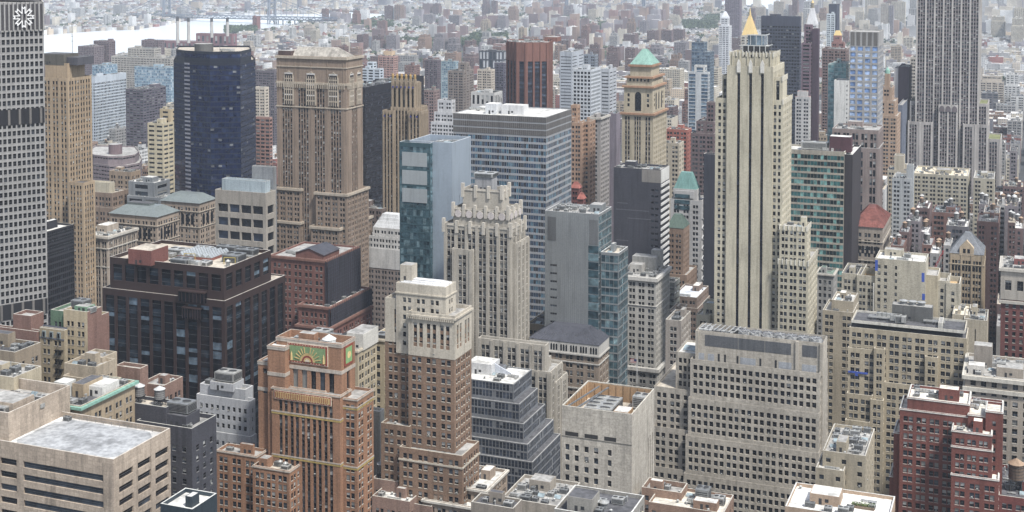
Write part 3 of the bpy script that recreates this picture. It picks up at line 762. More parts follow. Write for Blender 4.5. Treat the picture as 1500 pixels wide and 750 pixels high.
for a, c in ((.075, .34), (.343, .55), (.553, .755), (.84, .955)):
    mb.box(P[0] + L * a, y - .06, T['z'] - 6.6, P[0] + L * c, y - .003, T['z'] - 1.6, lou)
    for k in range(9): mb.box(P[0] + L * a + .1, y - .12, T['z'] - 6.4 + k * .55, P[0] + L * c - .1, y - .061, T['z'] - 6.25 + k * .55, W((96, 98, 102)))
for a, c in ((.02, .07), (.10, .15), (.36, .48), (.66, .76), (.84, .95)): mb.box(P[0] + L * a, y - .06, T['z'] - 13.0, P[0] + L * c, y - .003, T['z'] - 10.0, lp)
for a in (.18, .23, .33, .51, .63): mb.box(P[0] + L * a, y - .06, T['z'] - 13.2, P[0] + L * (a + .015), y - .003, T['z'] - 9.6, W((44, 44, 48)))
for a in (.0, .79, .975): mb.box(P[0] + L * a, y - .6, T['z'] - 14, P[0] + L * (a + .024), y - .003, T['z'] - .2, W((178, 169, 154)))
mb.build('louvre_panel', b.root)
D_ = T['y1'] - T['y0']; fd = W((84, 86, 92)); wt = W((206, 206, 204), 'metal')
for i in range(7):
    m2 = MB(); r_ = 2.75; h_ = 1.5; m2.cyl(0, 0, 0, h_, r_, r_, 20, wt, capm=fd)
    for k in range(4): a = pi * k / 4; m2.bar((-r_ * cos(a), -r_ * sin(a), h_ + .05), (r_ * cos(a), r_ * sin(a), h_ + .05), .16, wt)
    m2.box(-2.9, -2.9, -1.5, 2.9, 2.9, 0, W((150, 152, 154), 'metal'))
    if i == 0: fan = m2.mesh('rooftop_fan')
    x, yy = rp(T, .38 + i * .092, .28 if D_ > 8 else .5); link('rooftop_fan', fan, b.root, (x, yy, T['zr'] + 2.0))
for i, (fx, fy) in enumerate(((.07, .3), (.15, .6), (.24, .3), (.31, .7), (.06, .75))): put(b, 0, ('cooling_unit:a', 'pipe_rack', 'duct', 'cooling_unit:b', 'duct')[i], fx, fy, 5.5, 4.5, 2.8)
m2 = MB()
for i in range(9):
    x, yy = rp(T, .02 + i * .04, .1); x2, y2 = rp(T, .04 + i * .04, .9); m2.bar((x, yy, T['z'] + .3), (x2, y2, T['z'] + .3), .35, wt)
for i in range(16):
    x, yy = rp(T, .34 + i * .04, .06); x2, y2 = rp(T, .34 + (i + 1) * .04, .06); m2.bar((x, yy, T['z'] + (.3 if i % 2 else 2.0)), (x2, y2, T['z'] + (2.0 if i % 2 else .3)), .28, wt)
m2.build('pipework', b.root)
put(b, 5, 'skylight', .5, .5, 7, 9, 1.6)

# --- pale tower with three dark vertical stripes
CRM = W((192, 183, 158), 'plain'); CRM2 = W((200, 184, 148), 'plain')
s12 = S(fh=3.55, wh=2.0, ww=1.25, n=2, gap=.45, pier=1.5, end=1.1, top=2.6, r=.35, sill=W((206, 196, 172)), mix=(.55, .2, .15, .1))
strp = S(fh=3.55, wh=3.1, top=4, r=.8, sr=.75, cols=[(.225, .29), (.483, .548), (.738, .803)], sp=W((34, 36, 46)), glass=(glass_mat((24, 28, 42)), glass_mat((40, 46, 62))), mix=(.75, .25, 0, 0))
b = building('striped_tower', 'tall pale stone tower with three dark vertical stripes and stepped shoulders', 'skyscraper', 700,
    [[1069, 1133, 1142, 78, 2.0, dict(st=S(fh=9, wh=1.4, ww=.8, n=1, pier=4, end=3, top=1.2, pil=(.4, .5)), noclut=1, ph=1.5, roof=RD)],
     [1065, 1132.5, 1149, 98, 0, dict(st=strp, edges={1: S(fh=3.55, wh=3.0, ww=1.6, n=1, pier=2.6, end=2, top=3, r=.6, sr=.3)}, wing=1, noclut=1)],
     [1058, 1146, 1153, 113, 2.6, dict(st=S(fh=3.55, wh=3.0, top=2, r=.7, sr=.3, cols=[(.02, .07), (.90, .955)], sp=W((60, 62, 68))), noclut=1, wing=1)],
     [1048, 1147, 1160, 147, 1.2, dict(st=S(fh=3.55, wh=2.0, top=2.6, r=.35, cols=[(.045, .085), (.115, .155), (.865, .905), (.935, .97)], sill=W((206, 196, 172))), edges={1: s12}, noclut=1, wing=1)],
     [1142, 1182, 1187.5, 333, -1.5, dict(st=s12, clut=.6, wing=1)],
     [1140, 1184, 1197.5, 384, -3.5, dict(st=s12, noclut=1, wing=1)]], s12, CRM, RG, W((208, 202, 186)), short='the striped pale tower', vb=490, seed=12)
mb = MB(); T = b.tiers[1]; L = T['P'][1][0] - T['P'][0][0]
for a in (.2575, .5155, .7705):
    x = T['P'][0][0] + L * a; y = T['y0'] - .5
    mb.box(x - 1.0, y, T['z'] - 3.4, x + 1.0, y + .45, T['z'] + 1.4, W((220, 216, 206))); mb.face(((x - 1, y, T['z'] + 1.4), (x + 1, y, T['z'] + 1.4), (x, y, T['z'] + 3.6)), W((220, 216, 206))); mb.face(((x + 1, y + .45, T['z'] + 1.4), (x - 1, y + .45, T['z'] + 1.4), (x, y + .45, T['z'] + 3.6)), W((220, 216, 206)))
    mb.face(((x - 1, y, T['z'] + 1.4), (x, y, T['z'] + 3.6), (x, y + .45, T['z'] + 3.6), (x - 1, y + .45, T['z'] + 1.4)), W((220, 216, 206))); mb.face(((x, y, T['z'] + 3.6), (x + 1, y, T['z'] + 1.4), (x + 1, y + .45, T['z'] + 1.4), (x, y + .45, T['z'] + 3.6)), W((220, 216, 206)))
mb.build('pinnacle', b.root)
for ti, n in ((0, 13), (2, 2), (3, 5), (4, 6), (5, 7)):
    mb = MB(); T = b.tiers[ti]; P0, P1 = T['P'][0], T['P'][1]
    for k in range(n + 1):
        x = P0[0] + (P1[0] - P0[0]) * k / n; mb.box(x - .3, P0[1] - .35, T['z'] - 2.2, x + .3, P0[1] - .02, T['z'] + .7, W((214, 208, 192)))
    P0, P1 = T['P'][1], T['P'][2]
    for k in range(7):
        yy = P0[1] + (P1[1] - P0[1]) * k / 6; mb.box(P0[0] + .02, yy - .3, T['z'] - 2.2, P0[0] + .35, yy + .3, T['z'] + .7, W((214, 208, 192)))
    mb.build('battlement', b.root)
T = b.tiers[0]; mb = MB(); WHT = W((220, 220, 216), 'metal'); xx0, yy0 = rp(T, .28, .12); xx1, yy1 = rp(T, .80, .75); z = T['z']
gl_ = glass_mat((110, 130, 146), .1, .3)
mb.box(xx0, yy0, z - 1.4, xx1, yy1, z + 3.4, W((60, 60, 62)), top=RW)
mb.build('bulkhead', b.root); mb = MB()
mb.box(xx0 + 2.5, yy0 + .8, z + 3.9, xx1 - 1, yy1 - 1, z + 9, gl_, top=RG); mb.build('glass_penthouse', b.root); mb = MB()
for zz_ in (z + 3.6, z + 6, z + 8.8):
    for (pa, pb) in (((xx0 - 2, yy0), (xx1 + 1.5, yy0)), ((xx1 + 1.5, yy0), (xx1 + 1.5, yy1))):
        if zz_ < z + 5: mb.bar((pa[0], pa[1], zz_), (pb[0], pb[1], zz_), .45, WHT)
for k in range(5):
    x = xx0 + (xx1 - xx0) * k / 4; mb.bar((x, yy0 - .2, z - 1.4), (x, yy0 - .2, z + 3.6), .4, WHT)
    mb.bar((x + 1, yy0 + .5, z + 4), (x + 1, yy0 + .5, z + 9.2), .3, WHT)
mb.bar((xx0 + 2, yy0 + .5, z + 9.3), (xx1, yy0 + .5, z + 9.3), .4, WHT); mb.bar((xx1, yy0 + .5, z + 9.3), (xx1, yy1, z + 9.3), .4, WHT)
mb.bar((xx1 + 3, yy0, z - 1), (xx1 + 3, yy0, z + 7), .25, STEEL)
mb.build('steel_frame', b.root)

# --- glass fronted tower with pale metal side
PMET = W((176, 190, 204), 'metal', .5, .4); bl = (glass_mat((72, 106, 118), .08, .55), glass_mat((116, 148, 158), .08, .55), glass_mat((48, 74, 86), .08, .5))
b = building('glass_tower', 'teal glass fronted tower with pale metal panelled side wall and screened roof', 'tower', 690,
    [[585, 630, 638, 210, -3.0, dict(st=S(fh=4.1, wh=3.3, ww=1.6, n=40, gap=.1, end=.5, top=2.4, r=.08, glass=bl, mix=(.5, .35, .15, 0), skip=0), wall=W((70, 104, 114), 'metal', .4, .5), ph=1.0, wing=1, noclut=1)],
     [600, 662, 690, 209, 0, dict(st=S(blank=True), edges={1: S(fh=13.5, wh=3.6, ww=.7, n=1, pier=5.2, end=9, top=29, r=.4)}, ph=3.4, noclut=1, roof=RD)]], s6, PMET, RD, W((214, 218, 220)), short='the teal glass tower', vb=410)
T = b.tiers[0]; mb = MB(); P0, P1 = T['P'][0], T['P'][1]; L = P1[0] - P0[0]
for k in range(3): mb.box(P0[0] + L * .09, P0[1] - .15, T['z'] - 12.5 - k * 9.5, P0[0] + L * .90, P0[1] - .01, T['z'] - 5.2 - k * 9.5, W((182, 188, 190), 'metal', .5, .5))
mb.build('screen_panel', b.root)
for i, (fx, fy) in enumerate(((.3, .3), (.55, .5), (.78, .35), (.5, .8), (.8, .75))): put(b, 1, ('duct', 'cooling_unit:a', 'skylight', 'pipe_rack', 'duct')[i], fx, fy, 6, 5, 2.6)
# --- long blue ribbon-window block
rib = S(fh=3.75, wh=2.45, ww=1.42, n=60, gap=.07, end=.2, top=12.2, r=.12, glass=(glass_mat((30, 72, 108), .07, .4), glass_mat((90, 142, 168), .07, .5), glass_mat((12, 28, 50), .07, .3)), mix=(.45, .25, 0, .3))
b = building('ribbon_window_block', 'broad office block banded in blue ribbon glass and pale spandrels with a white roof', 'office block', 760,
    [[664, 800, 837, 172, 0, dict(ph=.5, roof=RW, noclut=1)]], rib, W((166, 168, 172), 'plain', .6, .5), RW, W((120, 116, 112)), short='the blue ribbon-window block', vb=440)
T = b.tiers[0]; mb = MB()
for k in range(3): ring(mb, T['P'], T['z'] - 3.2 - k * 3.9, T['z'] - .15 - k * 3.9, .12, W((96, 92, 90)))
n = 48; P0, P1, P2 = T['P'][0], T['P'][1], T['P'][2]
for k in range(n + 1):
    x = P0[0] + (P1[0] - P0[0]) * k / n; mb.box(x - .05, P0[1] - .22, 20, x + .05, P0[1] - .13, T['z'], W((150, 150, 150)))
for k in range(24):
    y = P1[1] + (P2[1] - P1[1]) * k / 24; mb.box(P1[0] + .13, y - .05, 20, P1[0] + .22, y + .05, T['z'], W((150, 150, 150)))
mb.build('mullion', b.root)
bulk(b, 0, .36, .25, 7, 8, 6, W((204, 206, 208)), RW); bulk(b, 0, .58, .30, 14, 8, 5.5, W((210, 210, 210)), RW)
for fx in (.08, .18, .27): put(b, 0, 'duct', fx, .5, 8, 7, 2)
# --- grey panelled tower with green glass edge
b = building('panel_tower', 'grey metal panelled tower with small slot windows and green glass corner', 'tower', 655,
    [[798, 877, 896, 314, 0, dict(st=S(fh=4.1, wh=.9, top=27, r=.2, cols=[(.10, .23)], glass=(DARKG, MIDG)), edges={1: S(fh=4.1, wh=3.4, ww=1.8, n=30, gap=.12, end=.3, top=1.5, r=.1, glass=bl, mix=(.4, .2, .4, 0))}, ph=1.0, roof=RG, clut=2, thru=1, wing=1)],
     [880, 906, 920, 371, 2, dict(st=S(fh=4.1, wh=3.4, ww=1.8, n=30, gap=.12, end=.3, top=1.5, r=.1, glass=bl, mix=(.4, .2, .4, 0)), wing=1, roof=RT)]], sg, W((152, 156, 158), 'metal', .5, .6), RG, W((206, 206, 204)), short='the grey panelled tower', vb=540, seed=15)
T = b.tiers[0]; mb = MB(); P0, P1 = T['P'][0], T['P'][1]; L = P1[0] - P0[0]
gm = bl[2]; fm = W((70, 96, 96), 'metal')
k = 0
while T['z'] - 16 - k * 4.1 > 20:
    zt_ = T['z'] - 16 - k * 4.1
    mb.box(P0[0] + L * .815, P0[1] - .12, zt_ - 3.6, P0[0] + L * .998, P0[1] - .01, zt_, bl[k % 3]); k += 1
mb.build('glass_strip', b.root); mb = MB()
mb.box(P0[0] + L * .055, P0[1] - .12, T['z'] - 15, P0[0] + L * .21, P0[1] - .01, T['z'] - 3, W((116, 118, 120), 'metal')); mb.box(P0[0] + L * .83, P0[1] - .12, T['z'] - 15.4, P0[0] + L * .985, P0[1] - .01, T['z'] - 3, W((128, 130, 132), 'metal'))
for k in range(1, 22): mb.box(P0[0] + L * k / 26 - .04, P0[1] - .1, 20, P0[0] + L * k / 26 + .04, P0[1] - .012, T['z'] - 1, W((170, 174, 176), 'metal'))
mb.build('wall_panel', b.root)
# --- mansard roofed club house
s21 = S(fh=3.9, wh=2.2, ww=1.2, n=2, gap=.4, pier=2.3, end=2.4, top=6.2, r=.4, mix=(.45, .15, .3, .1), sill=W((170, 160, 146)))
b = building('mansard_building', 'brown stone clubhouse with pale arcaded top storey and dark slate hipped roof', 'building', 640,
    [[776, 877, 897, 506, 0, dict(noclut=1, ph=.3, belts=[(5.2, .7, .8), (9.4, .5, .4), (22, .6, .5)])]], s21, W((150, 132, 114), 'plain'), RD, W((186, 182, 174)), short='the slate-roofed clubhouse', vb=565, seed=21)
T = b.tiers[0]; mb = MB(); P0, P1 = T['P'][0], T['P'][1]; L = P1[0] - P0[0]
mb.box(P0[0] - .02, P0[1] - .25, T['z'] - 5.2, P1[0] + .02, P0[1] - .003, T['z'] - .2, W((192, 188, 180))); mb.box(P1[0] + .003, P1[1], T['z'] - 5.2, P1[0] + .25, T['y1'], T['z'] - .2, W((192, 188, 180)))
for g in range(7):
    for j in range(3):
        x = P0[0] + L * (g + .5) / 7 + (j - 1) * 1.35
        pts = [(x - .45, P0[1] - .28, T['z'] - 4.6), (x + .45, P0[1] - .28, T['z'] - 4.6), (x + .45, P0[1] - .28, T['z'] - 2.0), (x + .3, P0[1] - .28, T['z'] - 1.5), (x, P0[1] - .28, T['z'] - 1.3), (x - .3, P0[1] - .28, T['z'] - 1.5), (x - .45, P0[1] - .28, T['z'] - 2.0)]
        mb.face(pts, DARKG)
mb.build('arcade', b.root)
SL = W((74, 76, 86), 'plain'); hip(b, 0, 5.5, SL, .24, .36, .5)
mb = MB()
for k in range(5):
    x = P0[0] + L * (.2 + k * .15); y = P0[1] + 4.5; z = T['z'] + 1.4
    mb.box(x - .6, y - 1.4, z - .2, x + .6, y + 1.8, z + 1.3, SL); mb.cyl(x, y + .2, z + 1.3, z + 1.9, .7, .2, 10, W((120, 122, 124))); mb.box(x - .35, y - 1.43, z + .1, x + .35, y - 1.402, z + 1.1, W((170, 172, 170)))
mb.build('dormer', b.root)
b2 = building('red_plant_room', 'flat topped red metal plant room standing behind the slate roof of the clubhouse', 'plant room', 668,
    [[813, 846, 853, 457, 0, dict(ph=.2)]], S(blank=True), W((150, 56, 52)), W((190, 130, 120), 'roof'), W((190, 150, 144)), clutter=0, base=at_depth(846, 476, 668).z, short=None)
b = building('plant_block', 'tan block with a steel water cooling frame left of the red plant room', 'building', 672,
    [[772, 818, 862, 478, 0, dict(clut=1)]], s6, W((166, 148, 120)), RD, short=None, seed=22)
put(b, 0, 'cooling_unit:b', .62, .2, 8, 6, 7)

# --- white stone office block
s19 = S(fh=3.6, wh=2.0, ww=1.25, n=2, gap=.35, pier=1.5, end=1.2, top=3.6, r=.4, sill=W((180, 176, 168)), mix=(.8, .15, .03, .02))
b = building('office_block', 'pale grey stone office block with heavy cornice and square paired windows', 'office block', 735,
    [[905, 961, 981, 407, 0, dict(belts=[(16, .5, .4)])], [905, 963, 984, 540, -1.5, dict(clut=0)]], s19, W((178, 174, 166)), RG, W((200, 196, 188)), short='the pale cornice block', vb=560, cornice=(2.0, 1.1), seed=19)
bulk(b, 0, .45, .75, 14, 8, 8, W((158, 156, 150)), RG); bulk(b, 0, .7, .9, 6, 5, 11, W((158, 156, 150)), RG)
# --- neighbours behind it
b = building('ribbed_block', 'narrow grey-green ribbed block with a pale roof squeezed behind the cornice block', 'building', 790,
    [[972, 988, 996, 414, 0]], S(fh=3.8, wh=1.6, ww=5, n=1, pier=.3, end=.4, top=2.5, r=.3), W((138, 140, 132)), RW, short=None, seed=23, clutter=.6)
b = building('stone_block', 'low brown stone block with planted roof terrace beside the cornice block', 'building', 770,
    [[978, 995, 1007, 458, 0]], S(fh=3.8, wh=1.7, ww=1.2, n=3, pier=1.5, end=1.5, top=7, r=.3), W((150, 134, 122)), RT, short=None, seed=24, clutter=.6)
b = building('brick_block', 'brown brick block with long white roof left of the striped pale tower', 'building', 800,
    [[985, 1021, 1038, 436, 0, dict(roof=W((196, 202, 212), 'roof'), clut=.2)], [985, 1022, 1040, 452, -1, dict(noclut=1)]], S(fh=3.6, wh=1.7, ww=1.2, n=2, pier=1.7, end=1.3, top=2.5), W((138, 118, 106), 'brick'), RW, short='the white-roofed brick block', seed=25)
b = building('low_block', 'small cream block with stepped roof at the left foot of the striped pale tower', 'building', 735,
    [[1030, 1048, -10, 445, 0, dict(roof=RW)], [1020, 1040, -14, 462, -4, dict(wing=1, roof=RW)]], s19, W((206, 198, 172)), RW, short=None, seed=26, clutter=.5)
b = building('low_block', 'grey stone block with pale gravel roof between the clubhouse and the striped tower', 'building', 690,
    [[975, 998, 1012, 470, 0], ], s19, W((160, 150, 140)), RG, short=None, seed=27)

# --- brown granite block, left
GRB = W((60, 45, 44), 'plain', .5, .6); dg = (glass_mat((20, 25, 34), .06, .2), glass_mat((40, 52, 64), .06, .3), glass_mat((96, 116, 132), .1, .3))
sb = S(fh=3.8, wh=3.3, ww=3.9, n=1, pier=1.7, end=1.6, top=3.0, r=.5, sr=.4, sp=dg[0], skip=0, glass=dg, mix=(.7, .2, .06, .04))
b = building('granite_block', 'massive brown granite office block with dark glass bays and saw-tooth skylights on its roof', 'office block', 555,
    [[161, 328, 397, 393, 0, dict(st=sb, ph=1.6, noclut=1, z0=at_depth(328, 440, 555).z, roof=RT)],
     [150, 329, 418, 441, -.5, dict(st=sb, ph=.6, noclut=1)]], sb, GRB, RT, W((196, 188, 178)), short='the brown granite block', vb=560)
T = b.tiers[0]
bulk(b, 0, .30, .10, 12, 12, 6.5, W((124, 74, 66), 'brick'), RT)
mb = MB(); xa, ya = rp(T, .42, .40); xb, yb = rp(T, .72, .78); n = 6; zc = T['zr']; AL = W((190, 196, 198), 'metal')
mb.box(xa, ya, zc, xb, yb, zc + 1.2, W((140, 84, 72), 'brick'), top=RG)
for i in range(n):
    a, c = xa + (xb - xa) * i / n, xa + (xb - xa) * (i + 1) / n; m_ = (a + c) / 2
    mb.face(((a, ya, zc + 1.3), (m_, ya, zc + 2.8), (m_, yb, zc + 2.8), (a, yb, zc + 1.3))[::-1], AL); mb.face(((m_, ya, zc + 2.8), (c, ya, zc + 1.3), (c, yb, zc + 1.3), (m_, yb, zc + 2.8))[::-1], AL)
    mb.face(((a, ya, zc + 1.3), (c, ya, zc + 1.3), (m_, ya, zc + 2.8)), AL)
    for j in range(1, 8):
        y = ya + (yb - ya) * j / 8; mb.bar((a, y, zc + 1.35), (m_, y, zc + 2.85), .12, STEEL); mb.bar((m_, y, zc + 2.85), (c, y, zc + 1.35), .12, STEEL)
mb.build('skylight', b.root)
mb = MB()
YEL = W((196, 170, 60)); x_, y_ = rp(T, .8, .3)
mb.build('gantry', b.root)
for i, (nm, fx, fy, w_, d_, h_) in enumerate((('cooling_unit:b', .58, .14, 8, 6, 3), ('duct', .68, .12, 9, 5, 3), ('cooling_unit:a', .75, .2, 5, 5, 2), ('cooling_unit:b', .88, .5, 8, 7, 3.6), ('duct', .8, .66, 8, 6, 2.4), ('cooling_unit:a', .36, .55, 8, 6, 3), ('pipe_rack', .5, .25, 10, 3, 1.4), ('duct', .3, .45, 10, 6, 2), ('cooling_unit:b', .85, .85, 9, 5, 3), ('vent_fan', .93, .25, 2.4, 2.4, 3), ('pipe_rack', .9, .7, 8, 3, 2), ('cooling_unit:a', .2, .4, 6, 5, 3), ('cooling_unit:b', .66, .9, 10, 4, 3), ('duct', .45, .9, 9, 5, 2))): put(b, 0, nm, fx, fy, w_, d_, h_)
mb = MB()
for a in (.60, .95):
    x, y = rp(T, a, .35); mb.bar((x, y, T['zr']), (x, y, T['zr'] + 3), .2, YEL); mb.bar((x, y, T['zr'] + 3), (x - 5, y - 1, T['zr'] + 3), .2, YEL); mb.bar((x - 5, y - 1, T['zr']), (x - 5, y - 1, T['zr'] + 3), .2, YEL)
mb.build('yellow_frame', b.root)
# notch bay on the front corner
T1 = b.tiers[1]; mb = MB(); x, y = T['P'][1][0] - 15, T['y0']; z = T['z'] - 11
for k in range(2):
    w_ = 13 - 4 * k; mb.box(x - w_ / 2, y - 1.4 - .8, z - k * 7 - 4.5, x + w_ / 2, y - .02, z - k * 7, dg[0], top=RW); mb.box(x - w_ / 2 - .2, y - 2.5, z - k * 7 - .2, x + w_ / 2 + .2, y - .01, z - k * 7 + .3, GRB)
    for j in range(8): xx = x - w_ / 2 + w_ * j / 7; mb.box(xx - .12, y - 2.35, z - k * 7 - 4.5, xx + .12, y - 2.21, z - k * 7 - .2, GRB)
mb.build('bay_window', b.root)
# --- red brick building wrapped in scaffold mesh
RB = W((124, 80, 70), 'brick'); MESHM = W((52, 50, 60), 'plain', .9, 1.4)
s23 = S(fh=3.9, wh=2.0, ww=1.3, n=2, gap=1.0, pier=2.2, end=2, top=4, r=.4, sill=W((150, 132, 120)), mix=(.6, .2, .12, .08))
b = building('brick_building', 'old red brick building with slate gable and side walls wrapped in black scaffold netting', 'building', 700,
    [[396, 477, 524, 381, 0, dict(noclut=1, ph=1.0)], [437, 482, 541, 450, -5, dict(wing=1, clut=.6, roof=RW)], [434, 483, 545, 480, -8, dict(wing=1, noclut=1)]], s23, RB, RG, W((156, 126, 112)), short='the netted red brick building', vb=470, cornice=(1.2, .7), cornm=W((132, 92, 78)), seed=230)
for ti in (0, 1):
    T = b.tiers[ti]; x = T['x1'] + 1.4; y0_, y1_ = T['y0'] - .5, T['y1'] + 1; zt_ = T['z'] - .8; mb = MB()
    for k in range(int((y1_ - y0_) / 2.4) + 1):
        y = y0_ + k * 2.4; mb.bar((x + .1, y, 0), (x + .1, y, zt_ + 1.6), .14, W((70, 72, 84)))
    for k in range(int(zt_ / 2)):
        mb.bar((x + .12, y0_, k * 2.0), (x + .12, y1_, k * 2.0), .12, W((62, 64, 78)))
    mb.box(x - .06, y0_, 0, x, y1_, zt_, MESHM); mb.box(x - 1.3, y0_ - .3, 0, x - .4, y0_ - .22, zt_, MESHM)
    mb.build('scaffold_netting', b.root)
T = b.tiers[0]; mb = MB(); x0, y0_ = rp(T, .45, .02); x1, y1_ = rp(T, .95, .5); z = T['z']; xm = (x0 + x1) / 2; h = 9
mb.box(x0, y0_, z - 1, x1, y1_, z + 2.5, RB, top=SL)
z += 2.5
mb.face(((x0, y0_, z), (x1, y0_, z), (xm, y0_, z + h * .3)), RB); mb.face(((x1, y1_, z), (x0, y1_, z), (xm, y1_, z + h * .3)), RB)
mb.face(((x1 + .6, y0_ - .5, z - .3), (x1 + .6, y1_ + .5, z - .3), (xm, y1_ + .5, z + h * .3 + .1), (xm, y0_ - .5, z + h * .3 + .1)), SL); mb.face(((x0 - .6, y1_ + .5, z - .3), (x0 - .6, y0_ - .5, z - .3), (xm, y0_ - .5, z + h * .3 + .1), (xm, y1_ + .5, z + h * .3 + .1)), SL)
mb.build('gable_roof', b.root); put(b, 0, 'duct', .2, .3, 7, 5, 2)

# --- older buildings at far left, below the netting tower
OLD = S(fh=3.7, wh=1.8, ww=1.1, n=2, gap=.6, pier=1.8, end=1.6, top=4.5, r=.3, sill=W((160, 150, 136)), mix=(.5, .2, .2, .1))
BRS = W((132, 98, 86), 'brick'); CRB = W((176, 160, 130))
building('old_brick_building', 'brown brick party wall building with a penthouse on its roof beside the netlike stone tower', 'building', 520,
    [[19, 45, 64, 463, 0, dict(clut=.4)], [-60, 55, 62, 486, -2, dict(wing=1)]], S(blank=True), BRS, RG, short='the party wall building', seed=31, side={1: OLD})
b = building('cream_building', 'cream building with mansard dormers and fire escape, left of the cream block with brick side', 'building', 512,
    [[58, 94, 99, 484, 0, dict(clut=.3, roof=RG)]], OLD, W((158, 142, 112)), RD, short=None, seed=32)
T = b.tiers[0]; mb = MB(); mb.face(((T['x0'], T['y0'] - .2, T['z'] - 4), (T['x1'], T['y0'] - .2, T['z'] - 4), (T['x1'], T['y0'] + 2, T['z'] + .6), (T['x0'], T['y0'] + 2, T['z'] + .6)), SL)
for k in range(3): x = T['x0'] + (T['x1'] - T['x0']) * (.2 + .3 * k); mb.box(x - .8, T['y0'] - .5, T['z'] - 3.6, x + .8, T['y0'] + 1.5, T['z'] - 1, W((120, 130, 130))); mb.box(x - .5, T['y0'] - .54, T['z'] - 3.3, x + .5, T['y0'] - .502, T['z'] - 1.4, DARKG)
mb.build('dormer', b.root)
mb = MB(); fe = W((40, 40, 42), 'metal')
for k in range(9):
    z = T['z'] - 8 - k * 3.7; x = T['x1'] - 4; mb.box(x, T['y0'] - 1.3, z, x + 3.6, T['y0'] - .02, z + .12, fe); mb.bar((x, T['y0'] - 1.3, z + 1), (x + 3.6, T['y0'] - 1.3, z + 1), .07, fe); mb.bar((x + .4, T['y0'] - 1, z + .1), (x + 3, T['y0'] - 1, z + 3.7), .12, fe)
mb.build('fire_escape', b.root)
b = building('cream_building', 'cream block with blank brick side wall and green painted penthouse near the granite block', 'building', 520,
    [[93, 128, 149, 457, 0, dict(clut=.4, edges={1: S(blank=True, wall=BRS)}, roof=RG)], [94, 129, 160, 469, 6, dict(wing=1, noclut=1, edges={1: S(blank=True, wall=BRS)})], [74, 95, -12, 456, 1.5, dict(wing=1, wall=W((96, 126, 100)), noclut=1)]], OLD, W((186, 168, 134)), RG, short='the cream block with brick side', seed=33)
bulk(b, 0, .62, .45, 6, 5, 2.6, W((110, 146, 116)), RG); put(b, 0, 'cooling_unit:b', .25, .8, 6, 5, 3.5, dz=.5); put(b, 0, 'cooling_unit:a', .88, .4, 3.5, 3.5, 2.5)
building('cream_building', 'low cream block with two blue-grey rooftop tanks and boxy stair towers', 'building', 455,
    [[94, 140, 169, 538, 0, dict(clut=.9)], [118, 150, -8, 524, 8, dict(wing=1)], [92, 162, 178, 560, -3, dict(wing=1, clut=.2)]], OLD, W((172, 156, 132)), RG, W((186, 172, 148)), short='the low cream block', seed=34)
building('brick_building', 'low brown brick block with stepped parapets at the foot of the granite block', 'building', 468,
    [[169, 205, 217, 540, 0, dict(clut=.5)], [206, 240, 268, 565, 4, dict(wing=1, clut=.3)]], OLD, W((136, 106, 92), 'brick'), RG, W((190, 180, 164)), short='the stepped brick block', seed=35)
b = building('corniced_building', 'tan building with a long verdigris cornice and white roof sheds, left of the charcoal block', 'building', 425,
    [[60, 118, 198, 595, 0, dict(clut=.8, roof=RD)]], OLD, W((168, 148, 118)), RD, W((186, 180, 166)), short='the green-corniced building', seed=36, cornice=(.9, 1.0), cornm=COPPER)
bulk(b, 0, .7, .6, 7, 9, 3.4, W((206, 204, 198)), RW); bulk(b, 0, .1, .35, 5, 5, 5, W((196, 196, 190)), RW)
building('cream_building', 'cream block crowded with rooftop ducts and pipes at the left edge', 'building', 430,
    [[-60, 20, 61, 553, 0, dict(clut=3, roof=RG)]], OLD, W((184, 170, 142)), RG, short='the duct-covered cream block', seed=37)
building('old_building', 'dark roofed low building with a sloping black rooftop shed at the left edge', 'building', 480,
    [[-80, 22, 60, 516, 0, dict(clut=2.2, roof=RD)]], OLD, W((150, 134, 112)), RD, short=None, seed=38)
building('teal_roofed_building', 'low building with white gravel roof and blue-grey metal front at bottom left', 'building', 372,
    [[235, 282, 318, 746, 0, dict(clut=.5, roof=RW)]], S(fh=3.6, wh=2, ww=3, n=5, gap=.3), W((66, 80, 90), 'metal'), RW, W((206, 206, 200)), short=None, seed=39)

# --- netlike stone skyscraper with emblem, far left
WB = W((150, 148, 146), 'plain', .7, .8)
s29 = S(fh=3.75, wh=2.45, ww=1.3, n=1, pier=.85, end=.7, top=14.5, r=.75, sill=WB, mix=(.85, .15, 0, 0), glass=(glass_mat((26, 28, 34)), glass_mat((44, 48, 56))))
b = building('white_gridded_tower', 'towering grid of white precast frames and dark windows bearing a white star emblem', 'skyscraper', 640, [], s29, WB, RG, short='the white gridded tower', vb=490,
    poly=[([(-95, 628), (63.5, 660), (60, 715), (-95, 690)], 6)], clutter=0)
T = b.tiers[0]; p, q = Vector(T['P'][0]), Vector(T['P'][1]); L = (q - p).length; d = (q - p) / L; nn = Vector((d.y, -d.x))
def strip(mb, xa, xb, da, db, za, zb, m):
    A = p + d * xa; B = p + d * xb
    a0, a1, b0, b1 = A + nn * da, A + nn * db, B + nn * da, B + nn * db
    mb.face(((a1.x, a1.y, za), (b1.x, b1.y, za), (b1.x, b1.y, zb), (a1.x, a1.y, zb)), m)
    mb.face(((b1.x, b1.y, za), (b0.x, b0.y, za), (b0.x, b0.y, zb), (b1.x, b1.y, zb)), m)
    mb.face(((a0.x, a0.y, za), (a1.x, a1.y, za), (a1.x, a1.y, zb), (a0.x, a0.y, zb)), m)
    mb.face(((a1.x, a1.y, zb), (b1.x, b1.y, zb), (b0.x, b0.y, zb), (a0.x, a0.y, zb)), m)
mb = MB(); DKL = W((74, 72, 76)); z = T['z']
strip(mb, .3, L - .3, .002, .1, z - 13.6, z - 1.0, DKL)
k = 0
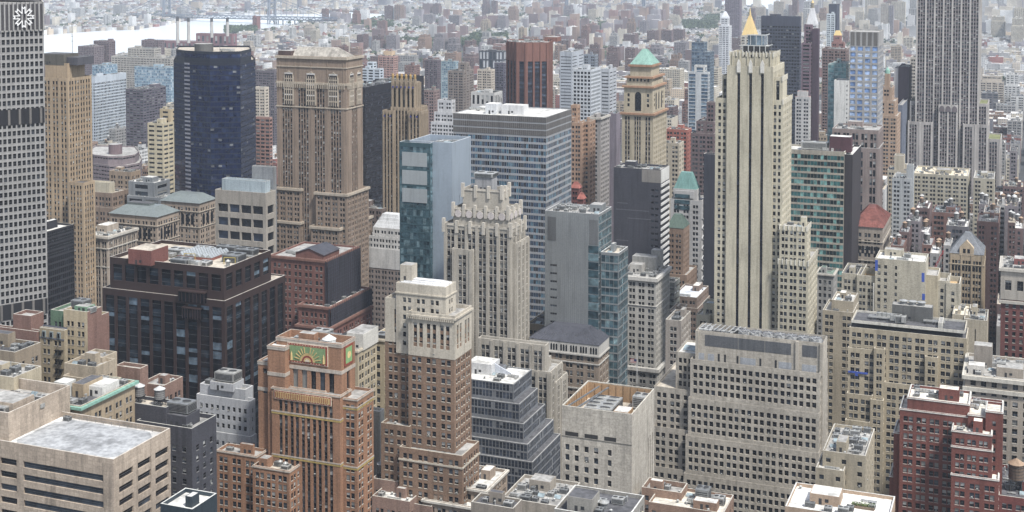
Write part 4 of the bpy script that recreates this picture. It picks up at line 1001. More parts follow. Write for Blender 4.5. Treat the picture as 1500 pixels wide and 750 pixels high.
while k * 2.1 < L:
    strip(mb, k * 2.1, k * 2.1 + .7, .1, .9, z - 14, z, WB); k += 1
mb.build('top_louvres', b.root)
for zc_, in ((z - 56,), (z - 152,)):
    mb = MB(); strip(mb, .3, L - .3, .002, .25, zc_ - 4.2, zc_ + 3.4, W((36, 36, 42)))
    for j in range(int(L / 5.2) + 1): strip(mb, j * 5.2 + 1.5, j * 5.2 + 2.6, .25, .8, zc_ - 4.2, zc_ + 3.4, W((110, 106, 102)))
    mb.build('louvre_floor', b.root)
# star emblem: open eight-limbed white star
mb = MB(); cx_ = L * ((32 + 95) / 158.5) ; zc = z - 7.4; wh = W((236, 236, 236), 'plain', .5, .2)
def epts(r, a): return cx_ + r * sin(a), zc + r * cos(a)
for k in range(8):
    a = k * pi / 4 + pi / 8 * 0; hw = .72; R_ = 5.4; r_ = 1.7
    def ep(r, o, a=a): return cx_ + r * sin(a) + o * cos(a), zc + r * cos(a) - o * sin(a)
    seq = [ep(r_, -hw), ep(R_ - .3, -hw), ep(R_ - 1.3, 0), ep(R_ - .3, hw), ep(r_, hw)]
    for i in range(4):
        (xa, za), (xb, zb_) = seq[i], seq[i + 1]
        P1_ = p + d * xa + nn * 1.1; P2_ = p + d * xb + nn * 1.1; mb.bar((P1_.x, P1_.y, za), (P2_.x, P2_.y, zb_), .38, wh)
mb.build('emblem', b.root)
mb = MB(); c0 = p + d * L * .2; c1 = p + d * L * .78
bx = at_depth(20, 0, 690); mb.box(bx.x - 25, bx.y - 3, z - .5, bx.x + 10, bx.y + 14, z + 9, W((90, 88, 90))); mb.build('bulkhead', b.root)

# --- dark glass slab beside it
building('dark_glass_block', 'low black glass block tucked behind the white gridded tower with a pale roof edge', 'office block', 740,
    [[30, 66, 108.5, 340, 0, dict(clut=.2, roof=RW)]], S(fh=3.7, wh=2.6, ww=1.4, n=50, gap=.2, end=.4, top=1, r=.1, glass=(glass_mat((24, 26, 32)), glass_mat((34, 36, 42))), mix=(.8, .2, 0, 0)), W((48, 48, 54)), RW, W((170, 164, 150)), short='the low black glass block', vb=440)
# --- ornate stone and hip-roofed group
sfl = S(fh=3.8, wh=2.1, ww=1.15, n=2, gap=.4, pier=1.5, end=1.4, top=4, r=.4, sr=.2, sp=W((120, 108, 98)), pil=(.3, .8), mix=(.5, .15, .25, .1))
b = building('ornate_block', 'fluted tan stone block with a row of small arches under its white roof', 'building', 850,
    [[109, 158, 200, 346, 0, dict(roof=RW, belts=[(8, .6, .6), (20, .5, .4)])]], sfl, W((172, 158, 142)), RW, short='the arcaded tan block', vb=450, cornice=(1.5, 1.2), seed=41)
sit = S(fh=3.9, wh=2.1, ww=1.3, n=2, gap=.8, pier=1.8, end=1.6, top=3.5, r=.35, mix=(.6, .2, .12, .08))
GRH = W((150, 160, 158), 'metal', .6, .6); ST = W((164, 146, 128))
def arcade(b, ti, zoff, h, n, f0=.12, f1=.88, m=None):
    T = b.tiers[ti]; mb = MB(); m = m or DARKG
    for e in (0, 1):
        p, q = Vector(T['P'][e]), Vector(T['P'][(e + 1)]); L = (q - p).length; d = (q - p) / L; nn = Vector((d.y, -d.x)) * .05
        k = n if e == 0 else max(2, int(n * L / (Vector(T['P'][1]) - Vector(T['P'][0])).length))
        w = L * (f1 - f0) / k
        for i in range(k):
            c = L * f0 + w * (i + .5); z1 = T['z'] - zoff; z0 = z1 - h; hw = w * .3
            pts = []
            for (dx_, dz) in ((-hw, z0), (hw, z0), (hw, z1 - hw), (hw * .7, z1 - hw * .3), (0, z1), (-hw * .7, z1 - hw * .3), (-hw, z1 - hw)):
                g = p + d * (c + dx_) + nn; pts.append((g.x, g.y, dz))
            mb.face(pts, m)
    return mb.build('arcade', b.root)
b = building('hip_roofed_block', 'tan stone block with grey-green hipped roof and tall arcade, front of the pair', 'building', 880, group='pair of hip-roofed stone blocks', tiers=
    [[161, 230, 262, 318, 0, dict(noclut=1, ph=.4, belts=[(6, .5, .5), (17, .5, .5)])]], st=sit, wall=ST, roof=RG, cap=W((178, 166, 148)), short='the front hip-roofed block', vb=360)
arcade(b, 0, 8, 7.5, 8); hip(b, 0, 5, GRH, .2, .3, .8)
mb = MB(); x, y = rp(b.tiers[0], .4, .5); mb.box(x - 8, y - 3, b.tiers[0]['z'] + 4, x + 10, y + 3, b.tiers[0]['z'] + 6.5, W((96, 104, 104)), top=RD); mb.build('roof_well', b.root)
b = building('hip_roofed_block', 'tan stone block with grey-green hipped roof and two tall arches, rear of the pair', 'building', 930, group='pair of hip-roofed stone blocks', tiers=
    [[236, 292, 316, 298, 0, dict(noclut=1, ph=.4, belts=[(6, .5, .5), (17, .5, .5)])]], st=sit, wall=ST, roof=RG, cap=W((178, 166, 148)), short='the rear hip-roofed block', vb=350)
arcade(b, 0, 8, 7.5, 6); hip(b, 0, 5, GRH, .22, .3, .8)
b = building('plant_building', 'grey louvred rooftop plant building rising between the two hip-roofed blocks', 'building', 955,
    [[188, 226, 249, 268, 0, dict(ph=.5)], [186, 235, 254, 290, -3, dict(wing=1)]], S(fh=5, wh=2.6, ww=9, n=1, pier=2, end=2, top=2, r=.3), W((160, 164, 168), 'metal'), RW, W((198, 200, 200)), short='the grey louvred plant building', seed=44, clutter=1.5)
b = building('brown_block', 'brown brick block with a cream rooftop pavilion left of the front hip-roofed block', 'building', 960,
    [[128, 160, 168, 268, 0, dict(roof=W((206, 200, 180), 'roof'), wall=W((186, 176, 152)), st=S(blank=True), z0=at_depth(160, 285, 960).z)], [124, 164, 190, 283, -2, dict(clut=.5)], [124, 166, 192, 305, -4, dict(clut=.2)]], sit, W((140, 118, 100), 'brick'), RT, short='the pavilion-topped brown block', seed=45)
building('brown_block', 'tan brick block with green patched roof right of the pavilion-topped block', 'building', 1010,
    [[160, 192, 206, 252, 0, dict(clut=2)]], sit, W((158, 136, 112)), RT, short=None, seed=46)

# --- tan fluted art deco skyscraper
sck = S(fh=3.7, wh=2.0, ww=1.25, n=2, gap=1.0, pier=1.8, end=1.6, top=2, r=.4, sr=.12, sp=W((152, 128, 98)), mix=(.5, .15, .22, .13))
TN = W((174, 150, 118))
b = building('fluted_tower', 'tan art deco skyscraper with a fluted corrugated crown and radio mast', 'skyscraper', 850,
    [[66, 98, 124, 93, 2.5, dict(st=S(fh=14, wh=9, ww=1.2, n=1, pier=1.3, end=1, top=2.5, r=.7, pil=(.8, .8), sr=.6, sp=TN), noclut=1, roof=RD)],
     [62, 99, 134, 115, 0, dict(noclut=1, wing=1)], [100, 122, 139, 268, -7, dict(wing=1, noclut=1)]], sck, TN, RD, W((176, 150, 116)), short='the tan fluted skyscraper', vb=325)
bulk(b, 0, .3, .4, 20, 14, 7, W((96, 92, 84)), RD); bulk(b, 0, .75, .6, 22, 16, 5, W((84, 84, 92)), RD)
put(b, 0, 'antenna', .85, .5, 14, 14, 20, dz=5)
# --- black faceted glass tower
bg_ = (glass_mat((18, 32, 70), .07, .3), glass_mat((38, 54, 92), .07, .4), glass_mat((120, 124, 130), .1, .4))
s27 = S(fh=3.9, wh=3.0, ww=2.4, n=40, gap=.12, end=.2, top=2, r=.06, glass=bg_, mix=(.66, .28, .06, 0))
b = building('black_glass_tower', 'faceted midnight-blue glass skyscraper with one diagonally striped narrow facet', 'skyscraper', 1000, [], s27, W((30, 36, 54), 'plain', .4, .4), RT, W((52, 54, 64)), short='the midnight-blue glass tower', vb=262, clutter=0,
    poly=[([(258, 1012), (270, 1000), (278, 996), (307, 986), (352, 990), (368, 1016), (366, 1050), (262, 1050)], 72), ([(254, 1012), (270, 998), (278, 994), (307, 984), (352, 988), (374, 1022), (370, 1060), (258, 1060)], 88)])
T = b.tiers[1]; p, q = Vector(T['P'][1]), Vector(T['P'][2]); d = (q - p); L = d.length; d /= L; nn = Vector((d.y, -d.x)); mb = MB()
z = T['z'] - 2
while z > 60:
    strip(mb, .2, L - .2, .1, .35, z - .0, z + 1.3, W((150, 150, 160))); z -= 3.1
mb.build('striped_facet', b.root)
T = b.tiers[0]; mb = MB(); cx_ = sum(P[0] for P in T['P']) / 8; cy_ = sum(P[1] for P in T['P']) / 8; mb.cyl(cx_, cy_ - 8, T['zr'], T['zr'] + 6, 7, 7, 20, W((96, 96, 96)), capm=RG); mb.build('roof_drum', b.root)
o = kit_part(b.root, 'antenna', cx_ + 14, cy_ - 8, T['zr'], 10, 10, 8); kit_part(b.root, 'duct', cx_ + 18, cy_ - 4, T['zr'], 12, 8, 2.5)
# --- gothic arched brown tower
GB = W((146, 126, 108)); GB2 = W((182, 168, 148))
s25 = S(fh=3.55, wh=1.9, ww=1.15, n=2, gap=.6, pier=1.9, end=1.7, top=2.8, r=.4, mix=(.35, .15, .3, .2), pil=(.3, .7))
s25c = S(fh=3.55, wh=2.0, ww=1.2, n=4, gap=.55, pier=5.5, end=4.2, top=18, r=.5, sr=.35, sp=W((96, 80, 72)), mix=(.4, .15, .3, .15), pil=(.3, .7))
b = building('gothic_tower', 'broad brown brick skyscraper with tall Gothic arched windows and a low white hipped roof', 'skyscraper', 880,
    [[405, 507, 531, 84, 0, dict(st=s25c, edges={1: s25c}, noclut=1, belts=[(7, .6, .5), (17.5, 1.6, .5), (34, .8, .5)], wing=1)],
     [397, 441, -22, 276, -1.5, dict(wing=1, noclut=1, st=s25)], [462, 508, 540, 284, -3, dict(wing=1, noclut=1, st=s25)],
     [389, 440, -22, 325, -3.5, dict(wing=1, noclut=1, st=s25)], [455, 497, 545, 334, -7, dict(wing=1, noclut=1, st=s25)]], s25, GB, RT, GB2, short='the brown Gothic skyscraper', vb=362, cornice=(1.6, .9), cornm=GB2)
T = b.tiers[0]; hip(b, 0, 6.2, W((158, 152, 142), 'roof'), .22, .3, -3.5, z=T['zr'] + .3)
mb = MB()
for e, cols in ((0, (.18, .5, .82)), (1, (.3, .75))):
    p, q = Vector(T['P'][e]), Vector(T['P'][e + 1]); L = (q - p).length; d = (q - p) / L; nn = Vector((d.y, -d.x))
    for c in cols:
        w_ = 6.4 if e == 0 else 5; z1 = T['z'] - 11; z0 = T['z'] - 33
        for (hw, dd, m_) in ((w_ / 2 + .7, .35, GB2), (w_ / 2, .45, W((60, 56, 58)))):
            pts = []
            for (a, zz_) in ((-hw, z0), (hw, z0), (hw, z1 - hw), (hw * .75, z1 - hw * .35), (0, z1 + (.9 if dd < .4 else 0)), (-hw * .75, z1 - hw * .35), (-hw, z1 - hw)):
                g = p + d * (L * c + a) + nn * dd; pts.append((g.x, g.y, zz_))
            mb.face(pts, m_)
            for i in range(len(pts)):
                a_, b_ = pts[i], pts[(i + 1) % len(pts)]; mb.face((a_, (a_[0] - nn.x * dd, a_[1] - nn.y * dd, a_[2]), (b_[0] - nn.x * dd, b_[1] - nn.y * dd, b_[2]), b_), m_)
        for j in range(5):
            s0 = L * c - w_ / 2 + w_ * j / 4; strip(mb, s0 - .22, s0 + .22, .45, .75, z0, z1 - 2.6, GB2)
        for j in range(6): strip(mb, L * c - w_ / 2, L * c + w_ / 2, .451, .55, z0 + 2.6 + j * 3.6, z0 + 3.5 + j * 3.6, (W((210, 206, 200)) if j % 2 else GB2))
    for j in range(int(L / 1.6)): strip(mb, j * 1.6 + .5, j * 1.6 + 1.1, .5, .9, T['z'] - 21.5, T['z'] - 17.6, GB2)
mb.build('gothic_arch', b.root)
mb = MB(); x, y = rp(T, .1, .2); mb.box(x - 5, y - 3, T['z'] - 1, x + 5, y + 3, T['z'] + 3, W((90, 70, 66)), top=RG); mb.build('bulkhead', b.root)
# --- blueish terrace pavilion building
b = building('concrete_block', 'beige concrete block with dark glazed top floors and pale blue rooftop screens', 'office block', 860,
    [[369, 400, 405, 245, 14, dict(st=S(blank=True), wall=W((168, 172, 176), 'metal'), wing=1, roof=RW, noclut=1)], [325, 388, 396, 266, 6, dict(st=S(blank=True), wall=W((164, 180, 188)), wing=1, noclut=1)],
     [315, 389, 404, 283, 0, dict(st=S(fh=9, wh=5.4, ww=6.2, n=1, pier=1.5, end=2.2, top=9, r=.9, glass=(DARKG, glass_mat((40, 52, 70))), mix=(.7, .3, 0, 0)), noclut=1)]], S(), W((164, 156, 144)), RG, short='the blue-screened block', vb=350)
# --- white stepped pyramid-top building
s24 = S(fh=3.7, wh=1.9, ww=1.2, n=2, gap=.6, pier=1.5, end=1.3, top=2, r=.4, mix=(.6, .2, .1, .1))
WH = W((196, 194, 190))
b = building('wedding_cake_building', 'white stepped building like a wedding cake with a ribbed domed roof', 'building', 900,
    [[546, 588, -16, 336, 5, dict(noclut=1, wall=WH, wing=1)], [536, 592, -26, 349, 2.5, dict(noclut=1, wall=WH, wing=1)], [528, 598, -34, 368, 0, dict(noclut=1, wall=WH, st=S(fh=11, wh=10, ww=1.5, n=1, pier=1.5, end=1.2, top=3, r=.6, base=1), z0=at_depth(590, 396, 900).z)], [528, 598, -34, 396, .3, dict(noclut=1, wing=1)]], s24, W((138, 124, 116), 'brick'), RG, W((204, 202, 198)), short='the white wedding-cake building', vb=455)
for k in range(4): hip(b, 0, 2.2, W((204, 206, 208)), .06, .06, -.2 - k * 1.3, z=b.tiers[0]['z'] + k * 2.2, name='stepped_roof')
building('brown_block', 'brown brick block with plain roof between the Gothic skyscraper and the wedding-cake building', 'building', 930,
    [[520, 560, 585, 306, 0]], s24, W((122, 106, 100), 'brick'), RG, short=None, seed=49)
# --- Chanin-like tan buttressed tower and black slab behind
b = building('black_slab', 'black glass slab standing right behind the tan finial-topped tower', 'office tower', 985,
    [[500, 535, 621, 128, 0]], S(fh=3.8, wh=2.5, ww=1.8, n=50, gap=.25, end=.3, top=5, r=.1, glass=(glass_mat((34, 36, 44)), glass_mat((50, 54, 64))), mix=(.7, .28, .0, .02)), W((42, 42, 50), 'plain', .4, .5), RD, W((70, 70, 76)), short='the black glass slab', vb=330)
TC = W((160, 142, 118)); s49 = S(fh=3.6, wh=2.2, ww=1.1, n=1, pier=1.3, end=1.5, top=2.5, r=.5, sr=.35, sp=W((110, 96, 84)), pil=(.5, .7), mix=(.55, .2, .15, .1))
b = building('finial_tower', 'tan stone tower whose buttressed crown ends in six blunt gold finials', 'tower', 930,
    [[574, 609, 615, 120, 2, dict(st=S(fh=40, wh=12, ww=1.4, n=1, pier=1.8, end=1.4, top=5, r=1, pil=(1.2, .9), base=1), noclut=1, ph=.5, z0=0)],
     [598, 616, 627, 163, -3, dict(st=s49, wing=1, noclut=1)], [560, 577, -12, 162, -3, dict(st=s49, wing=1, noclut=1)], [572, 608, -20, 158, -.5, dict(st=s49, wing=1, noclut=1)]], s49, TC, RT, TC, short='the finial-topped tower', vb=320)
T = b.tiers[0]; mb = MB(); BLU = W((60, 66, 150)); GD = W((170, 136, 70))
for k in range(6):
    for (fx, fy) in (((k + .2) / 5.4, .03),):
        x, y = rp(T, fx, fy); mb.box(x - .9, y - .9, T['z'] - 2, x + .9, y + .9, T['z'] + 2, TC); mb.cyl(x, y, T['z'] + 2, T['z'] + 4.2, .9, 1.0, 8, GD); mb.cyl(x, y, T['z'] + 4.2, T['z'] + 5.6, 1.0, .2, 8, GD)
mb.build('finial', b.root)
for ti, n in ((0, 6), (1, 2), (2, 2)):
    U = b.tiers[ti]; mb = MB()
    for k in range(n): x = U['x0'] + (U['x1'] - U['x0']) * (k + .5) / n; mb.box(x - .5, U['y0'] - 1.5, U['z'] - 4.5, x + .5, U['y0'] - 1.22, U['z'] - 3.3, BLU)
    mb.build('blue_tile', b.root)

# --- copper pyramid tower (centre)
s55 = S(fh=3.65, wh=2.0, ww=1.3, n=2, gap=.6, pier=2.6, end=2.2, top=3, r=.4, sill=W((196, 186, 166)), mix=(.5, .2, .15, .15))
s55m = S(fh=3.65, wh=2.1, top=3, r=.4, cols=[(.10, .16), (.19, .25), (.40, .45), (.475, .525), (.55, .60), (.75, .81), (.84, .90)], sp=W((120, 110, 100)), sr=.15, mix=(.5, .2, .15, .15))
T5 = W((182, 168, 140)); TR = W((150, 108, 82))
b = building('copper_pyramid_tower', 'buff stone tower under a pale green copper pyramid roof at top centre', 'tower', 960,
    [[923, 954, 966, 95, 4, dict(st=S(fh=7, wh=4.2, ww=1.9, n=4, gap=1.4, end=3, top=3.5, r=.6, base=3), noclut=1)],
     [918, 955, 971, 112, 2, dict(st=S(fh=5, wh=2, ww=1.6, n=6, gap=1.8, end=2, top=1.8, base=.5), noclut=1)],
     [914, 956, 974, 126, 0, dict(noclut=1, st=S(fh=3.65, wh=2, top=6, r=.4, cols=[(.12, .2), (.8, .88)]), z0=at_depth(956, 166, 960).z)],
     [911, 957, 976.5, 166, -1.2, dict(noclut=1, st=s55m, edges={1: s55})]], s55, T5, RG, W((150, 112, 84)), short='the copper pyramid tower', vb=242, cornice=(1.4, 1.3), cornm=W((170, 128, 96)))
hip(b, 0, 10.5, W((132, 176, 162)), .42, .36, .2, name='pyramid_roof')
T = b.tiers[2]; mb = MB(); cx_ = (T['x0'] + T['x1']) / 2; y = T['y0']
pts = [(cx_ - 2.3, y - .1, T['z'] - 18.5), (cx_ + 2.3, y - .1, T['z'] - 18.5), (cx_ + 2.3, y - .1, T['z'] - 7)] + [(cx_ + 2.3 * cos(pi * i / 8), y - .1, T['z'] - 7 + 2.3 * sin(pi * i / 8)) for i in range(1, 8)] + [(cx_ - 2.3, y - .1, T['z'] - 7)]
mb.face(pts, DARKG); mb.build('arched_window', b.root)
for k in range(3):
    mb = MB(); yy = T['y0'] + (T['y1'] - T['y0']) * (.28 + .22 * k); pts = [(T['x1'] + .1, yy - 1.3, T['z'] - 18), (T['x1'] + .1, yy + 1.3, T['z'] - 18), (T['x1'] + .1, yy + 1.3, T['z'] - 7), (T['x1'] + .1, yy, T['z'] - 5.2), (T['x1'] + .1, yy - 1.3, T['z'] - 7)]; mb.face(pts, DARKG); mb.build('arched_window', b.root)
# --- black slab with white striped edge
s16 = S(fh=3.8, wh=1.1, top=12, r=.3, cols=[(.80, .86), (.88, .95)], glass=(DARKG, MIDG), mix=(.6, .4, 0, 0))
b = building('charcoal_slab', 'charcoal brick slab whose narrow side is banded with white stripes', 'office tower', 800,
    [[899, 968, 980, 249, 0, dict(edges={1: S(blank=True)}, roof=RG, clut=1.2)]], s16, W((70, 70, 80), 'brick'), RG, W((130, 126, 120)), short='the charcoal slab', vb=388, seed=16)
T = b.tiers[0]; mb = MB(); x = T['x1']; z = T['z'] - 9
mb.box(x + .02, T['y0'], T['z'] - 8.2, x + .2, T['y1'], T['z'] - .2, W((206, 204, 198)))
while z > 30:
    mb.box(x + .02, T['y0'] + .2, z - 3.4, x + .12, T['y1'], z - 1.6, DARKG); mb.box(x + .02, T['y0'], z - 1.6, x + .5, T['y1'], z, W((210, 208, 204))); z -= 3.8
mb.build('stripe', b.root)
mb = MB(); P0 = T['P'][0]; L = T['P'][1][0] - P0[0]; mb.box(P0[0] + L * .60, P0[1] - .05, T['z'] - 8, P0[0] + L, P0[1] - .003, T['z'] - .3, W((140, 134, 128)))
for k, (a, c, zz_) in enumerate(((.08, .3, 22), (.05, .75, 26), (.05, .32, 45), (.3, .8, 31))): mb.box(P0[0] + L * a, P0[1] - .05, T['z'] - zz_, P0[0] + L * c, P0[1] - .003, T['z'] - zz_ + .5, W((100, 100, 108)))
mb.build('wall_panel', b.root)
# --- verdigris pyramid topped pale tower
b = building('pale_postmodern_tower', 'pale stone tower capped by a flat-topped verdigris pyramid beside the charcoal slab', 'tower', 900,
    [[986, 1021, 1026, 278, 1.5, dict(noclut=1, wing=1, z0=at_depth(1020, 300, 900).z)], [982, 1028, 1038, 294, 0, dict(noclut=1)]], S(fh=3.7, wh=2.0, ww=1.3, n=2, gap=.4, pier=3, end=2.5, top=3.5, r=.4, mix=(.6, .3, .05, .05)), W((186, 184, 182)), RG, short='the verdigris-topped pale tower', vb=430)
hip(b, 0, 11, W((112, 160, 154)), .27, .3, -.3, name='pyramid_roof'); T = b.tiers[1]; mb = MB(); P0 = T['P'][0]; L = T['P'][1][0] - P0[0]
mb.box(P0[0] + L * .12, P0[1] - .2, T['z'] + 1, P0[0] + L * .75, P0[1] + .9, T['z'] + 6, W((186, 184, 182))); 
for k in range(3): mb.box(P0[0] + L * .14, P0[1] - .3, T['z'] - 7 + k * 4, P0[0] + L * .62, P0[1] - .21 + (.2 if k < 2 else 0), T['z'] - 4.4 + k * 4, bl[0])
for k in range(14):
    z = T['z'] - 12 - k * 7; mb.bar((T['x1'] + .3, T['y0'], z), (T['x1'] + .3, T['y1'], z - 7), .5, W((200, 200, 200))); mb.bar((T['x1'] + .3, T['y1'], z), (T['x1'] + .3, T['y0'], z - 7), .4, W((200, 200, 200)))
mb.build('cross_bracing', b.root)
b = building('green_hip_tower', 'brown brick tower with dark green hipped roof in front of the verdigris-topped tower', 'tower', 845,
    [[976, 1001, 1010, 335, 0, dict(noclut=1, ph=.4, wing=1)], [976, 1006, 1021, 403, -2, dict(noclut=1)]], S(fh=3.5, wh=1.7, ww=1.1, n=2, gap=.7, pier=2, end=1.6, top=4, mix=(.4, .2, .25, .15)), W((140, 114, 94), 'brick'), RG, W((170, 150, 126)), short='the green-hipped brick tower', vb=425)
hip(b, 0, 7.5, W((84, 104, 94)), .3, .36, .2)
# --- right: ribbon glass block with dark flank
b = building('ribbon_glass_block', 'green glass office block with pale bands and blank dark right flank, rooftop cooling plant', 'office block', 805,
    [[1120, 1237, -22, 222.5, 0, dict(st=S(fh=3.9, wh=2.65, ww=1.9, n=60, gap=.1, end=.3, top=2.8, r=.15, glass=(glass_mat((48, 112, 116), .08, .5), glass_mat((120, 180, 176), .08, .5), glass_mat((20, 48, 54), .08, .4)), mix=(.45, .15, .0, .4)), roof=RW, noclut=1, z0=0)],
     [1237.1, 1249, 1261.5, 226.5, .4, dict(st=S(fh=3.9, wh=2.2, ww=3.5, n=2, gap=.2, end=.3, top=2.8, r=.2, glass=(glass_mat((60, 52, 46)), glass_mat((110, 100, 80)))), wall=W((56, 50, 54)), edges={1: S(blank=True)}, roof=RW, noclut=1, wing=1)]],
    S(), W((164, 156, 140)), RW, W((208, 206, 200)), short='the green ribbon block', vb=420)
put(b, 0, 'cooling_unit:a', .60, .5, 16, 7, 5.5); bulk(b, 0, .93, .45, 13, 8, 9.5, W((84, 52, 60)), RW); put(b, 0, 'duct', .78, .3, 7, 5, 2.6); put(b, 0, 'duct', .15, .6, 6, 4, 1.4)
# --- hexagon-slot slim tower with white wall
LB = (glass_mat((150, 176, 214), .15, .2), glass_mat((110, 146, 200), .12, .3), W((214, 220, 228)))
b = building('slatted_tower', 'slim grey tower with pale blue window columns and flared louvred crown', 'tower', 1150,
    [[1245, 1287, 1294.5, 47, 0, dict(st=S(fh=5.2, wh=3.5, ww=3.5, n=1, pier=1.2, end=.7, top=13, r=.4, glass=LB, mix=(.5, .3, .2, 0)), noclut=1, wing=1)],
     [1222, 1243.5, -20, 118, -2, dict(st=S(fh=4.0, wh=1.4, top=4, cols=[(.84, .91), ]), wall=W((212, 210, 204)), wing=1, noclut=1)]], S(), W((160, 158, 156)), RG, short='the blue-slatted tower', vb=190)
T = b.tiers[0]; mb = MB(); P0 = T['P'][0]; L = T['P'][1][0] - P0[0]
for k in range(5): mb.box(P0[0] + L * (k / 5 + .035), P0[1] - .15, T['z'] - 12, P0[0] + L * ((k + 1) / 5 - .035), P0[1] - .01, T['z'] - .5, W((112, 108, 104)))
mb.build('louvre_panel', b.root)
b = building('teal_glass_tower', 'slender aqua glass tower left of the blank white wall', 'tower', 1190,
    [[1219, 1240, -16, 92, 0, dict(wing=1)], [1213, 1222, -16, 94, -1, dict(wing=1)]], S(fh=3.8, wh=3.0, ww=2.2, n=30, gap=.15, end=.3, top=1, r=.08, glass=(glass_mat((110, 160, 166), .1, .3), glass_mat((150, 190, 194), .1, .3)), mix=(.6, .4, 0, 0)), W((150, 176, 178)), RG, short='the aqua glass tower', vb=205, clutter=1)
b = building('granite_podium', 'brown-grey granite building with tall paired windows and flat terrace roof below the slatted tower', 'building', 960,
    [[1219, 1287, 1294, 191, 0, dict(clut=.3, belts=[(13, .7, .5)])], [1252, 1286, 1293.5, 218, -2, dict(noclut=1, wing=1)]], S(fh=6.4, wh=4.6, ww=1.5, n=2, gap=.5, pier=2, end=1.5, top=3, r=.5, sr=.3), W((142, 126, 120)), RG, W((168, 164, 160)), short='the brown-grey granite building', vb=310, seed=68)
# --- giant setback limestone skyscraper
ES = W((172, 166, 162), 'plain'); ESP = W((112, 102, 106))
ese = S(fh=3.75, wh=1.9, ww=1.5, n=3, gap=.55, pier=1.9, end=1.5, top=3, r=.35, sr=.25, sp=ESP, pil=(.3, 1.6), pilm=W((190, 184, 178)), mix=(.5, .25, .15, .1))
b = building('setback_skyscraper', 'immense grey limestone skyscraper with pale vertical piers, rising out of the top of the picture', 'skyscraper', 1290,
    [[1344, 1437.5, -42, -96, 0, dict(st=ese, noclut=1, wing=1)],
     [1375, 1403, -12, 154, -4, dict(st=ese, noclut=1, wing=1)],
     [1333, 1447, -44, 152, 3, dict(st=ese, noclut=1, wing=1, roof=W((112, 116, 70), 'roof'))],
     [1330, 1366, -40, 179, -6, dict(st=ese, noclut=1, wing=1)], [1411, 1447.5, -40, 183, -6, dict(st=ese, noclut=1, wing=1)],
     [1312, 1335, -44, 197, -3, dict(st=ese, noclut=1, wing=1, roof=W((136, 138, 96), 'roof'))], [1444, 1466, -44, 204, -3, dict(st=ese, noclut=1, wing=1, roof=W((112, 116, 70), 'roof'))]], ese, ES, RG, W((186, 180, 174)), short='the giant limestone skyscraper', vb=252)
T = b.tiers[1]; mb = MB(); P0 = T['P'][0]; L = T['P'][1][0] - P0[0]
for k in range(3):
    c = P0[0] + L * (k + .5) / 3; hw = L / 7.2; y = P0[1] - .4
    pts = [(c - hw * 1.25, y, T['z'] - 7), (c + hw * 1.25, y, T['z'] - 7), (c + hw * 1.25, y, T['z']), (c - hw * 1.25, y, T['z'])]; mb.face(pts, W((190, 184, 178)))
    mb.face([(c - hw, y - .1, T['z'] - 7), (c + hw, y - .1, T['z'] - 7), (c + hw, y - .1, T['z'] - 4), (c + hw * .7, y - .1, T['z'] - 2), (c, y - .1, T['z'] - 1), (c - hw * .7, y - .1, T['z'] - 2), (c - hw, y - .1, T['z'] - 4)], ESP)
mb.build('arch', b.root)
# --- mid right cluster
b = building('red_hip_building', 'grey-brown stone building with a red tiled hipped roof', 'building', 830,
    [[1249, 1293, 1304, 334, 0, dict(noclut=1, ph=.4, belts=[(9, .5, .5), (21, .6, .5)])]], S(fh=4.2, wh=2.3, ww=1.3, n=2, gap=.5, pier=1.9, end=1.7, top=4, r=.4, mix=(.6, .2, .1, .1)), W((156, 144, 130)), RG, W((176, 166, 150)), short='the red hip-roofed building', vb=395)
hip(b, 0, 9, W((112, 62, 54), 'roof'), .38, .36, .6); arcade(b, 0, 12, 5, 5)
BLU = W((50, 84, 180))
b = building('beige_brick_block', 'beige brick block with a large blank wall, white roof and blue patches', 'building', 720,
    [[1282, 1356, -22, 384, 0, dict(st=S(fh=3.7, wh=1.8, top=3.5, r=.35, cols=[(.05, .11), (.18, .24), (.395, .44)], mix=(.4, .2, .2, .2)), roof=RW, clut=.3)],
     [1233, 1262, -26, 402, 2.5, dict(wing=1, roof=RD)], [1255, 1284, -20, 405, 1.2, dict(wing=1, noclut=1, roof=W((190, 160, 110), 'roof'), ph=3.4)],
     [1350, 1374, -20, 404, 1.8, dict(wing=1, st=S(blank=True), wall=W((186, 172, 142)), noclut=1)], [1370, 1390, -20, 412, 3, dict(wing=1, st=S(fh=3.7, wh=1.9, ww=1.3, n=1, pier=3, end=2.5, top=4.5), noclut=1, ph=3)], [1386, 1406, -18, 416, 2.4, dict(wing=1, st=S(fh=3.7, wh=1.9, ww=1.3, n=1, pier=3, end=2.5, top=4.5), noclut=1, ph=3, roof=W((184, 154, 108), 'roof'))]],
    S(fh=3.7, wh=1.9, ww=1.35, n=2, gap=.5, pier=1.7, end=1.4, top=3.5, r=.35, sill=W((190, 182, 164)), mix=(.35, .25, .25, .15)), W((178, 170, 150), 'brick'), RG, W((200, 194, 180)), short='the blank-walled beige block', vb=470, seed=74)
T = b.tiers[0]; mb = MB(); P0 = T['P'][0]; L = T['P'][1][0] - P0[0]
for a, z1, z0 in ((.925, 6, 11), (.94, 17.5, 21), (.94, 22.5, 26), (.0, 1, 7)): mb.box(P0[0] + L * a, P0[1] - .08, T['z'] - z0, P0[0] + L * (a + .055), P0[1] - .003, T['z'] - z1, BLU)
mb.build('blue_sheeting', b.root)
mb = MB(); mb.box(P0[0] - .9, P0[1] - .6, 20, P0[0] - .3, P0[1] - .0, T['z'] - 14, W((214, 210, 200))); mb.build('flue', b.root)
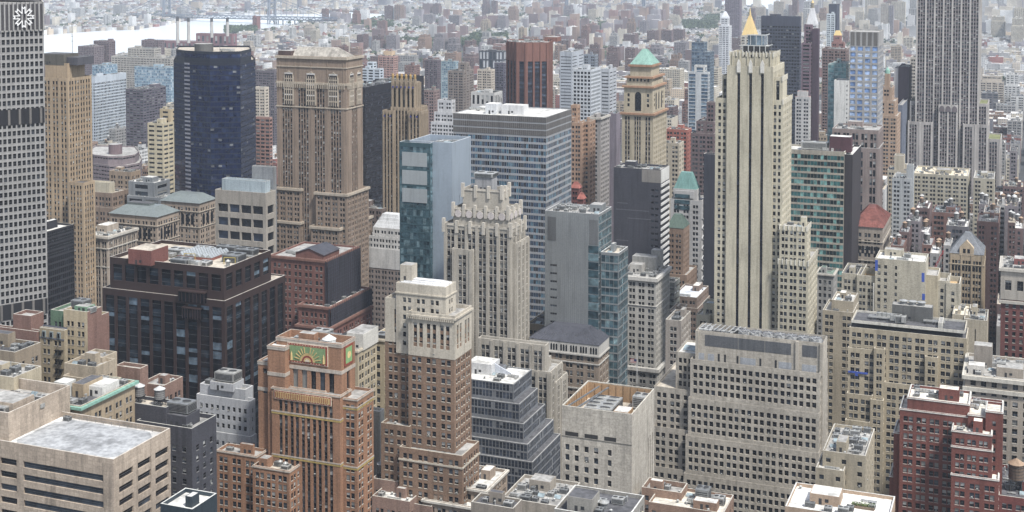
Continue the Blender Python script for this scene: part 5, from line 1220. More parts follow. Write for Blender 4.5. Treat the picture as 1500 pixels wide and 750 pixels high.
# crane on the roof
b = building('gabled_building', 'honey stone neo-Gothic building with steep grey roof and ornate gable', 'building', 775,
    [[1391, 1441, -26, 374, 0, dict(noclut=1, ph=.3, belts=[(6, .5, .4)])]], S(fh=3.9, wh=2.2, ww=1.0, n=3, gap=.35, pier=1.7, end=1.5, top=4, r=.4, sr=.15, pil=(.3, .7), mix=(.6, .15, .15, .1)), W((176, 156, 126)), RG, W((190, 172, 142)), short='the gabled honey stone building', vb=468)
T = b.tiers[0]; hip(b, 0, 10.5, W((120, 124, 130), 'plain'), .42, .42, .2); mb = MB(); cx_ = (T['x0'] + T['x1']) / 2; y = T['y0'] - .15; HS = W((190, 168, 136))
gp = [(cx_ - 4, y, T['z'] - 1), (cx_ + 4, y, T['z'] - 1), (cx_ + 4, y, T['z'] + 3.5), (cx_, y, T['z'] + 8), (cx_ - 4, y, T['z'] + 3.5)]
gq = [(x, yy + 4, z) for x, yy, z in gp]; mb.face(gp, HS); mb.face(gq[::-1], HS)
for i in range(5): mb.face((gp[i], gq[i], gq[(i + 1) % 5], gp[(i + 1) % 5])[::-1], HS)
mb.build('gable', b.root); mb = MB()
for k in range(2): mb.box(cx_ - 2 + k * 2.4, y - .05, T['z'] + .5, cx_ - .5 + k * 2.4, y - .004, T['z'] + 3, DARKG)
mb.build('window', b.root); arcade(b, 0, 7, 3, 9, .05, .95)
p = at_depth(1358, 400, 770)
r_ = bpy.data.objects.new('lattice_crane', None); scene.collection.objects.link(r_); r_.location = p; r_['label'] = 'red lattice crane leaning over the roofs behind the blank beige wall'; r_['category'] = 'crane'
mb = MB(); REDM = W((190, 40, 48)); a = Vector((0, 0, -6)); c = Vector((9, 0, 14)); d = (c - a) / 10
for s_ in (-.6, .6):
    for t_ in (-.6, .6): mb.bar(a + Vector((s_, t_, 0)), c + Vector((s_ * .4, t_ * .4, 0)), .22, REDM)
for k in range(10): q1 = a + d * k; q2 = a + d * (k + 1); s_ = .6 if k % 2 else -.6; mb.bar(q1 + Vector((s_, -.6, 0)), q2 + Vector((-s_, -.6, 0)), .15, REDM); mb.bar(q1 + Vector((s_, .6, 0)), q2 + Vector((-s_, .6, 0)), .15, REDM)
mb.build('jib', r_); mb = MB(); mb.box(-3, -2, -9, 2, 2, -5.5, W((90, 30, 34))); mb.build('cab', r_)
building('dark_brick_tower', 'tall dark brown brick apartment tower behind the gabled honey stone building', 'tower', 870,
    [[1431, 1463, -30, 326, 0]], S(fh=3.5, wh=1.7, ww=1.1, n=2, gap=.7, pier=1.6, end=1.2, top=3, mix=(.7, .15, .1, .05)), W((92, 66, 64), 'brick'), RD, W((120, 92, 84)), short='the dark brown brick tower', vb=425, seed=76)
building('stone_block', 'tan block with white tank base at right of the beige brick block', 'building', 690,
    [[1412, 1446, -24, 470, 0, dict(st=S(fh=7, wh=1.6, ww=1.4, n=1, pier=9, end=6, top=5))], [1395, 1420, -24, 462, 6, dict(roof=W((214, 206, 184), 'roof'))]], S(fh=3.7), W((178, 166, 142)), RG, short=None, seed=761)
# maroon arched building at right edge
b = building('arcaded_brick_building', 'maroon brick building with stone arcaded top floors at the right edge', 'building', 720,
    [[1466, 1560, -30, 399, 0, dict(wall=W((176, 168, 156)), z0=at_depth(1500, 446, 720).z, st=S(fh=9, wh=5, ww=2.6, n=1, pier=2.6, end=2.4, top=7, r=.6), ph=1)], [1466, 1560, -30, 447, .2, dict(noclut=1)]],
    S(fh=3.9, wh=2.0, ww=1.4, n=1, pier=2.6, end=2.4, top=2, r=.35, sill=W((190, 184, 172)), mix=(.6, .2, .1, .1)), W((124, 70, 66), 'brick'), RG, short='the maroon arcaded building', vb=495, cornice=(1.6, 1.0), seed=80)
# --- wide beige setback block
s77 = S(fh=3.65, wh=2.05, ww=1.55, n=2, gap=.45, pier=1.7, end=1.3, top=2.4, r=.4, sill=W((186, 174, 150)), mix=(.42, .25, .2, .13))
BE = W((178, 164, 136))
b = building('setback_block', 'wide beige brick block with turquoise ribbon windows on top and many stepped bays', 'office block', 625,
    [[1247, 1414, -20, 485, 0, dict(noclut=1, ph=1.0, roof=RD, wing=1, st=S(fh=3.65, wh=2.1, ww=2.2, n=5, gap=.15, pier=.7, end=.5, top=1.6, r=.4, glass=(glass_mat((64, 104, 104)), glass_mat((40, 56, 60))), base=0), wall=W((206, 202, 190)), z0=at_depth(1330, 489, 625).z)],
     [1244, 1416, -20, 496, -1.0, dict(noclut=1, ph=.4)],
     [1242, 1284, -10, 513, -2.6, dict(wing=1, noclut=1)], [1280, 1296, -8, 512, -4, dict(wing=1, noclut=1)], [1355, 1374, -8, 524, -3, dict(wing=1, noclut=1)],
     [1295, 1352, -10, 566, -3.8, dict(wing=1, noclut=1)],
     [1240, 1278, -12, 580, -6, dict(wing=1, noclut=1, roof=RD)], [1275, 1294, -12, 587, -7.5, dict(wing=1, noclut=1, roof=RW)],
     [1238, 1274, -12, 619, -8.5, dict(wing=1, noclut=1)]], s77, BE, RD, W((198, 188, 168)), short='the wide beige setback block', vb=690, seed=77)
bulk(b, 0, .52, .75, 19, 6, 7.5, W((122, 122, 120), 'metal'), RG)
for fx in (.44, .52, .60): put(b, 0, 'vent_fan', fx, .75, 4.5, 4.5, 2.2, dz=7.5)
put(b, 0, 'duct', .32, .5, 12, 6, 4); put(b, 0, 'duct', .40, .3, 7, 5, 4.5); put(b, 0, 'cooling_unit:a', .43, .35, 5, 4, 4); put(b, 0, 'pipe_rack', .25, .45, 12, 5, 3); put(b, 0, 'pipe_rack', .72, .55, 10, 4, 3); bulk(b, 0, .78, .5, 2, 11, 2.6, W((206, 202, 190)), RG)
mb = MB(); T = b.tiers[2]; mb.box(T['x0'] + .3, T['y0'] - .6, T['z'] - 12.3, T['x1'] - 4, T['y0'] - .35, T['z'] - 11.4, BLU); mb.box(T['x0'] + 3.6, T['y0'] - .6, T['z'] - 13.6, T['x0'] + 5, T['y0'] - .36, T['z'] - 12.31, BLU); mb.build('blue_sheeting', b.root)
mb = MB()
for i in (0,):
    T = b.tiers[0]; n = 40
    for k in range(n + 1): x, y = rp(T, k / n, .01); mb.bar((x, y, T['z']), (x, y, T['z'] + 1), .06, STEEL)
    mb.bar((*rp(T, 0, .01), T['z'] + 1), (*rp(T, 1, .01), T['z'] + 1), .08, STEEL)
mb.build('railing', b.root)
building('beige_brick_block', 'beige brick building seen in the gap right of the wide limestone block', 'building', 705,
    [[1218, 1250, -20, 442, 0, dict(roof=RW)], [1205, 1250, -24, 458, -4, dict(clut=.3)]], s77, W((166, 154, 132)), RW, short=None, seed=771)
building('grey_mansard_building', 'ornate grey stone building with green mansard squeezed right of the striped pale tower', 'building', 790,
    [[1196, 1221, -18, 402, 0]], S(fh=4, wh=2.4, ww=1.3, n=1, pier=1.6, end=1.4, top=4), W((160, 158, 154)), W((100, 120, 110), 'roof'), short=None, seed=772, cornice=(.8, .8))
# --- red brick apartment-hotel, lower right
RBK = W((120, 66, 56), 'brick'); WHC = W((208, 206, 198))
s78 = S(fh=3.5, wh=1.85, ww=1.3, n=2, gap=.35, pier=1.6, end=1.5, top=3.0, r=.3, sill=W((170, 150, 140)), mix=(.3, .15, .3, .25))
b = building('red_brick_block', 'deep red brick block with white-edged parapets and pale roof decks', 'building', 520,
    [[1329, 1420, -17, 592, 0, dict(clut=.8, wing=1, st=S(fh=3.5, wh=2.4, ww=2.2, n=1, pier=3.2, end=2.4, top=3.4, r=.35, base=300), z0=at_depth(1400, 612, 520).z)],
     [1318, 1421, -17, 610, -.4, dict(wing=1, noclut=1)],
     [1309, 1340, -15, 636, 1.5, dict(wing=1, noclut=1)], [1303, 1330, -15, 700, 2.5, dict(wing=1, noclut=1)],
     [1444, 1469, -12, 604, -3.0, dict(wing=1, noclut=1, st=S(fh=3.5, wh=1.8, ww=1.4, n=1, pier=3, end=2.5, top=4))],
     [1394, 1453, -16, 637, -9, dict(wing=1, clut=.7)], [1393.5, 1453.6, -16, 660, -9.6, dict(wing=1, noclut=1)], [1393, 1463, -20, 703, -10.8, dict(wing=1, noclut=1)],
     [1418, 1468, -22, 612, -1.5, dict(wing=1, noclut=1)]], s78, RBK, W((206, 200, 186), 'roof'), WHC, short='the deep red brick block', seed=78, ph=1.0, cornice=(.35, .22), cornm=WHC)
for nm, fx, fy, w_, d_, h_ in (('duct', .1, .5, 5, 4, 2), ('cooling_unit:a', .2, .75, 3, 3, 2), ('duct', .35, .8, 5, 4, 1.6)): put(b, 8, nm, fx, fy, w_, d_, h_)
# --- stone and brick hotel at right edge
b = building('corniced_stone_building', 'grey-brown stone building with broad pale cornice and cluttered roof at the right edge', 'building', 575,
    [[1413, 1580, -34, 566, 0, dict(clut=1.6, roof=RG)], [1414, 1580, -34, 583, .4, dict(noclut=1)]], S(fh=4.0, wh=2.2, ww=1.8, n=1, pier=2.7, end=2.5, top=2.4, r=.4, sill=W((190, 182, 168)), mix=(.5, .3, .1, .1)), W((168, 156, 140)), RG, W((200, 194, 180)), short='the corniced stone building', cornice=(1.8, 1.2), seed=79)
bulk(b, 0, .10, .25, 7, 6, 4, W((206, 200, 190)), RW); bulk(b, 0, .15, .6, 8, 7, 10, W((150, 140, 128)), RG); put(b, 0, 'cooling_unit:a', .32, .35, 4, 4, 6); put(b, 0, 'pipe_rack', .4, .5, 10, 4, 3); put(b, 0, 'duct', .28, .6, 8, 5, 2)
for k in range(5): put(b, 0, 'vent_pipe', .12 + k * .06, .8, .8, .8, 2.4)
building('low_brick_building', 'low brick building with a brown round water tank at the bottom right corner', 'building', 500,
    [[1462, 1570, -34, 740, 0, dict(clut=1.2, roof=RD)]], s78, W((120, 62, 56), 'brick'), RD, short=None, seed=781)
put(HEROES[-1], 0, 'water_tank:a', .24, .3, 8, 8, 13)
# --- bottom foreground roofs
b = building('white_roofed_building', 'low building with bright white roof and a planted roof garden at bottom right', 'building', 415,
    [[1150, 1302, -21, 764, 0, dict(clut=.4, roof=W((216, 214, 208), 'roof'))]], s78, W((176, 150, 124)), RW, W((212, 210, 204)), short='the white-roofed building', seed=81)
T = b.tiers[0]; x, y = rp(T, .72, .5)
from random import Random
rg = Random(5)
LEAF = W((92, 122, 58), 'plain', .9, 1.6); LEAF2 = W((132, 140, 70), 'plain', .9, 1.6)
def leafy(mb, cx, cy, cz, rx, ry, rz_, n, size, rnd, mats):
    for i in range(n):
        a = rnd.random() * 2 * pi; e = rnd.uniform(-1, 1); r = rnd.random() ** .4
        q = Vector((cx + rx * r * cos(a) * sqrt(1 - e * e), cy + ry * r * sin(a) * sqrt(1 - e * e), cz + rz_ * r * e))
        u = Vector((rnd.gauss(0, 1), rnd.gauss(0, 1), rnd.gauss(0, 1))).normalized(); w = u.orthogonal().normalized() * size * rnd.uniform(.6, 1.3); v = u.cross(w)
        mb.face((q - w, q - v, q + w, q + v), rnd.choice(mats))
shr = bpy.data.objects.new('roof_garden_shrub', None); scene.collection.objects.link(shr); shr.location = (x, y, T['zr']); shr['label'] = 'bushy green shrubs in a long planter on the white roof'; shr['category'] = 'plant'
mb = MB(); mb.box(-3.6, -1.2, 0, 3.6, 1.2, .7, W((130, 110, 90))); mb.build('planter', shr); mb = MB()
for k in range(6): leafy(mb, -3 + k * 1.2, 0, 1.2, .9, 1.1, .8, 90, .16, rg, (LEAF, LEAF, LEAF2))
mb.build('foliage', shr)
b = building('plant_building', 'cream rooftop plant building with drum and steel ladders right of the wide limestone block', 'building', 500,
    [[1205, 1268, 1281, 668, 0, dict(clut=1.8, roof=RG)], [1195, 1236, -18, 690, -5, dict(wing=1, clut=1, roof=RW)]], S(fh=4, wh=1.6, ww=1.4, n=1, pier=4), W((170, 158, 134)), RG, short=None, seed=82)
b = building('brick_building', 'brown brick building with blue-grey rooftop machinery below the blank limestone block', 'building', 480,
    [[950, 1060, -18, 752, 0, dict(clut=.8, roof=W((200, 194, 180), 'roof'))], [940, 998, -10, 722, 8, dict(wing=1, ph=2, roof=RG)]], S(fh=3.7, wh=1.8, ww=1.3, n=1, pier=3, top=3), W((146, 116, 96), 'brick'), RW, short='the machinery-topped brick building', seed=83)
put(b, 0, 'cooling_unit:b', .65, .55, 5, 5, 6); put(b, 0, 'duct', .62, .35, 9, 5, 2.5); put(b, 0, 'cooling_unit:a', .86, .6, 4, 4, 3); put(b, 0, 'pipe_rack', .7, .7, 7, 4, 3)
b = building('dark_roofed_building', 'dark flat roof with white parapet and round fans at bottom centre', 'building', 400,
    [[812, 918, 944, 762, 0, dict(clut=.5, roof=RD)]], s77, W((150, 146, 138)), RD, W((214, 212, 206)), short='the dark flat roof', seed=84)
put(b, 0, 'vent_fan', .45, .45, 3.6, 3.6, 2.4); put(b, 0, 'vent_fan', .57, .45, 3.6, 3.6, 2.4); bulk(b, 0, .2, .5, 4, 8, 2.4, RD, RG)
b = building('stone_building', 'tan stone building with white roof deck at the foot of the brown brick tower', 'building', 500,
    [[655, 712, 743, 718, 0, dict(clut=.5, roof=RW)], [620, 690, -14, 742, -6, dict(wing=1, clut=1.5)]], S(fh=3.8, wh=2, ww=1.3, n=2, pier=1.6), W((158, 140, 122)), RW, W((204, 198, 186)), short='the tan stone corner building', cornice=(.8, .7), seed=85)
b = building('low_brick_building', 'low brick building with grey water tank between the orange and brown brick towers', 'building', 510,
    [[545, 583, 604, 706, 0, dict(clut=1, roof=RG)], [545, 600, -12, 735, -8, dict(wing=1, clut=1.6, roof=RW)], [585, 632, -14, 742, -4, dict(wing=1, clut=1.4, roof=RD)]], OLD, W((140, 112, 98), 'brick'), RG, short=None, seed=86)
put(b, 0, 'water_tank:b', .2, .3, 5, 5, 7)
building('cluttered_roof_building', 'low grey building with roof aerials and pipes right of the dark glass block', 'building', 470,
    [[735, 820, 850, 742, 0, dict(clut=3, roof=RG)]], OLD, W((160, 150, 136)), RG, short=None, seed=87)
building('cluttered_roof_building', 'low roof crowded with steel frames and vents below the tan stone corner building', 'building', 455,
    [[690, 752, 765, 745, 0, dict(clut=3, roof=RD)]], OLD, W((140, 130, 118)), RD, short=None, seed=88)

# ================================================================== mid-distance landmarks
def simple(name, label, cat, D, tiers, col, fh=3.6, kind='plain', st=None, roof=RG, **k):
    return building(name, label, cat, D, tiers, st or S(fh=fh, wh=fh * .5, ww=1.5, n=2, gap=.6, pier=1.7, end=1.3, top=2.5, r=.3, mix=(.6, .2, .1, .1)), W(col, kind), roof, **k)
GLB = (glass_mat((120, 150, 172), .12, .3), glass_mat((90, 120, 146), .12, .3), W((190, 200, 208)))
simple('banded_tower', 'narrow cream concrete tower with horizontal window bands left of the midnight-blue tower', 'tower', 1120, [[216, 239, 262, 181, 0], [234, 250, 262, 160, 14, dict(wing=1, wall=W((190, 170, 132)))]], (200, 186, 152), st=S(fh=3.9, wh=1.5, ww=4.5, n=1, pier=1.2, end=1.2, top=2), vb=262, short='the cream banded tower', seed=101)
b = building('curved_complex', 'curved brown brick complex with wavy balcony bands and a round stair drum', 'building', 1180, [], S(fh=3.4, wh=1.3, ww=3.2, n=30, gap=.3, end=.2, top=1.6, r=.5), W((132, 118, 122), 'brick'), RG, W((176, 168, 160)), short='the curved brown complex', vb=255, clutter=0,
    poly=[([(125, 1200), (138, 1182), (158, 1172), (180, 1172), (198, 1184), (204, 1205), (198, 1235), (140, 1240)], 222), ([(120, 1195), (136, 1176), (160, 1164), (186, 1165), (204, 1178), (208, 1205), (204, 1240), (130, 1245)], 234)])
T = b.tiers[0]; q = at_depth(169, 215, 1195); mb = MB(); mb.cyl(q.x, q.y, T['zr'], T['zr'] + 9, 6, 6, 20, W((120, 100, 104)), capm=RG); mb.build('stair_drum', b.root)
simple('slab_tower', 'dark brown balcony slab tower with white rooftop plant room', 'tower', 1500, [[184, 210, 243, 131, 0]], (98, 92, 104), st=S(fh=3.1, wh=1.4, ww=3.4, n=1, pier=.9, end=.6, top=1.5, mix=(.4, .2, .1, .3)), vb=215, short='the dark balcony slab', seed=102)
simple('hospital_building', 'pale blue-white gridded hospital slab beside the tan fluted skyscraper', 'hospital', 1560, [[132, 139, 185, 112, 0]], (186, 196, 206), st=S(fh=3.6, wh=2.2, ww=1.6, n=1, pier=.6, end=.5, top=8, mix=(.3, .3, .2, .2)), vb=165, short='the blue-white hospital slab', seed=103)
simple('glass_building', 'light blue glass box directly behind the hospital slab', 'building', 1850, [[135, 150, 172, 96, 0]], (150, 178, 196), st=S(fh=3.8, wh=3, ww=2.5, n=30, gap=.2, end=.3, top=1, glass=GLB), vb=108, short='the small light blue box', seed=104)
simple('glass_building', 'wide light blue glass laboratory block left of the midnight-blue tower', 'building', 1800, [[197, 250, 262, 99, 0]], (160, 186, 202), st=S(fh=3.8, wh=3, ww=2.5, n=30, gap=.2, end=.3, top=1, glass=GLB), vb=127, short='the wide light blue block', seed=105)
simple('hospital_building', 'long beige hospital block with a boxy top on the riverbank', 'hospital', 2150, [[187, 226, 236, 71, 14, dict(wing=1)], [163, 250, 268, 85, 0]], (178, 172, 162), vb=100, short='the long beige hospital', seed=106)
simple('apartment_tower', 'left brown brick riverside apartment tower of the taller pair', 'apartment tower', 2300, [[114, 138, 152, 68, 0]], (128, 112, 116), 3.1, vb=105, short='the left riverside tower', seed=107, group='brown riverside apartment towers')
simple('apartment_tower', 'right brown brick riverside apartment tower of the taller pair', 'apartment tower', 2340, [[137, 160, 169, 60, 0]], (124, 106, 110), 3.1, vb=105, short='the right riverside tower', seed=108, group='brown riverside apartment towers')
simple('apartment_tower', 'brown riverside apartment block above the long beige hospital', 'apartment tower', 2450, [[207, 232, 241, 59, 0]], (126, 108, 112), 3.1, vb=80, short='the brown riverside block', seed=109, group='brown riverside apartment towers')
PW = W((134, 84, 86), 'brick')
b = simple('power_station', 'red brick riverside power station with four tall chimneys', 'power station', 3300, [[287, 340, 347, 50, 0], [232, 300, 310, 61, -20]], (140, 92, 96), st=S(fh=30, wh=16, ww=5, n=1, pier=7, end=5, top=6), vb=68, short='the brick power station', indiv=False, clutter=0, roof=RG)
for k, (u, vt_, v2) in enumerate(((260, 25, 60), (276, 26, 60), (310, 26, 52), (333, 26, 50))):
    q = at_depth(u, vt_, 3280); zb = at_depth(u, v2, 3280).z; mb = MB()
    mb.cyl(q.x, q.y, zb - 5, q.z - 10, 4.2, 3.6, 16, W((186, 182, 176))); mb.cyl(q.x, q.y, q.z - 10, q.z, 3.6, 3.4, 16, W((70, 68, 72))); mb.build('chimney', b.root)
simple('apartment_building', 'small ochre and rust banded apartment block right of the midnight-blue tower', 'apartment block', 1150, [[374, 395, 399, 172, 0]], (160, 120, 108), st=S(fh=3.3, wh=1.7, ww=3, n=1, pier=1, end=.6, top=2, mix=(.3, .2, .2, .3)), vb=230, short='the rust banded block', seed=110)
simple('apartment_building', 'grey-brown slab above the rust banded block', 'apartment block', 1600, [[372, 402, 410, 104, 0]], (112, 104, 112), 3.1, vb=135, short='the grey-brown slab', seed=111)
simple('apartment_building', 'cream stepped apartment block between midnight-blue tower and Gothic skyscraper', 'apartment block', 1350, [[372, 388, 394, 128, 0]], (196, 184, 166), 3.1, vb=170, short='the cream stepped block', seed=112)
simple('balcony_tower', 'white apartment tower with rounded balconies right of the Gothic skyscraper', 'apartment tower', 1500, [[530, 556, 562, 101, 0], [538, 547, -8, 91, 6, dict(wing=1)]], (190, 200, 210), st=S(fh=3.1, wh=1.5, ww=4.5, n=1, pier=1.2, end=.6, top=1.5), vb=160, short='the white balcony tower', seed=113)
simple('apartment_tower', 'salmon brick apartment tower with a yellow plant room on top', 'apartment tower', 1750, [[562, 574, -10, 75, 6, dict(wing=1, wall=W((206, 176, 140)), st=S(blank=True))], [554, 577, 583, 82, 0]], (180, 142, 132), 3.0, vb=120, short='the salmon brick tower', seed=114)
simple('stepped_tower', 'small white stepped building with square windows left of the ribbon-window block', 'building', 1220, [[641, 662, 667, 147, 0], [636, 664, 668, 165, -3], [631, 666, 669, 180, -6]], (204, 204, 206), vb=195, short='the white stepped building', seed=115)
simple('apartment_tower', 'brown apartment tower with pale green roof trim behind the finial-topped tower', 'apartment tower', 1380, [[620, 636, 644, 132, 0]], (146, 122, 118), 3.1, vb=180, short='the green-trimmed brown tower', roof=COPPER, cap=COPPER, seed=116)
simple('apartment_tower', 'taupe twin-slab apartment tower left of the copper-brown ribbed tower', 'apartment tower', 1500, [[656, 679, 694, 104, 0], [671, 683, -9, 92, 6, dict(wing=1)]], (134, 122, 114), 3.0, vb=145, short='the taupe twin slab', seed=117)
simple('apartment_tower', 'dark brick slab with white top storey near the green parkland', 'apartment tower', 1900, [[622, 641, 646, 88, 0]], (104, 92, 100), 3.0, vb=115, short='the white-topped dark slab', seed=118)
simple('glass_building', 'pale aqua glass apartment building right of the white-topped dark slab', 'apartment tower', 1800, [[646, 668, 672, 90, 0]], (150, 172, 178), st=S(fh=3.1, wh=2.2, ww=2.4, n=20, gap=.4, top=1, glass=GLB), vb=115, short='the pale aqua building', seed=119)
simple('apartment_block', 'white columned building with fancy rooftop left of the ribbed orange-brown tower', 'building', 1330, [[690, 724, 736, 136, 0]], (196, 194, 190), st=S(fh=12, wh=9, ww=2, n=1, pier=2.2, end=1.5, top=3), vb=158, short='the white columned building', seed=120)
simple('office_block', 'low white-striped office block left of the ribbed orange-brown tower', 'office block', 1850, [[702, 736, 742, 75, 0]], (80, 84, 94), st=S(fh=12, wh=10, ww=2.4, n=1, pier=2, end=1, top=1.5, glass=(W((206, 208, 212)), MIDG), mix=(.7, .3, 0, 0)), vb=92, short='the white-striped block', seed=121)
simple('apartment_block', 'dark slate apartment block beside the low white-striped office block', 'apartment block', 1650, [[724, 738, 741, 92, 0]], (92, 88, 104), 3.1, vb=120, short='the dark slate block', seed=122)
simple('apartment_block', 'cream apartment block with round water tower left of the dark slate block', 'apartment block', 1620, [[699, 720, 725, 102, 0]], (198, 184, 166), 3.1, vb=120, short='the cream apartment block', seed=123)
# orange-brown ribbed tower
OB = W((134, 90, 78)); b = building('ribbed_tower', 'orange-brown tower with rusty vertical piers and faceted corners at top centre', 'tower', 1180, [], S(fh=3.6, wh=2.4, ww=3.6, n=1, pier=1.5, end=1.2, top=17, r=.9, sr=.5, sp=W((46, 46, 58)), pil=(.6, 1.3), glass=(glass_mat((44, 50, 66)), glass_mat((66, 76, 92))), mix=(.6, .4, 0, 0)), OB, RG, W((150, 104, 92)), short='the orange-brown ribbed tower', vb=157, clutter=1,
    poly=[([(742, 1200), (757, 1183), (771, 1180), (803, 1182), (809, 1200), (805, 1225), (746, 1225)], 60)])
simple('grid_tower', 'white gridded office tower with square windows and dark rooftop drum', 'tower', 1290, [[839, 866, 880, 102, 0, dict(clut=.5)]], (196, 202, 208), st=S(fh=3.7, wh=2.0, ww=2.0, n=1, pier=.9, end=1, top=2.4, mix=(.8, .1, .1, 0)), vb=166, short='the white gridded tower', seed=124)
simple('white_block', 'large blank white block behind the white gridded tower', 'building', 1650, [[820, 838, 855, 76, 0, dict(st=S(fh=4, wh=1, ww=14, n=1, pier=.5, top=6))], ], (176, 182, 190), vb=102, short='the blank white block', seed=125, roof=RW)
simple('white_block', 'white block with curved louvred side between gridded tower and copper pyramid', 'building', 1480, [[880, 893, 903, 101, 0, dict(st=S(fh=4, wh=1.2, ww=8, n=1, pier=.5, top=4))], ], (182, 186, 192), vb=133, short='the white louvred block', seed=126, roof=RW)
simple('grey_tower', 'grey cylindrical-topped tower behind the blank white block', 'tower', 1720, [[855, 872, 876, 80, 0]], (134, 142, 154), vb=100, short='the grey drum-topped tower', seed=127)
for nm_, u0_, u1_, v_, D_ in (('larger', 836, 852, 276, 900), ('smaller', 846, 858, 292, 880)):
    b = simple('turreted_building', nm_ + ' dark red brick building with a bright red hipped roof right of the ribbon-window block', 'building', D_, [[u0_, u1_ - 4, u1_, v_, 0, dict(noclut=1)]], (120, 66, 60), kind='brick', vb=300, short=None, seed=int(v_), group='red-roofed turreted buildings')
    hip(b, 0, 4, W((150, 84, 72), 'roof'), .35, .35, .5)
simple('old_tower', 'tan stepped brick tower with ornate top below the white gridded tower', 'tower', 1010, [[836, 846, 850, 154, 4], [832, 852, 858, 180, 0], [850, 864, -14, 178, 6, dict(wing=1)]], (172, 136, 108), vb=245, short='the tan ornate tower', seed=128)
simple('old_tower', 'grey stone hotel tower with white side wall and cornice below the gridded tower', 'tower', 1060, [[862, 880, 893, 172, 0]], (160, 154, 150), vb=245, short='the grey stone hotel', seed=129, cornice=(1.5, .8))
simple('old_tower', 'plain mauve-grey blank-sided tower left of the copper pyramid tower', 'tower', 1120, [[892, 903, 909, 166, 0, dict(st=S(blank=True))]], (128, 118, 128), vb=240, short='the mauve blank tower', seed=130)
simple('stone_building', 'cream stone building with green roof edge right of the copper pyramid tower', 'building', 1040, [[968, 995, 1002, 210, 0]], (182, 170, 148), vb=260, short='the cream ornate building', seed=131)
simple('brick_building', 'bright orange-red brick building with tan roof right of the copper pyramid tower', 'building', 1120, [[975, 1007, 1013, 190, 0, dict(roof=RT)]], (168, 96, 80), kind='brick', vb=245, short='the orange-red brick building', seed=132)
simple('brick_tower', 'purple-brown brick building with stepped turret left of the striped pale tower', 'building', 1060, [[1035, 1047, 1050, 150, 4, dict(wing=1)], [1020, 1046, 1056, 178, 1.5], [1012, 1046, 1058, 196, 0]], (112, 94, 96), kind='brick', vb=262, short='the turreted purple-brown building', seed=133)
simple('dark_slab', 'small blank navy slab left of the striped pale tower shaft', 'building', 900, [[1031, 1047, 1050, 226, 0, dict(st=S(blank=True))]], (60, 62, 74), vb=340, short='the small navy slab', seed=134)
GB3 = (glass_mat((84, 108, 132), .1, .3), glass_mat((120, 142, 160), .1, .3))
simple('glass_tower', 'blue-grey glass tower with sloping top behind the white-ribbed tower', 'tower', 1480, [[1013, 1031, 1036, 62, 2, dict(wing=1)], [1013, 1040, 1046, 76, 0]], (110, 126, 140), st=S(fh=3.6, wh=2.8, ww=2.4, n=30, gap=.3, end=.4, top=1, glass=GB3, mix=(.6, .4, 0, 0)), vb=95, short='the sloping glass tower', seed=135)
simple('ribbed_tower', 'white-ribbed blue glass apartment tower left of the striped pale tower', 'tower', 1280, [[1017, 1033, -8, 96, 5, dict(wing=1, wall=W((200, 200, 196)))], [1008, 1038, 1040, 106, 0]], (190, 194, 196), st=S(fh=3.4, wh=2.8, ww=5.2, n=1, pier=1.2, end=.8, top=2, glass=GB3, mix=(.6, .4, 0, 0)), vb=172, short='the white-ribbed tower', seed=136)
# gold pyramid
b = building('gold_pyramid_tower', 'stone tower with bright gold pyramid spire behind the striped pale tower', 'tower', 1850,
    [[1085, 1107, 1112, 52, 0, dict(noclut=1)], [1075, 1116, 1122, 78, -8, dict(noclut=1)]], S(fh=3.8, wh=2, ww=1.6, n=2, pier=2), W((200, 192, 176)), RG, short='the gold pyramid', vb=60, indiv=False)
GOLD = W((222, 190, 112), 'plain', .4, .3)
hip(b, 0, 27, GOLD, .42, .42, -1, name='pyramid_roof'); T = b.tiers[0]; mb = MB(); x, y = rp(T, .5, .5); mb.cyl(x, y, T['z'] + 26, T['z'] + 30, 1.6, 1.4, 8, GOLD); mb.cyl(x, y, T['z'] + 30, T['z'] + 39, 1.3, .1, 8, GOLD); mb.build('spire', b.root)
b = simple('campanile_tower', 'ornate white tower with stepped pointed top, far behind at upper centre', 'tower', 2550, [[1056, 1066, 1069, 26, 3], [1053, 1068, 1072, 38, 0]], (208, 210, 214), vb=70, short='the ornate white tower', indiv=False, clutter=0)
hip(b, 0, 12, W((206, 210, 216)), .4, .4, 0, name='pyramid_roof')
simple('brown_slab', 'tall hazy brown slab cut by the top edge, above the ornate white tower', 'tower', 3600, [[1062, 1084, 1087, -14, 0]], (122, 108, 120), vb=20, short='the hazy brown slab', indiv=False, clutter=0)
simple('dark_office_tower', 'big dark slate office slab directly right of the striped pale tower', 'office tower', 1450, [[1115, 1172, 1174, 24, 0]], (72, 76, 92), st=S(fh=3.7, wh=1.7, ww=1.9, n=1, pier=.7, end=.6, top=11, mix=(.7, .2, 0, .1)), vb=160, short='the dark slate slab', seed=137)
b = simple('clock_tower', 'white marble campanile with steep roof and gold lantern at upper right', 'tower', 2050, [[1181, 1196, 1199, 36, 0, dict(noclut=1)]], (206, 206, 206), vb=60, short='the white campanile', indiv=False)
hip(b, 0, 25, W((204, 204, 206)), .34, .34, 0, name='pyramid_roof'); T = b.tiers[0]; mb = MB(); x, y = rp(T, .5, .5); mb.cyl(x, y, T['z'] + 25, T['z'] + 33, 2.8, 2.4, 8, W((150, 140, 120))); mb.cyl(x, y, T['z'] + 33, T['z'] + 38, 2.4, .2, 8, GOLD); mb.build('lantern', b.root)
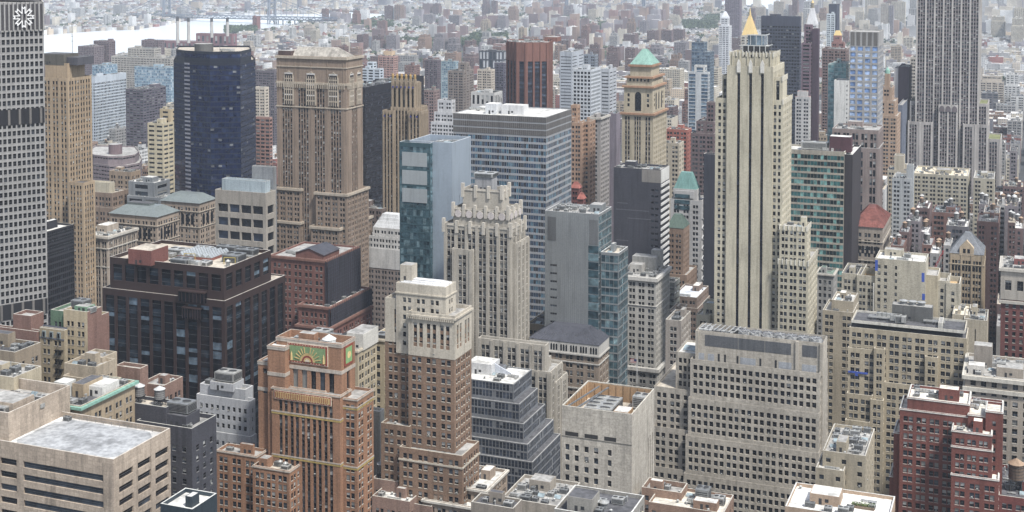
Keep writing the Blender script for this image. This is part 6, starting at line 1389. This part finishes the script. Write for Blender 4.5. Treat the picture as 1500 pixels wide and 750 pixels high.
simple('brown_tower', 'purple-brown two-part tower with blank right side, right of the dark slate slab', 'tower', 1300, [[1178, 1190, 1191, 36, 8, dict(wing=1)], [1190, 1199, 1201, 42, 4, dict(wing=1, st=S(blank=True), wall=W((84, 66, 80)))], [1174, 1188, -12, 63, 0, dict(wing=1, st=S(fh=3.6, wh=1.6, ww=5, n=1, pier=.6, end=.5, top=2))]], (118, 96, 108), vb=185, short='the purple-brown tower', seed=138)
simple('slim_tower', 'slim half-black half-white glass tower near the white campanile', 'tower', 2250, [[1214, 1226, 1230, 6, 0, dict(st=S(blank=True), wall=W((60, 66, 84)))], [1211, 1223, 1224, 20, -4]], (196, 206, 212), vb=60, short='the slim black and white tower', seed=139, indiv=False)
b = simple('gold_topped_tower', 'reddish tower with a small gold pyramid cap right of the aqua glass tower top', 'tower', 1700, [[1221, 1232, -10, 52, 4, dict(noclut=1)], [1218, 1236, 1238, 62, 0, dict(noclut=1)]], (150, 104, 96), vb=80, short='the gold-capped tower', seed=140)
hip(b, 0, 6, GOLD, .25, .25, 0, name='pyramid_roof')
simple('brown_apartment_tower', 'brown balconied apartment tower behind the aqua glass tower', 'apartment tower', 1380, [[1204, 1240, -20, 72, 0]], (132, 110, 106), 3.1, vb=190, short='the brown balconied tower', seed=141)
simple('terracotta_tower', 'white tower with bright orange roof tips right of the striped pale tower', 'tower', 1290, [[1168, 1182, 1184, 134, 3, dict(cap=W((210, 110, 90)))], [1165, 1186, 1188, 142, 0, dict(cap=W((210, 110, 90)))]], (196, 194, 192), vb=200, short='the orange-tipped white tower', seed=142)
b = simple('spired_building', 'tan stepped tower with a small turquoise dome right of the blue-slatted tower', 'tower', 1230, [[1296, 1303, -10, 108, 10, dict(noclut=1)], [1290, 1307, -22, 128, 6], [1286, 1311, -30, 148, 2], [1282, 1314, -36, 170, 0]], (176, 146, 120), vb=215, short='the turquoise-domed tower', seed=143)
T = b.tiers[0]; mb = MB(); x, y = rp(T, .5, .3); mb.cyl(x, y, T['z'], T['z'] + 3, 2.6, 2.2, 12, COPPER); mb.cyl(x, y, T['z'] + 3, T['z'] + 6, 2.2, .1, 12, COPPER); mb.build('dome', b.root)
simple('striped_slab', 'cream building with horizontal stripes left of the giant limestone skyscraper', 'building', 1420, [[1333, 1350, -30, 84, 0]], (196, 188, 176), vb=140, short='the cream striped slab', seed=144)
simple('dark_slab', 'blank dark maroon slab with white edge left of the giant limestone skyscraper', 'building', 1330, [[1310, 1316, -30, 100, 1, dict(wing=1, wall=W((206, 200, 196)))], [1316, 1332, -30, 98, 0, dict(st=S(blank=True))]], (84, 70, 82), vb=130, short='the maroon slab', seed=145)
simple('blue_block', 'blue-grey block with white-framed roof left of the giant limestone skyscraper base', 'building', 1270, [[1315, 1322, 1331, 154, 0, dict(st=S(blank=True))]], (104, 112, 130), vb=190, short='the blue-grey block', seed=146)
simple('wide_white_roof_building', 'broad cream building with an L-shaped white roof in front of the giant skyscraper', 'building', 1120, [[1338, 1418, -44, 258, 0, dict(roof=W((206, 192, 164), 'roof'), clut=.6)], [1426, 1456, -40, 262, 0, dict(roof=RG)]], (176, 168, 146), vb=285, short='the broad white-roofed building', seed=147, cap=W((210, 208, 200)))
simple('office_block', 'grey-white gridded building with stepped roof left of the broad white-roofed building', 'building', 1060, [[1307, 1335, -26, 262, 0], [1328, 1338, -8, 242, 2, dict(wing=1, st=S(blank=True))]], (170, 174, 176), vb=310, short='the grey-white gridded building', seed=148)
simple('stone_turret_building', 'cream stone building with tall chimney-like block left of the giant skyscraper base', 'building', 1130, [[1310, 1324, -12, 228, 0, dict(st=S(blank=True), wing=1)], [1300, 1330, -24, 250, -3]], (186, 174, 150), vb=262, short='the cream turret building', seed=149)
# ================================================================== ground, river, bridge
def sheet(name, pts, z, m, kind='structure', thick=None):
    mb = MB(); mb.face([(p[0], p[1], z) for p in pts], m); return mb.build(name, None, kind)
m_asph = W((74, 76, 80), 'plain', .9)
sheet('ground', [(-12000, -1500), (7000, -1500), (7000, 24000), (-12000, 24000)], 0.0, m_asph)
mw, nt, bs = _nt('river_water'); bs.inputs['Base Color'].default_value = (.60, .63, .64, 1); bs.inputs['Roughness'].default_value = .25; bs.inputs['Specular IOR Level'].default_value = .8  # pale base colour paints in the bright sky reflected off the water
nz = nt.nodes.new('ShaderNodeTexNoise'); nz.inputs['Scale'].default_value = .03; nz.inputs['Detail'].default_value = 6
gg = nt.nodes.new('ShaderNodeNewGeometry'); nt.links.new(gg.outputs['Position'], nz.inputs['Vector'])
bp = nt.nodes.new('ShaderNodeBump'); bp.inputs['Strength'].default_value = .25; bp.inputs['Distance'].default_value = 1.0
nt.links.new(nz.outputs[0], bp.inputs['Height']); nt.links.new(bp.outputs[0], bs.inputs['Normal'])
RIV = [(-60, 92), (-60, 58), (60, 52), (110, 48), (150, 45), (195, 44), (235, 38), (262, 33), (290, 27), (300, 22), (345, 21.5), (420, 21), (482, 20), (500, 17.5), (570, 21), (566, 27), (480, 27), (440, 33), (412, 40), (380, 43), (352, 46), (346, 56), (290, 66), (232, 74), (170, 86), (60, 92)]
RIVW = [at_z(u, v, 0).xy for u, v in RIV]
R2 = [(1036, 3), (1085, 0), (1120, -8), (1190, -8), (1188, 6), (1150, 15), (1128, 14), (1108, 9), (1090, 12), (1060, 9)]
R2W = [at_z(u, v, 0).xy for u, v in R2]
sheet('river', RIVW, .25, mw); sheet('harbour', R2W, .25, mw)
def inside(x, y, poly):
    c = False; n = len(poly)
    for i in range(n):
        x1, y1 = poly[i]; x2, y2 = poly[(i + 1) % n]
        if (y1 > y) != (y2 > y) and x < (x2 - x1) * (y - y1) / (y2 - y1) + x1: c = not c
    return c
def bridge(label, pts_u, D, vdeck, tow, short, top):
    r = bpy.data.objects.new('suspension_bridge', None); scene.collection.objects.link(r); r['label'] = label; r['category'] = 'bridge'
    A = at_depth(pts_u[0], vdeck[0], D[0]); B = at_depth(pts_u[1], vdeck[1], D[1]); d = (B - A); d.z = 0; L = d.length; d /= L; n = Vector((-d.y, d.x, 0)); m = W((124, 134, 150), 'plain'); mb = MB()
    za, zb = A.z, B.z
    def pt(s, off, z): q = A + d * s + n * off; return Vector((q.x, q.y, z))
    zd = (za + zb) / 2
    for off in (-16, 16):
        mb.bar(pt(0, off, za), pt(L, off, zb), 2.2, m); mb.bar(pt(0, off, za - 11), pt(L, off, zb - 11), 2.2, m)
        k = 0
        while k * 30 < L:
            z0 = za + (zb - za) * k * 30 / L; mb.bar(pt(k * 30, off, z0), pt(min(L, k * 30 + 15), off, z0 - 11), 1.3, m); mb.bar(pt(min(L, k * 30 + 15), off, z0 - 11), pt(min(L, k * 30 + 30), off, z0), 1.3, m); k += 1
    mb.face([pt(0, -16, za - 5), pt(L, -16, zb - 5), pt(L, 16, zb - 5), pt(0, 16, za - 5)], m)
    for k in range(int(L / 60)):
        s = k * 60
        if not (tow[0] + .01 < s / L < tow[1] - .01):
            z0 = za + (zb - za) * s / L - 11
            if z0 > 1:
                for off in (-12, 12): mb.bar(pt(s, off, 0), pt(s, off, z0), 3, m)
    mb.build('deck', r)
    for t in tow:
        tb = MB(); s = t * L; zt = top
        for off in (-17, 17):
            for e in (-5, 5):
                tb.bar(pt(s + e, off, 0), pt(s + e * .6, off * .85, zt), 4, m)
        for z in (30, 60, 80, zt - 8):
            tb.bar(pt(s - 4, -16, z), pt(s - 4, 16, z), 3, m); tb.bar(pt(s + 4, -16, z), pt(s + 4, 16, z), 3, m)
        for z in (0, 60):
            tb.bar(pt(s, -16, z + 2), pt(s, 16, z + 28 if z else 36), 2, m); tb.bar(pt(s, 16, z + 2), pt(s, -16, z + 28 if z else 36), 2, m)
        tb.build('bridge_tower', r)
    cb = MB()
    for off in (-15, 15):
        N = 40
        prev = None
        for i in range(N + 1):
            s = L * i / N; t = s / L
            if t < tow[0]: f = (t / tow[0]); z = (zd + 3) * (1 - f) + top * f - 12 * f * (1 - f)
            elif t > tow[1]: f = (1 - t) / (1 - tow[1]); z = (zd + 3) * (1 - f) + top * f - 12 * f * (1 - f)
            else: f = (t - tow[0]) / (tow[1] - tow[0]); z = top - 4 * (top - zd - 5) * f * (1 - f)
            q = pt(s, off, z)
            if prev is not None:
                cb.bar(prev, q, 1.6, m)
                cb.bar(q, pt(s, off, za + (zb - za) * t), .7, m)
            prev = q
    cb.build('cable', r); return r
bridge('long grey steel suspension bridge crossing the river at upper left', (190, 490), (5350, 4720), (20, 26), (.20, .72), None, 103)
bridge('hazy blue-grey suspension bridge with white cables at the top centre', (770, 1010), (6000, 6000), (9, 12), (.25, .72), None, 108)

# ================================================================== filler city
rng = random.Random(42)
from math import floor
PAL = [((132, 96, 86), 'red-brown'), ((150, 122, 104), 'brown'), ((176, 158, 134), 'tan'), ((196, 186, 166), 'cream'), ((160, 158, 156), 'grey'), ((200, 200, 198), 'white'),
       ((116, 92, 90), 'dark brown'), ((104, 102, 108), 'charcoal'), ((142, 84, 74), 'red brick'), ((184, 172, 156), 'buff'), ((138, 130, 134), 'mauve-grey')]
PALW = [5, 5, 5, 5, 4, 4, 4, 2, 4, 4, 3]
ROOFS = [((206, 204, 200), 'white'), ((150, 150, 150), 'grey'), ((90, 90, 96), 'dark'), ((176, 164, 146), 'tan'), ((120, 120, 122), 'slate')]
ROOFW = [6, 5, 4, 3, 3]
def clash(x0, x1, y0, y1):
    for a, b_, c, d_ in FOOT:
        if x0 < b_ + 2 and x1 > a - 2 and y0 < d_ + 2 and y1 > c - 2: return True
    return False
def height(Y, X):
    r = rng.random()
    if 640 < Y < 1080 and X > -135: h = 58 + 34 * r
    elif Y < 1500: h = 26 + 40 * r * r + (rng.random() < .08) * 25
    elif Y < 2400: h = 18 + 32 * r * r + (rng.random() < .05) * 28
    elif Y < 3600: h = 12 + 11 * r + (rng.random() < .03) * 32
    else: h = 7 + 7 * r + (rng.random() < .02) * 35
    if X > -160 and 3000 < Y: h += 16 * rng.random()
    if X > -900 and Y > 4300: h += 40 * r * r + (rng.random() < .1) * 60
    return h
Y_near_river = True
RIVPX = [(-60, 80), (-60, 56), (60, 50), (195, 43), (262, 33), (290, 27), (480, 21), (560, 21), (560, 26), (480, 27), (412, 38), (352, 44), (346, 50), (290, 60), (170, 78), (60, 82)]
def visible_ok(x0, x1, y0, y1, h):
    """returns projected u-range and top v when the block is in frame and covers no landmark"""
    pr = [project(p) for p in ((x0, y0, h), (x1, y0, h), (x1, y1, h), (x0, y1, h))]
    if any(p is None for p in pr): return None
    u0, u1 = min(p[0] for p in pr), max(p[0] for p in pr); vt = min(p[1] for p in pr)
    if Y_near_river and inside((u0 + u1) / 2, vt, RIVPX): return None
    if u1 < -240 or u0 > 1950 or vt > 900 or max(p[1] for p in pr) < -25: return None
    if u1 < -2 or u0 > 1502: return u0, u1, vt, max(p[1] for p in pr)
    if vt > 760: return None
    for b in HEROES:
        if b.u1 > u0 + .5 and b.u0 < u1 - .5 and y0 < b.y0 and vt < b.vb - 1: return None
    return u0, u1, vt, max(p[1] for p in pr)
fills = []
def add_fill(x0, x1, y0, y1, h, rot=0, proj=False):
    if clash(x0, x1, y0, y1): return
    ok = visible_ok(x0, x1, y0, y1, h)
    if ok is None:
        h2 = h * .5
        ok = visible_ok(x0, x1, y0, y1, h2)
        if ok is None or h2 < 8: 
            return
        h = h2
    if proj: c = rng.choice((0, 6, 10, 6, 1))
    elif y0 > 2200: c = rng.choices(range(len(PAL)), (2, 2, 5, 8, 7, 12, 1, 2, 2, 6, 4))[0]
    else: c = rng.choices(range(len(PAL)), PALW)[0]
    fills.append(dict(x0=x0, x1=x1, y0=y0, y1=y1, h=h, c=c, r=rng.choices(range(5), ROOFW)[0], u=(ok[0] + ok[1]) / 2, v=(ok[2] + ok[3]) / 2, ok=ok, rot=rot,
                      D=project(((x0 + x1) / 2, y0, h))[2]))
PARKS = [(565, 720, 60, 70), (690, 742, 56, 63), (520, 575, 35, 42), (1000, 1050, 34, 46), (1035, 1060, 26, 34), (330, 375, 44, 50), (880, 905, 38, 43)]
def in_park(x, y):
    p = project((x, y, 0))
    return p and any(a < p[0] < b_ and c < p[1] < d_ for a, b_, c, d_ in PARKS)
def block_rows(Y0, Y1, step_y, lot, street, ave, offonly=False):
    Y = Y0
    while Y < Y1:
        xl = at_y(-230, 0, Y + step_y).x; xr = at_y(1900, 0, Y + step_y).x
        k = floor(xl / ave)
        while k * ave < xr:
            bx0 = k * ave + 12; bx1 = (k + 1) * ave - 12
            for half in (0, 1):
                y0 = Y + street / 2 + half * (step_y - street) / 2; y1 = y0 + (step_y - street) / 2 - 1.0
                x = bx0
                while x < bx1 - 6:
                    w = rng.uniform(*lot); w = min(w, bx1 - x)
                    if w < 6: break
                    q = project((x + w / 2, y0, 20))
                    q2_ = project((x, y0, 20))
                    if q and q2_ and -230 < q[0] < 1900 and q[1] < 1100 and (not offonly or q2_[0] > 1512 or q[0] < -60):
                        cx, cy = x + w / 2, (y0 + y1) / 2
                        if not inside(cx, cy, RIVW) and not inside(cx, cy, R2W) and not in_park(cx, cy):
                            d0 = rng.uniform(0, .12) * (y1 - y0) if half else 0
                            add_fill(x + .3, x + w - .3, y0 + rng.uniform(0, 2), y1 - rng.uniform(0, 6), height(cy, cx))
                    x += w
            k += 1
        Y += step_y
# dense old loft blocks at mid right, row behind row
for D, vt_ in ((795, 372), (832, 352), (872, 334), (915, 317), (960, 302), (1008, 290), (1058, 280)):
    u = 1262 + rng.uniform(0, 12)
    while u < 1512:
        wpx = rng.choice((rng.uniform(11, 22), rng.uniform(18, 44))); v = vt_ + rng.uniform(-9, 11); q = at_depth(u, v, D); q2 = at_y(u + wpx - 1, v, q.y)
        n0 = len(fills); add_fill(q.x, q2.x, q.y, q.y + rng.uniform(20, 30), q.z)
        if len(fills) > n0: f = fills[-1]; f['force'] = 1; f['c'] = rng.choice((0, 1, 6, 7, 8, 10, 2, 4, 6, 0, 7, 6, 5, 10)); FOOT.append((f['x0'], f['x1'], f['y0'], f['y1']))
        u += wpx
block_rows(240, 560, 80, (18, 34), 18, 250, True)
block_rows(560, 1500, 80, (14, 34), 18, 250)
block_rows(1500, 2600, 80, (14, 40), 17, 230)
block_rows(2600, 4200, 66, (9, 30), 15, 200)
block_rows(4200, 7600, 80, (12, 46), 18, 190)
# housing-project slabs and far downtown towers
for i in range(85):
    u = rng.choice((rng.uniform(80, 1500), rng.uniform(450, 960), rng.uniform(690, 960))); D = rng.uniform(2700, 5600)
    q = at_depth(u, 40, D); x, y = q.x, q.y
    if inside(x, y, RIVW) or inside(x, y, R2W) or in_park(x, y) or any(inside(x + a, y + c, RIVW) for a, c in ((50, 0), (-50, 0), (0, 60), (0, -60))): continue
    n = rng.randint(1, 3); h = rng.uniform(38, 66)
    for k in range(n):
        add_fill(x + k * 42, x + k * 42 + rng.uniform(18, 32), y, y + rng.uniform(14, 40), h * rng.uniform(.9, 1.1), proj=True)
for i in range(46):
    u = rng.uniform(1195, 1345); D = rng.uniform(4600, 6600); q = at_depth(u, 20, D)
    add_fill(q.x, q.x + rng.uniform(28, 55), q.y, q.y + rng.uniform(30, 50), rng.uniform(70, 190))
for i in range(16):
    u = rng.uniform(1440, 1510); D = rng.uniform(3600, 6400); q = at_depth(u, 20, D)
    add_fill(q.x, q.x + rng.uniform(28, 55), q.y, q.y + rng.uniform(30, 50), rng.uniform(60, 110))
# Screen size and rough occlusion: walk front to back along u-columns
fills.sort(key=lambda f: f['D'])
hor = [2000.0] * 1600
TRECT = []
for b in HEROES:
    for T in b.tiers:
        pr = [project((x, y, T['z'])) for x, y in T['P']]
        TRECT.append((b.D, min(p[0] for p in pr), max(p[0] for p in pr), max(p[1] for p in pr), b.vb))
TRECT.sort()
heroes_sorted = sorted(HEROES, key=lambda b: b.D)
offs = [f for f in fills if f['ok'][1] < -2 or f['ok'][0] > 1502]; fills = [f for f in fills if not (f['ok'][1] < -2 or f['ok'][0] > 1502)]
for f in fills:
    u0, u1 = int(max(0, f['ok'][0])), int(min(1500, f['ok'][1])) + 1
    f['size'] = (f['ok'][1] - f['ok'][0]) * max(3, (F * min(f['h'], 25) / f['D']))
    f['seen'] = any(f['ok'][2] < hor[u] - .3 for u in range(u0, u1 + 1)) 
    for u in range(u0, u1 + 1): hor[u] = min(hor[u], f['ok'][2] + 0.0) if False else hor[u]
    hid = 0; tot = 0
    for u in range(u0, u1 + 1):
        tot += 1
        for bD, a0, a1, av, ab in TRECT:
            if bD < f['D'] and a0 < u < a1 and av < f['ok'][2] - 1 and ab > f['ok'][3]: hid += 1; break
    f['vis'] = 1 - hid / max(1, tot)
vis = [f for f in fills if f['vis'] > .15]
# crude front-to-back screen coverage test on a grid
grid = {}
for f in vis:
    u0, u1 = int(f['ok'][0] / 3), int(f['ok'][1] / 3); v0 = int(f['ok'][2] / 2); vb_ = project(((f['x0'] + f['x1']) / 2, f['y0'], 0))[1]; v1 = int(min(760, vb_) / 2)
    free = 0
    for a in range(u0, u1 + 1):
        for c in range(v0, v1 + 1):
            if (a, c) not in grid: free += 1; grid[(a, c)] = 1
    f['free'] = free * 6
vis2 = [f for f in vis if f['free'] > 0 or f.get('force')]
for f in vis2:
    if f.get('force') and f['free'] > 60: f['free'] *= 3
vis2.sort(key=lambda f: -f['free'] * f['vis'])
named = vis2[:300]; rest = vis2[300:] + offs
def fill_label(f):
    size = 'tall' if f['h'] > 62 else ('mid-rise' if f['h'] > 34 else 'low')
    best = None
    for b in HEROES:
        if not b.short: continue
        bu = (b.u0 + b.u1) / 2; du = 0 if b.u0 < f['u'] < b.u1 else min(abs(f['u'] - b.u0), abs(f['u'] - b.u1)); dv = f['v'] - (b.vt if f['v'] < b.vt else min(f['v'], b.vb))
        s = du + abs(dv) * 1.2
        if best is None or s < best[0]: best = (s, b)
    b = best[1]
    if f['v'] < b.vt and b.u0 - 5 < f['u'] < b.u1 + 5: rel = 'above'
    elif f['u'] < (b.u0 + b.u1) / 2: rel = 'left of'
    elif f['u'] > (b.u0 + b.u1) / 2: rel = 'right of'
    else: rel = 'beside'
    return size, PAL[f['c']][1], ROOFS[f['r']][1], rel, b.short
groups = {}
for f in named:
    k = fill_label(f); groups.setdefault(k, []).append(f)
ORD = ['', 'first', 'second', 'third', 'fourth', 'fifth', 'sixth', 'seventh', 'eighth', 'ninth']
for k, fs in groups.items():
    size, col, rf, rel, sh = k
    fs.sort(key=lambda f: f['u'])
    for i, f in enumerate(fs):
        base = '%s %s building with %s roof %s %s' % (size, col, rf, rel, sh)
        if len(fs) == 1: f['label'] = base
        elif len(fs) == 2: f['label'] = ('leftmost ' if i == 0 else 'rightmost ') + base
        else: f['label'] = (ORD[min(9, i + 1)] + ' from left, ' + base)
def fill_style(f, r):
    t = r.random()
    if f['c'] in (7, 5) and t < .4: return S(fh=3.6, wh=1.7, ww=4.5, n=1, pier=.9, end=.6, top=2, r=.25, mix=(.5, .3, .1, .1))
    if t < .35: return S(fh=3.5, wh=1.8, ww=1.3, n=1, pier=1.5, end=1.1, top=2.2, r=.25, mix=(.55, .2, .15, .1))
    if t < .7: return S(fh=3.5, wh=1.8, ww=1.3, n=2, gap=.5, pier=1.7, end=1.2, top=2.2, r=.25, mix=(.5, .2, .18, .12))
    return S(fh=3.7, wh=2.2, ww=1.5, n=3, gap=.4, pier=1.6, end=1.2, top=2.6, r=.3, mix=(.6, .2, .12, .08))
for i, f in enumerate(named):
    r = random.Random(i * 13 + 7)
    root = bpy.data.objects.new('city_building', None); scene.collection.objects.link(root)
    root['label'] = f['label']; root['category'] = 'building'; root['group'] = 'ordinary city blocks between the landmark towers'
    cb, rb = PAL[f['c']][0], ROOFS[f['r']][0]
    wm = W(cb, 'plain'); rm = W(rb, 'roof', .9)
    P = [(f['x0'], f['y0']), (f['x1'], f['y0']), (f['x1'], f['y1']), (f['x0'], f['y1'])]
    st = fill_style(f, r); mbw = MB(); wins = []
    far = f['D'] > 2600
    tiers = [(P, f['h'], 0)]
    if f['h'] > 45 and f['x1'] - f['x0'] > 20 and r.random() < .6:
        h0 = f['h'] * r.uniform(.7, .88); tiers = [(inset(P, 2.6), f['h'], h0 - 1), (P, h0, 0)]
    for PP, zt, zb in tiers:
        for k in range(4):
            if k in (0, 1) or (k == 3 and f['u'] > 1150): facade(mbw, wins, PP[k], PP[(k + 1) % 4], max(zb, 0), zt, (S(blank=True) if (k == 1 and r.random() < .3) else st), wm, r)
            else: facade(mbw, wins, PP[k], PP[(k + 1) % 4], max(zb, 0), zt, S(blank=True), wm, r)
        rr, inn, zr = roof_and_parapet(mbw, PP, zt, .9, .4, rm, CAPM if r.random() < .6 else wm, wm)
        rr.build('roof', root)
    mbw.build('wall', root)
    wins.sort(key=lambda w: -w[0][2])
    lim = 30 if f['D'] < 1300 else 0
    cache = {}
    for c, R, w, h, vr, gl in wins[:lim]:
        kk = (round(w, 2), round(h, 2), vr)
        if kk not in cache: m = MB(); win_faces(m, (0, 0, 0), (1, 0), w, h, vr, gl); cache[kk] = m.mesh('window')
        link('window', cache[kk], root, c, math.atan2(R[1], R[0]))
    m = MB()
    for c, R, w, h, vr, gl in wins[lim:]: win_faces(m, c, R, w, h, vr, gl)
    m.build('window', root, 'stuff')
    auto_clutter(root, tiers[0][0], tiers[0][1] - .9, r, (1.6 if f['D'] < 1500 else .35), f['D'], [], wm, rm, True)
    for _k in range((r.random() < .6) + (r.random() < .3) + bool(f.get('force')) if f['D'] < 1700 else 0):
        s = r.uniform(3.6, 4.8); kit_part(root, 'water_tank:' + r.choice('ab'), f['x0'] + r.uniform(.2, .8) * (f['x1'] - f['x0']), f['y0'] + r.uniform(.25, .75) * (f['y1'] - f['y0']), tiers[0][1] - .9, s, s, s * 1.7)

# the rest: one mass, with windows in the wall material
def far_mat(rgb):
    m, nt, b = _nt('distant_wall'); N = nt.nodes; L = nt.links
    geo = N.new('ShaderNodeNewGeometry'); sx = N.new('ShaderNodeSeparateXYZ'); L.new(geo.outputs['Position'], sx.inputs[0])
    ad = N.new('ShaderNodeMath'); ad.operation = 'ADD'; L.new(sx.outputs[0], ad.inputs[0]); L.new(sx.outputs[1], ad.inputs[1])
    def fr(v, per, duty):
        a = N.new('ShaderNodeMath'); a.operation = 'DIVIDE'; L.new(v, a.inputs[0]); a.inputs[1].default_value = per
        c = N.new('ShaderNodeMath'); c.operation = 'FRACT'; L.new(a.outputs[0], c.inputs[0])
        g = N.new('ShaderNodeMath'); g.operation = 'LESS_THAN'; L.new(c.outputs[0], g.inputs[0]); g.inputs[1].default_value = duty; return g.outputs[0]
    w = N.new('ShaderNodeMath'); w.operation = 'MULTIPLY'; L.new(fr(ad.outputs[0], 3.1, .36), w.inputs[0]); L.new(fr(sx.outputs[2], 3.4, .45), w.inputs[1])
    nz_ = N.new('ShaderNodeTexNoise'); nz_.inputs['Scale'].default_value = .02; L.new(geo.outputs['Position'], nz_.inputs['Vector'])
    mr = N.new('ShaderNodeMapRange'); mr.inputs[1].default_value = .35; mr.inputs[2].default_value = .65; mr.inputs[3].default_value = .75; mr.inputs[4].default_value = 1.25; L.new(nz_.outputs[0], mr.inputs[0])
    vm = N.new('ShaderNodeVectorMath'); vm.operation = 'SCALE'; vm.inputs[0].default_value = lin(rgb); L.new(mr.outputs[0], vm.inputs['Scale'])
    mix = N.new('ShaderNodeMix'); mix.data_type = 'RGBA'; L.new(w.outputs[0], mix.inputs[0]); L.new(vm.outputs[0], mix.inputs[6]); mix.inputs[7].default_value = (.11, .12, .14, 1)
    L.new(mix.outputs[2], b.inputs['Base Color']); b.inputs['Roughness'].default_value = .8; return m
FM = [far_mat(c) for c, n in PAL]; FR = [W(c, 'roof', .9) for c, n in ROOFS]
mb = MB()
for f in rest:
    wm = FM[f['c']]; rm = FR[f['r']]
    z = f['h']; mb.box(f['x0'], f['y0'], 0, f['x1'], f['y1'], z, wm, top=rm)
    w, d = f['x1'] - f['x0'], f['y1'] - f['y0']
    if w > 8 and d > 8:
        if rng.random() < .75:
            bw, bd = rng.uniform(3, w * .4), rng.uniform(3, d * .4); bx, by = rng.uniform(f['x0'] + 1, f['x1'] - bw - 1), rng.uniform(f['y0'] + 1, f['y1'] - bd - 1)
            mb.box(bx, by, z, bx + bw, by + bd, z + rng.uniform(2.5, 5), rng.choice((wm, FR[0], FR[1])), top=rng.choice(FR))
        # parapet edge facing camera
        mb.box(f['x0'], f['y0'] + .001, z, f['x1'], f['y0'] + .4, z + .8, wm, top=FR[0]); mb.box(f['x1'] - .4, f['y0'] + .401, z, f['x1'] - .001, f['y1'], z + .8, wm, top=FR[0])
mb.build('distant_city', None, 'stuff')
bpy.data.objects['distant_city']['label'] = 'hazy mass of low city blocks spreading to the horizon'; bpy.data.objects['distant_city']['category'] = 'city'
# parks and street trees
PG = [W((78, 98, 66), 'plain', .95, 1.5), W((96, 112, 74), 'plain', .95, 1.5), W((64, 84, 60), 'plain', .95, 1.5)]
mb = MB(); tr = random.Random(9); nt_ = 0
def tree_clump(x, y, s):
    mb.cyl(x, y, 0, s * .5, .35, .2, 5, W((86, 72, 60)))
    leafy(mb, x, y, s * .75, s * .5, s * .5, s * .36, 26, s * .15, tr, PG)
for a, b_, c, d_ in PARKS:
    for k in range(330):
        u, v = tr.uniform(a, b_), tr.uniform(c, d_ + 1); q = at_z(u, v, 0)
        if not clash(q.x - 3, q.x + 3, q.y - 3, q.y + 3): tree_clump(q.x, q.y, tr.uniform(11, 19))
for k in range(1500):
    u = tr.uniform(0, 1500); D = tr.uniform(2200, 6000); q = at_depth(u, 30, D)
    if not inside(q.x, q.y, RIVW) and not inside(q.x, q.y, R2W): tree_clump(q.x, q.y, tr.uniform(14, 22))
mb.build('distant_trees', None, 'stuff'); o = bpy.data.objects['distant_trees']; o['label'] = 'green tree crowns of the far parks and streets'; o['category'] = 'trees'
# nearer trees beside the curved complex
for i, (u, v, D, s) in enumerate(((164, 190, 1830, 24), (173, 192, 1800, 19))):
    q = at_depth(u, v, D); t = bpy.data.objects.new('tree', None); scene.collection.objects.link(t); t.location = (q.x, q.y, 0)
    t['label'] = ('larger' if i == 0 else 'smaller') + ' round green tree crown between the hospital slab and the dark balcony slab'; t['category'] = 'tree'
    m = MB(); m.cyl(0, 0, 0, max(5, q.z - s * .3), .9, .5, 8, W((86, 72, 60)))
    for a in range(5): m.bar((0, 0, max(4, q.z - s * .5)), (s * .3 * cos(a * 1.3), s * .3 * sin(a * 1.3), q.z), .4, W((86, 72, 60)))
    m.build('trunk', t); m = MB()
    for k in range(9): leafy(m, tr.uniform(-.5, .5) * s, tr.uniform(-.4, .4) * s, q.z + tr.uniform(-.2, .2) * s, s * .35, s * .35, s * .28, 160, .8, tr, PG)
    m.build('crown', t)

# ================================================================== air
hm = bpy.data.materials.new('haze'); hm.use_nodes = True; hn = hm.node_tree; hn.nodes.clear()
vol = hn.nodes.new('ShaderNodeVolumePrincipled'); vol.inputs['Color'].default_value = (.80, .89, 1, 1); vol.inputs['Density'].default_value = HAZE_DENSITY; vol.inputs['Anisotropy'].default_value = .1
ho = hn.nodes.new('ShaderNodeOutputMaterial'); hn.links.new(vol.outputs[0], ho.inputs['Volume'])
mb = MB(); mb.box(-12100, -1600, -1, 7100, 24100, 345, hm, bottom=True)
hz = mb.build('haze', None, 'stuff'); hz['label'] = 'thin pale summer haze over the whole city'; hz['category'] = 'haze'

# ================================================================== put every root at the base of its thing
for o in list(scene.objects):
    if o.parent is None and o.type == 'EMPTY' and o.location.length < 1e-6:
        ch = [c for c in o.children]
        lo = None
        for c in ch:
            if c.type == 'MESH' and c.location.length < 1e-6 and len(c.data.vertices):
                co = [0.0] * (3 * len(c.data.vertices)); c.data.vertices.foreach_get('co', co)
                a = (min(co[0::3]), max(co[0::3]), min(co[1::3]), max(co[1::3]), min(co[2::3]))
                lo = a if lo is None else (min(lo[0], a[0]), max(lo[1], a[1]), min(lo[2], a[2]), max(lo[3], a[3]), min(lo[4], a[4]))
        if lo is None: continue
        base = Vector(((lo[0] + lo[1]) / 2, (lo[2] + lo[3]) / 2, lo[4])); o.location = base
        for c in ch:
            if c.location.length < 1e-6 and c.data.users == 1: c.data.transform(Matrix.Translation(-base))
            else: c.location = c.location - base
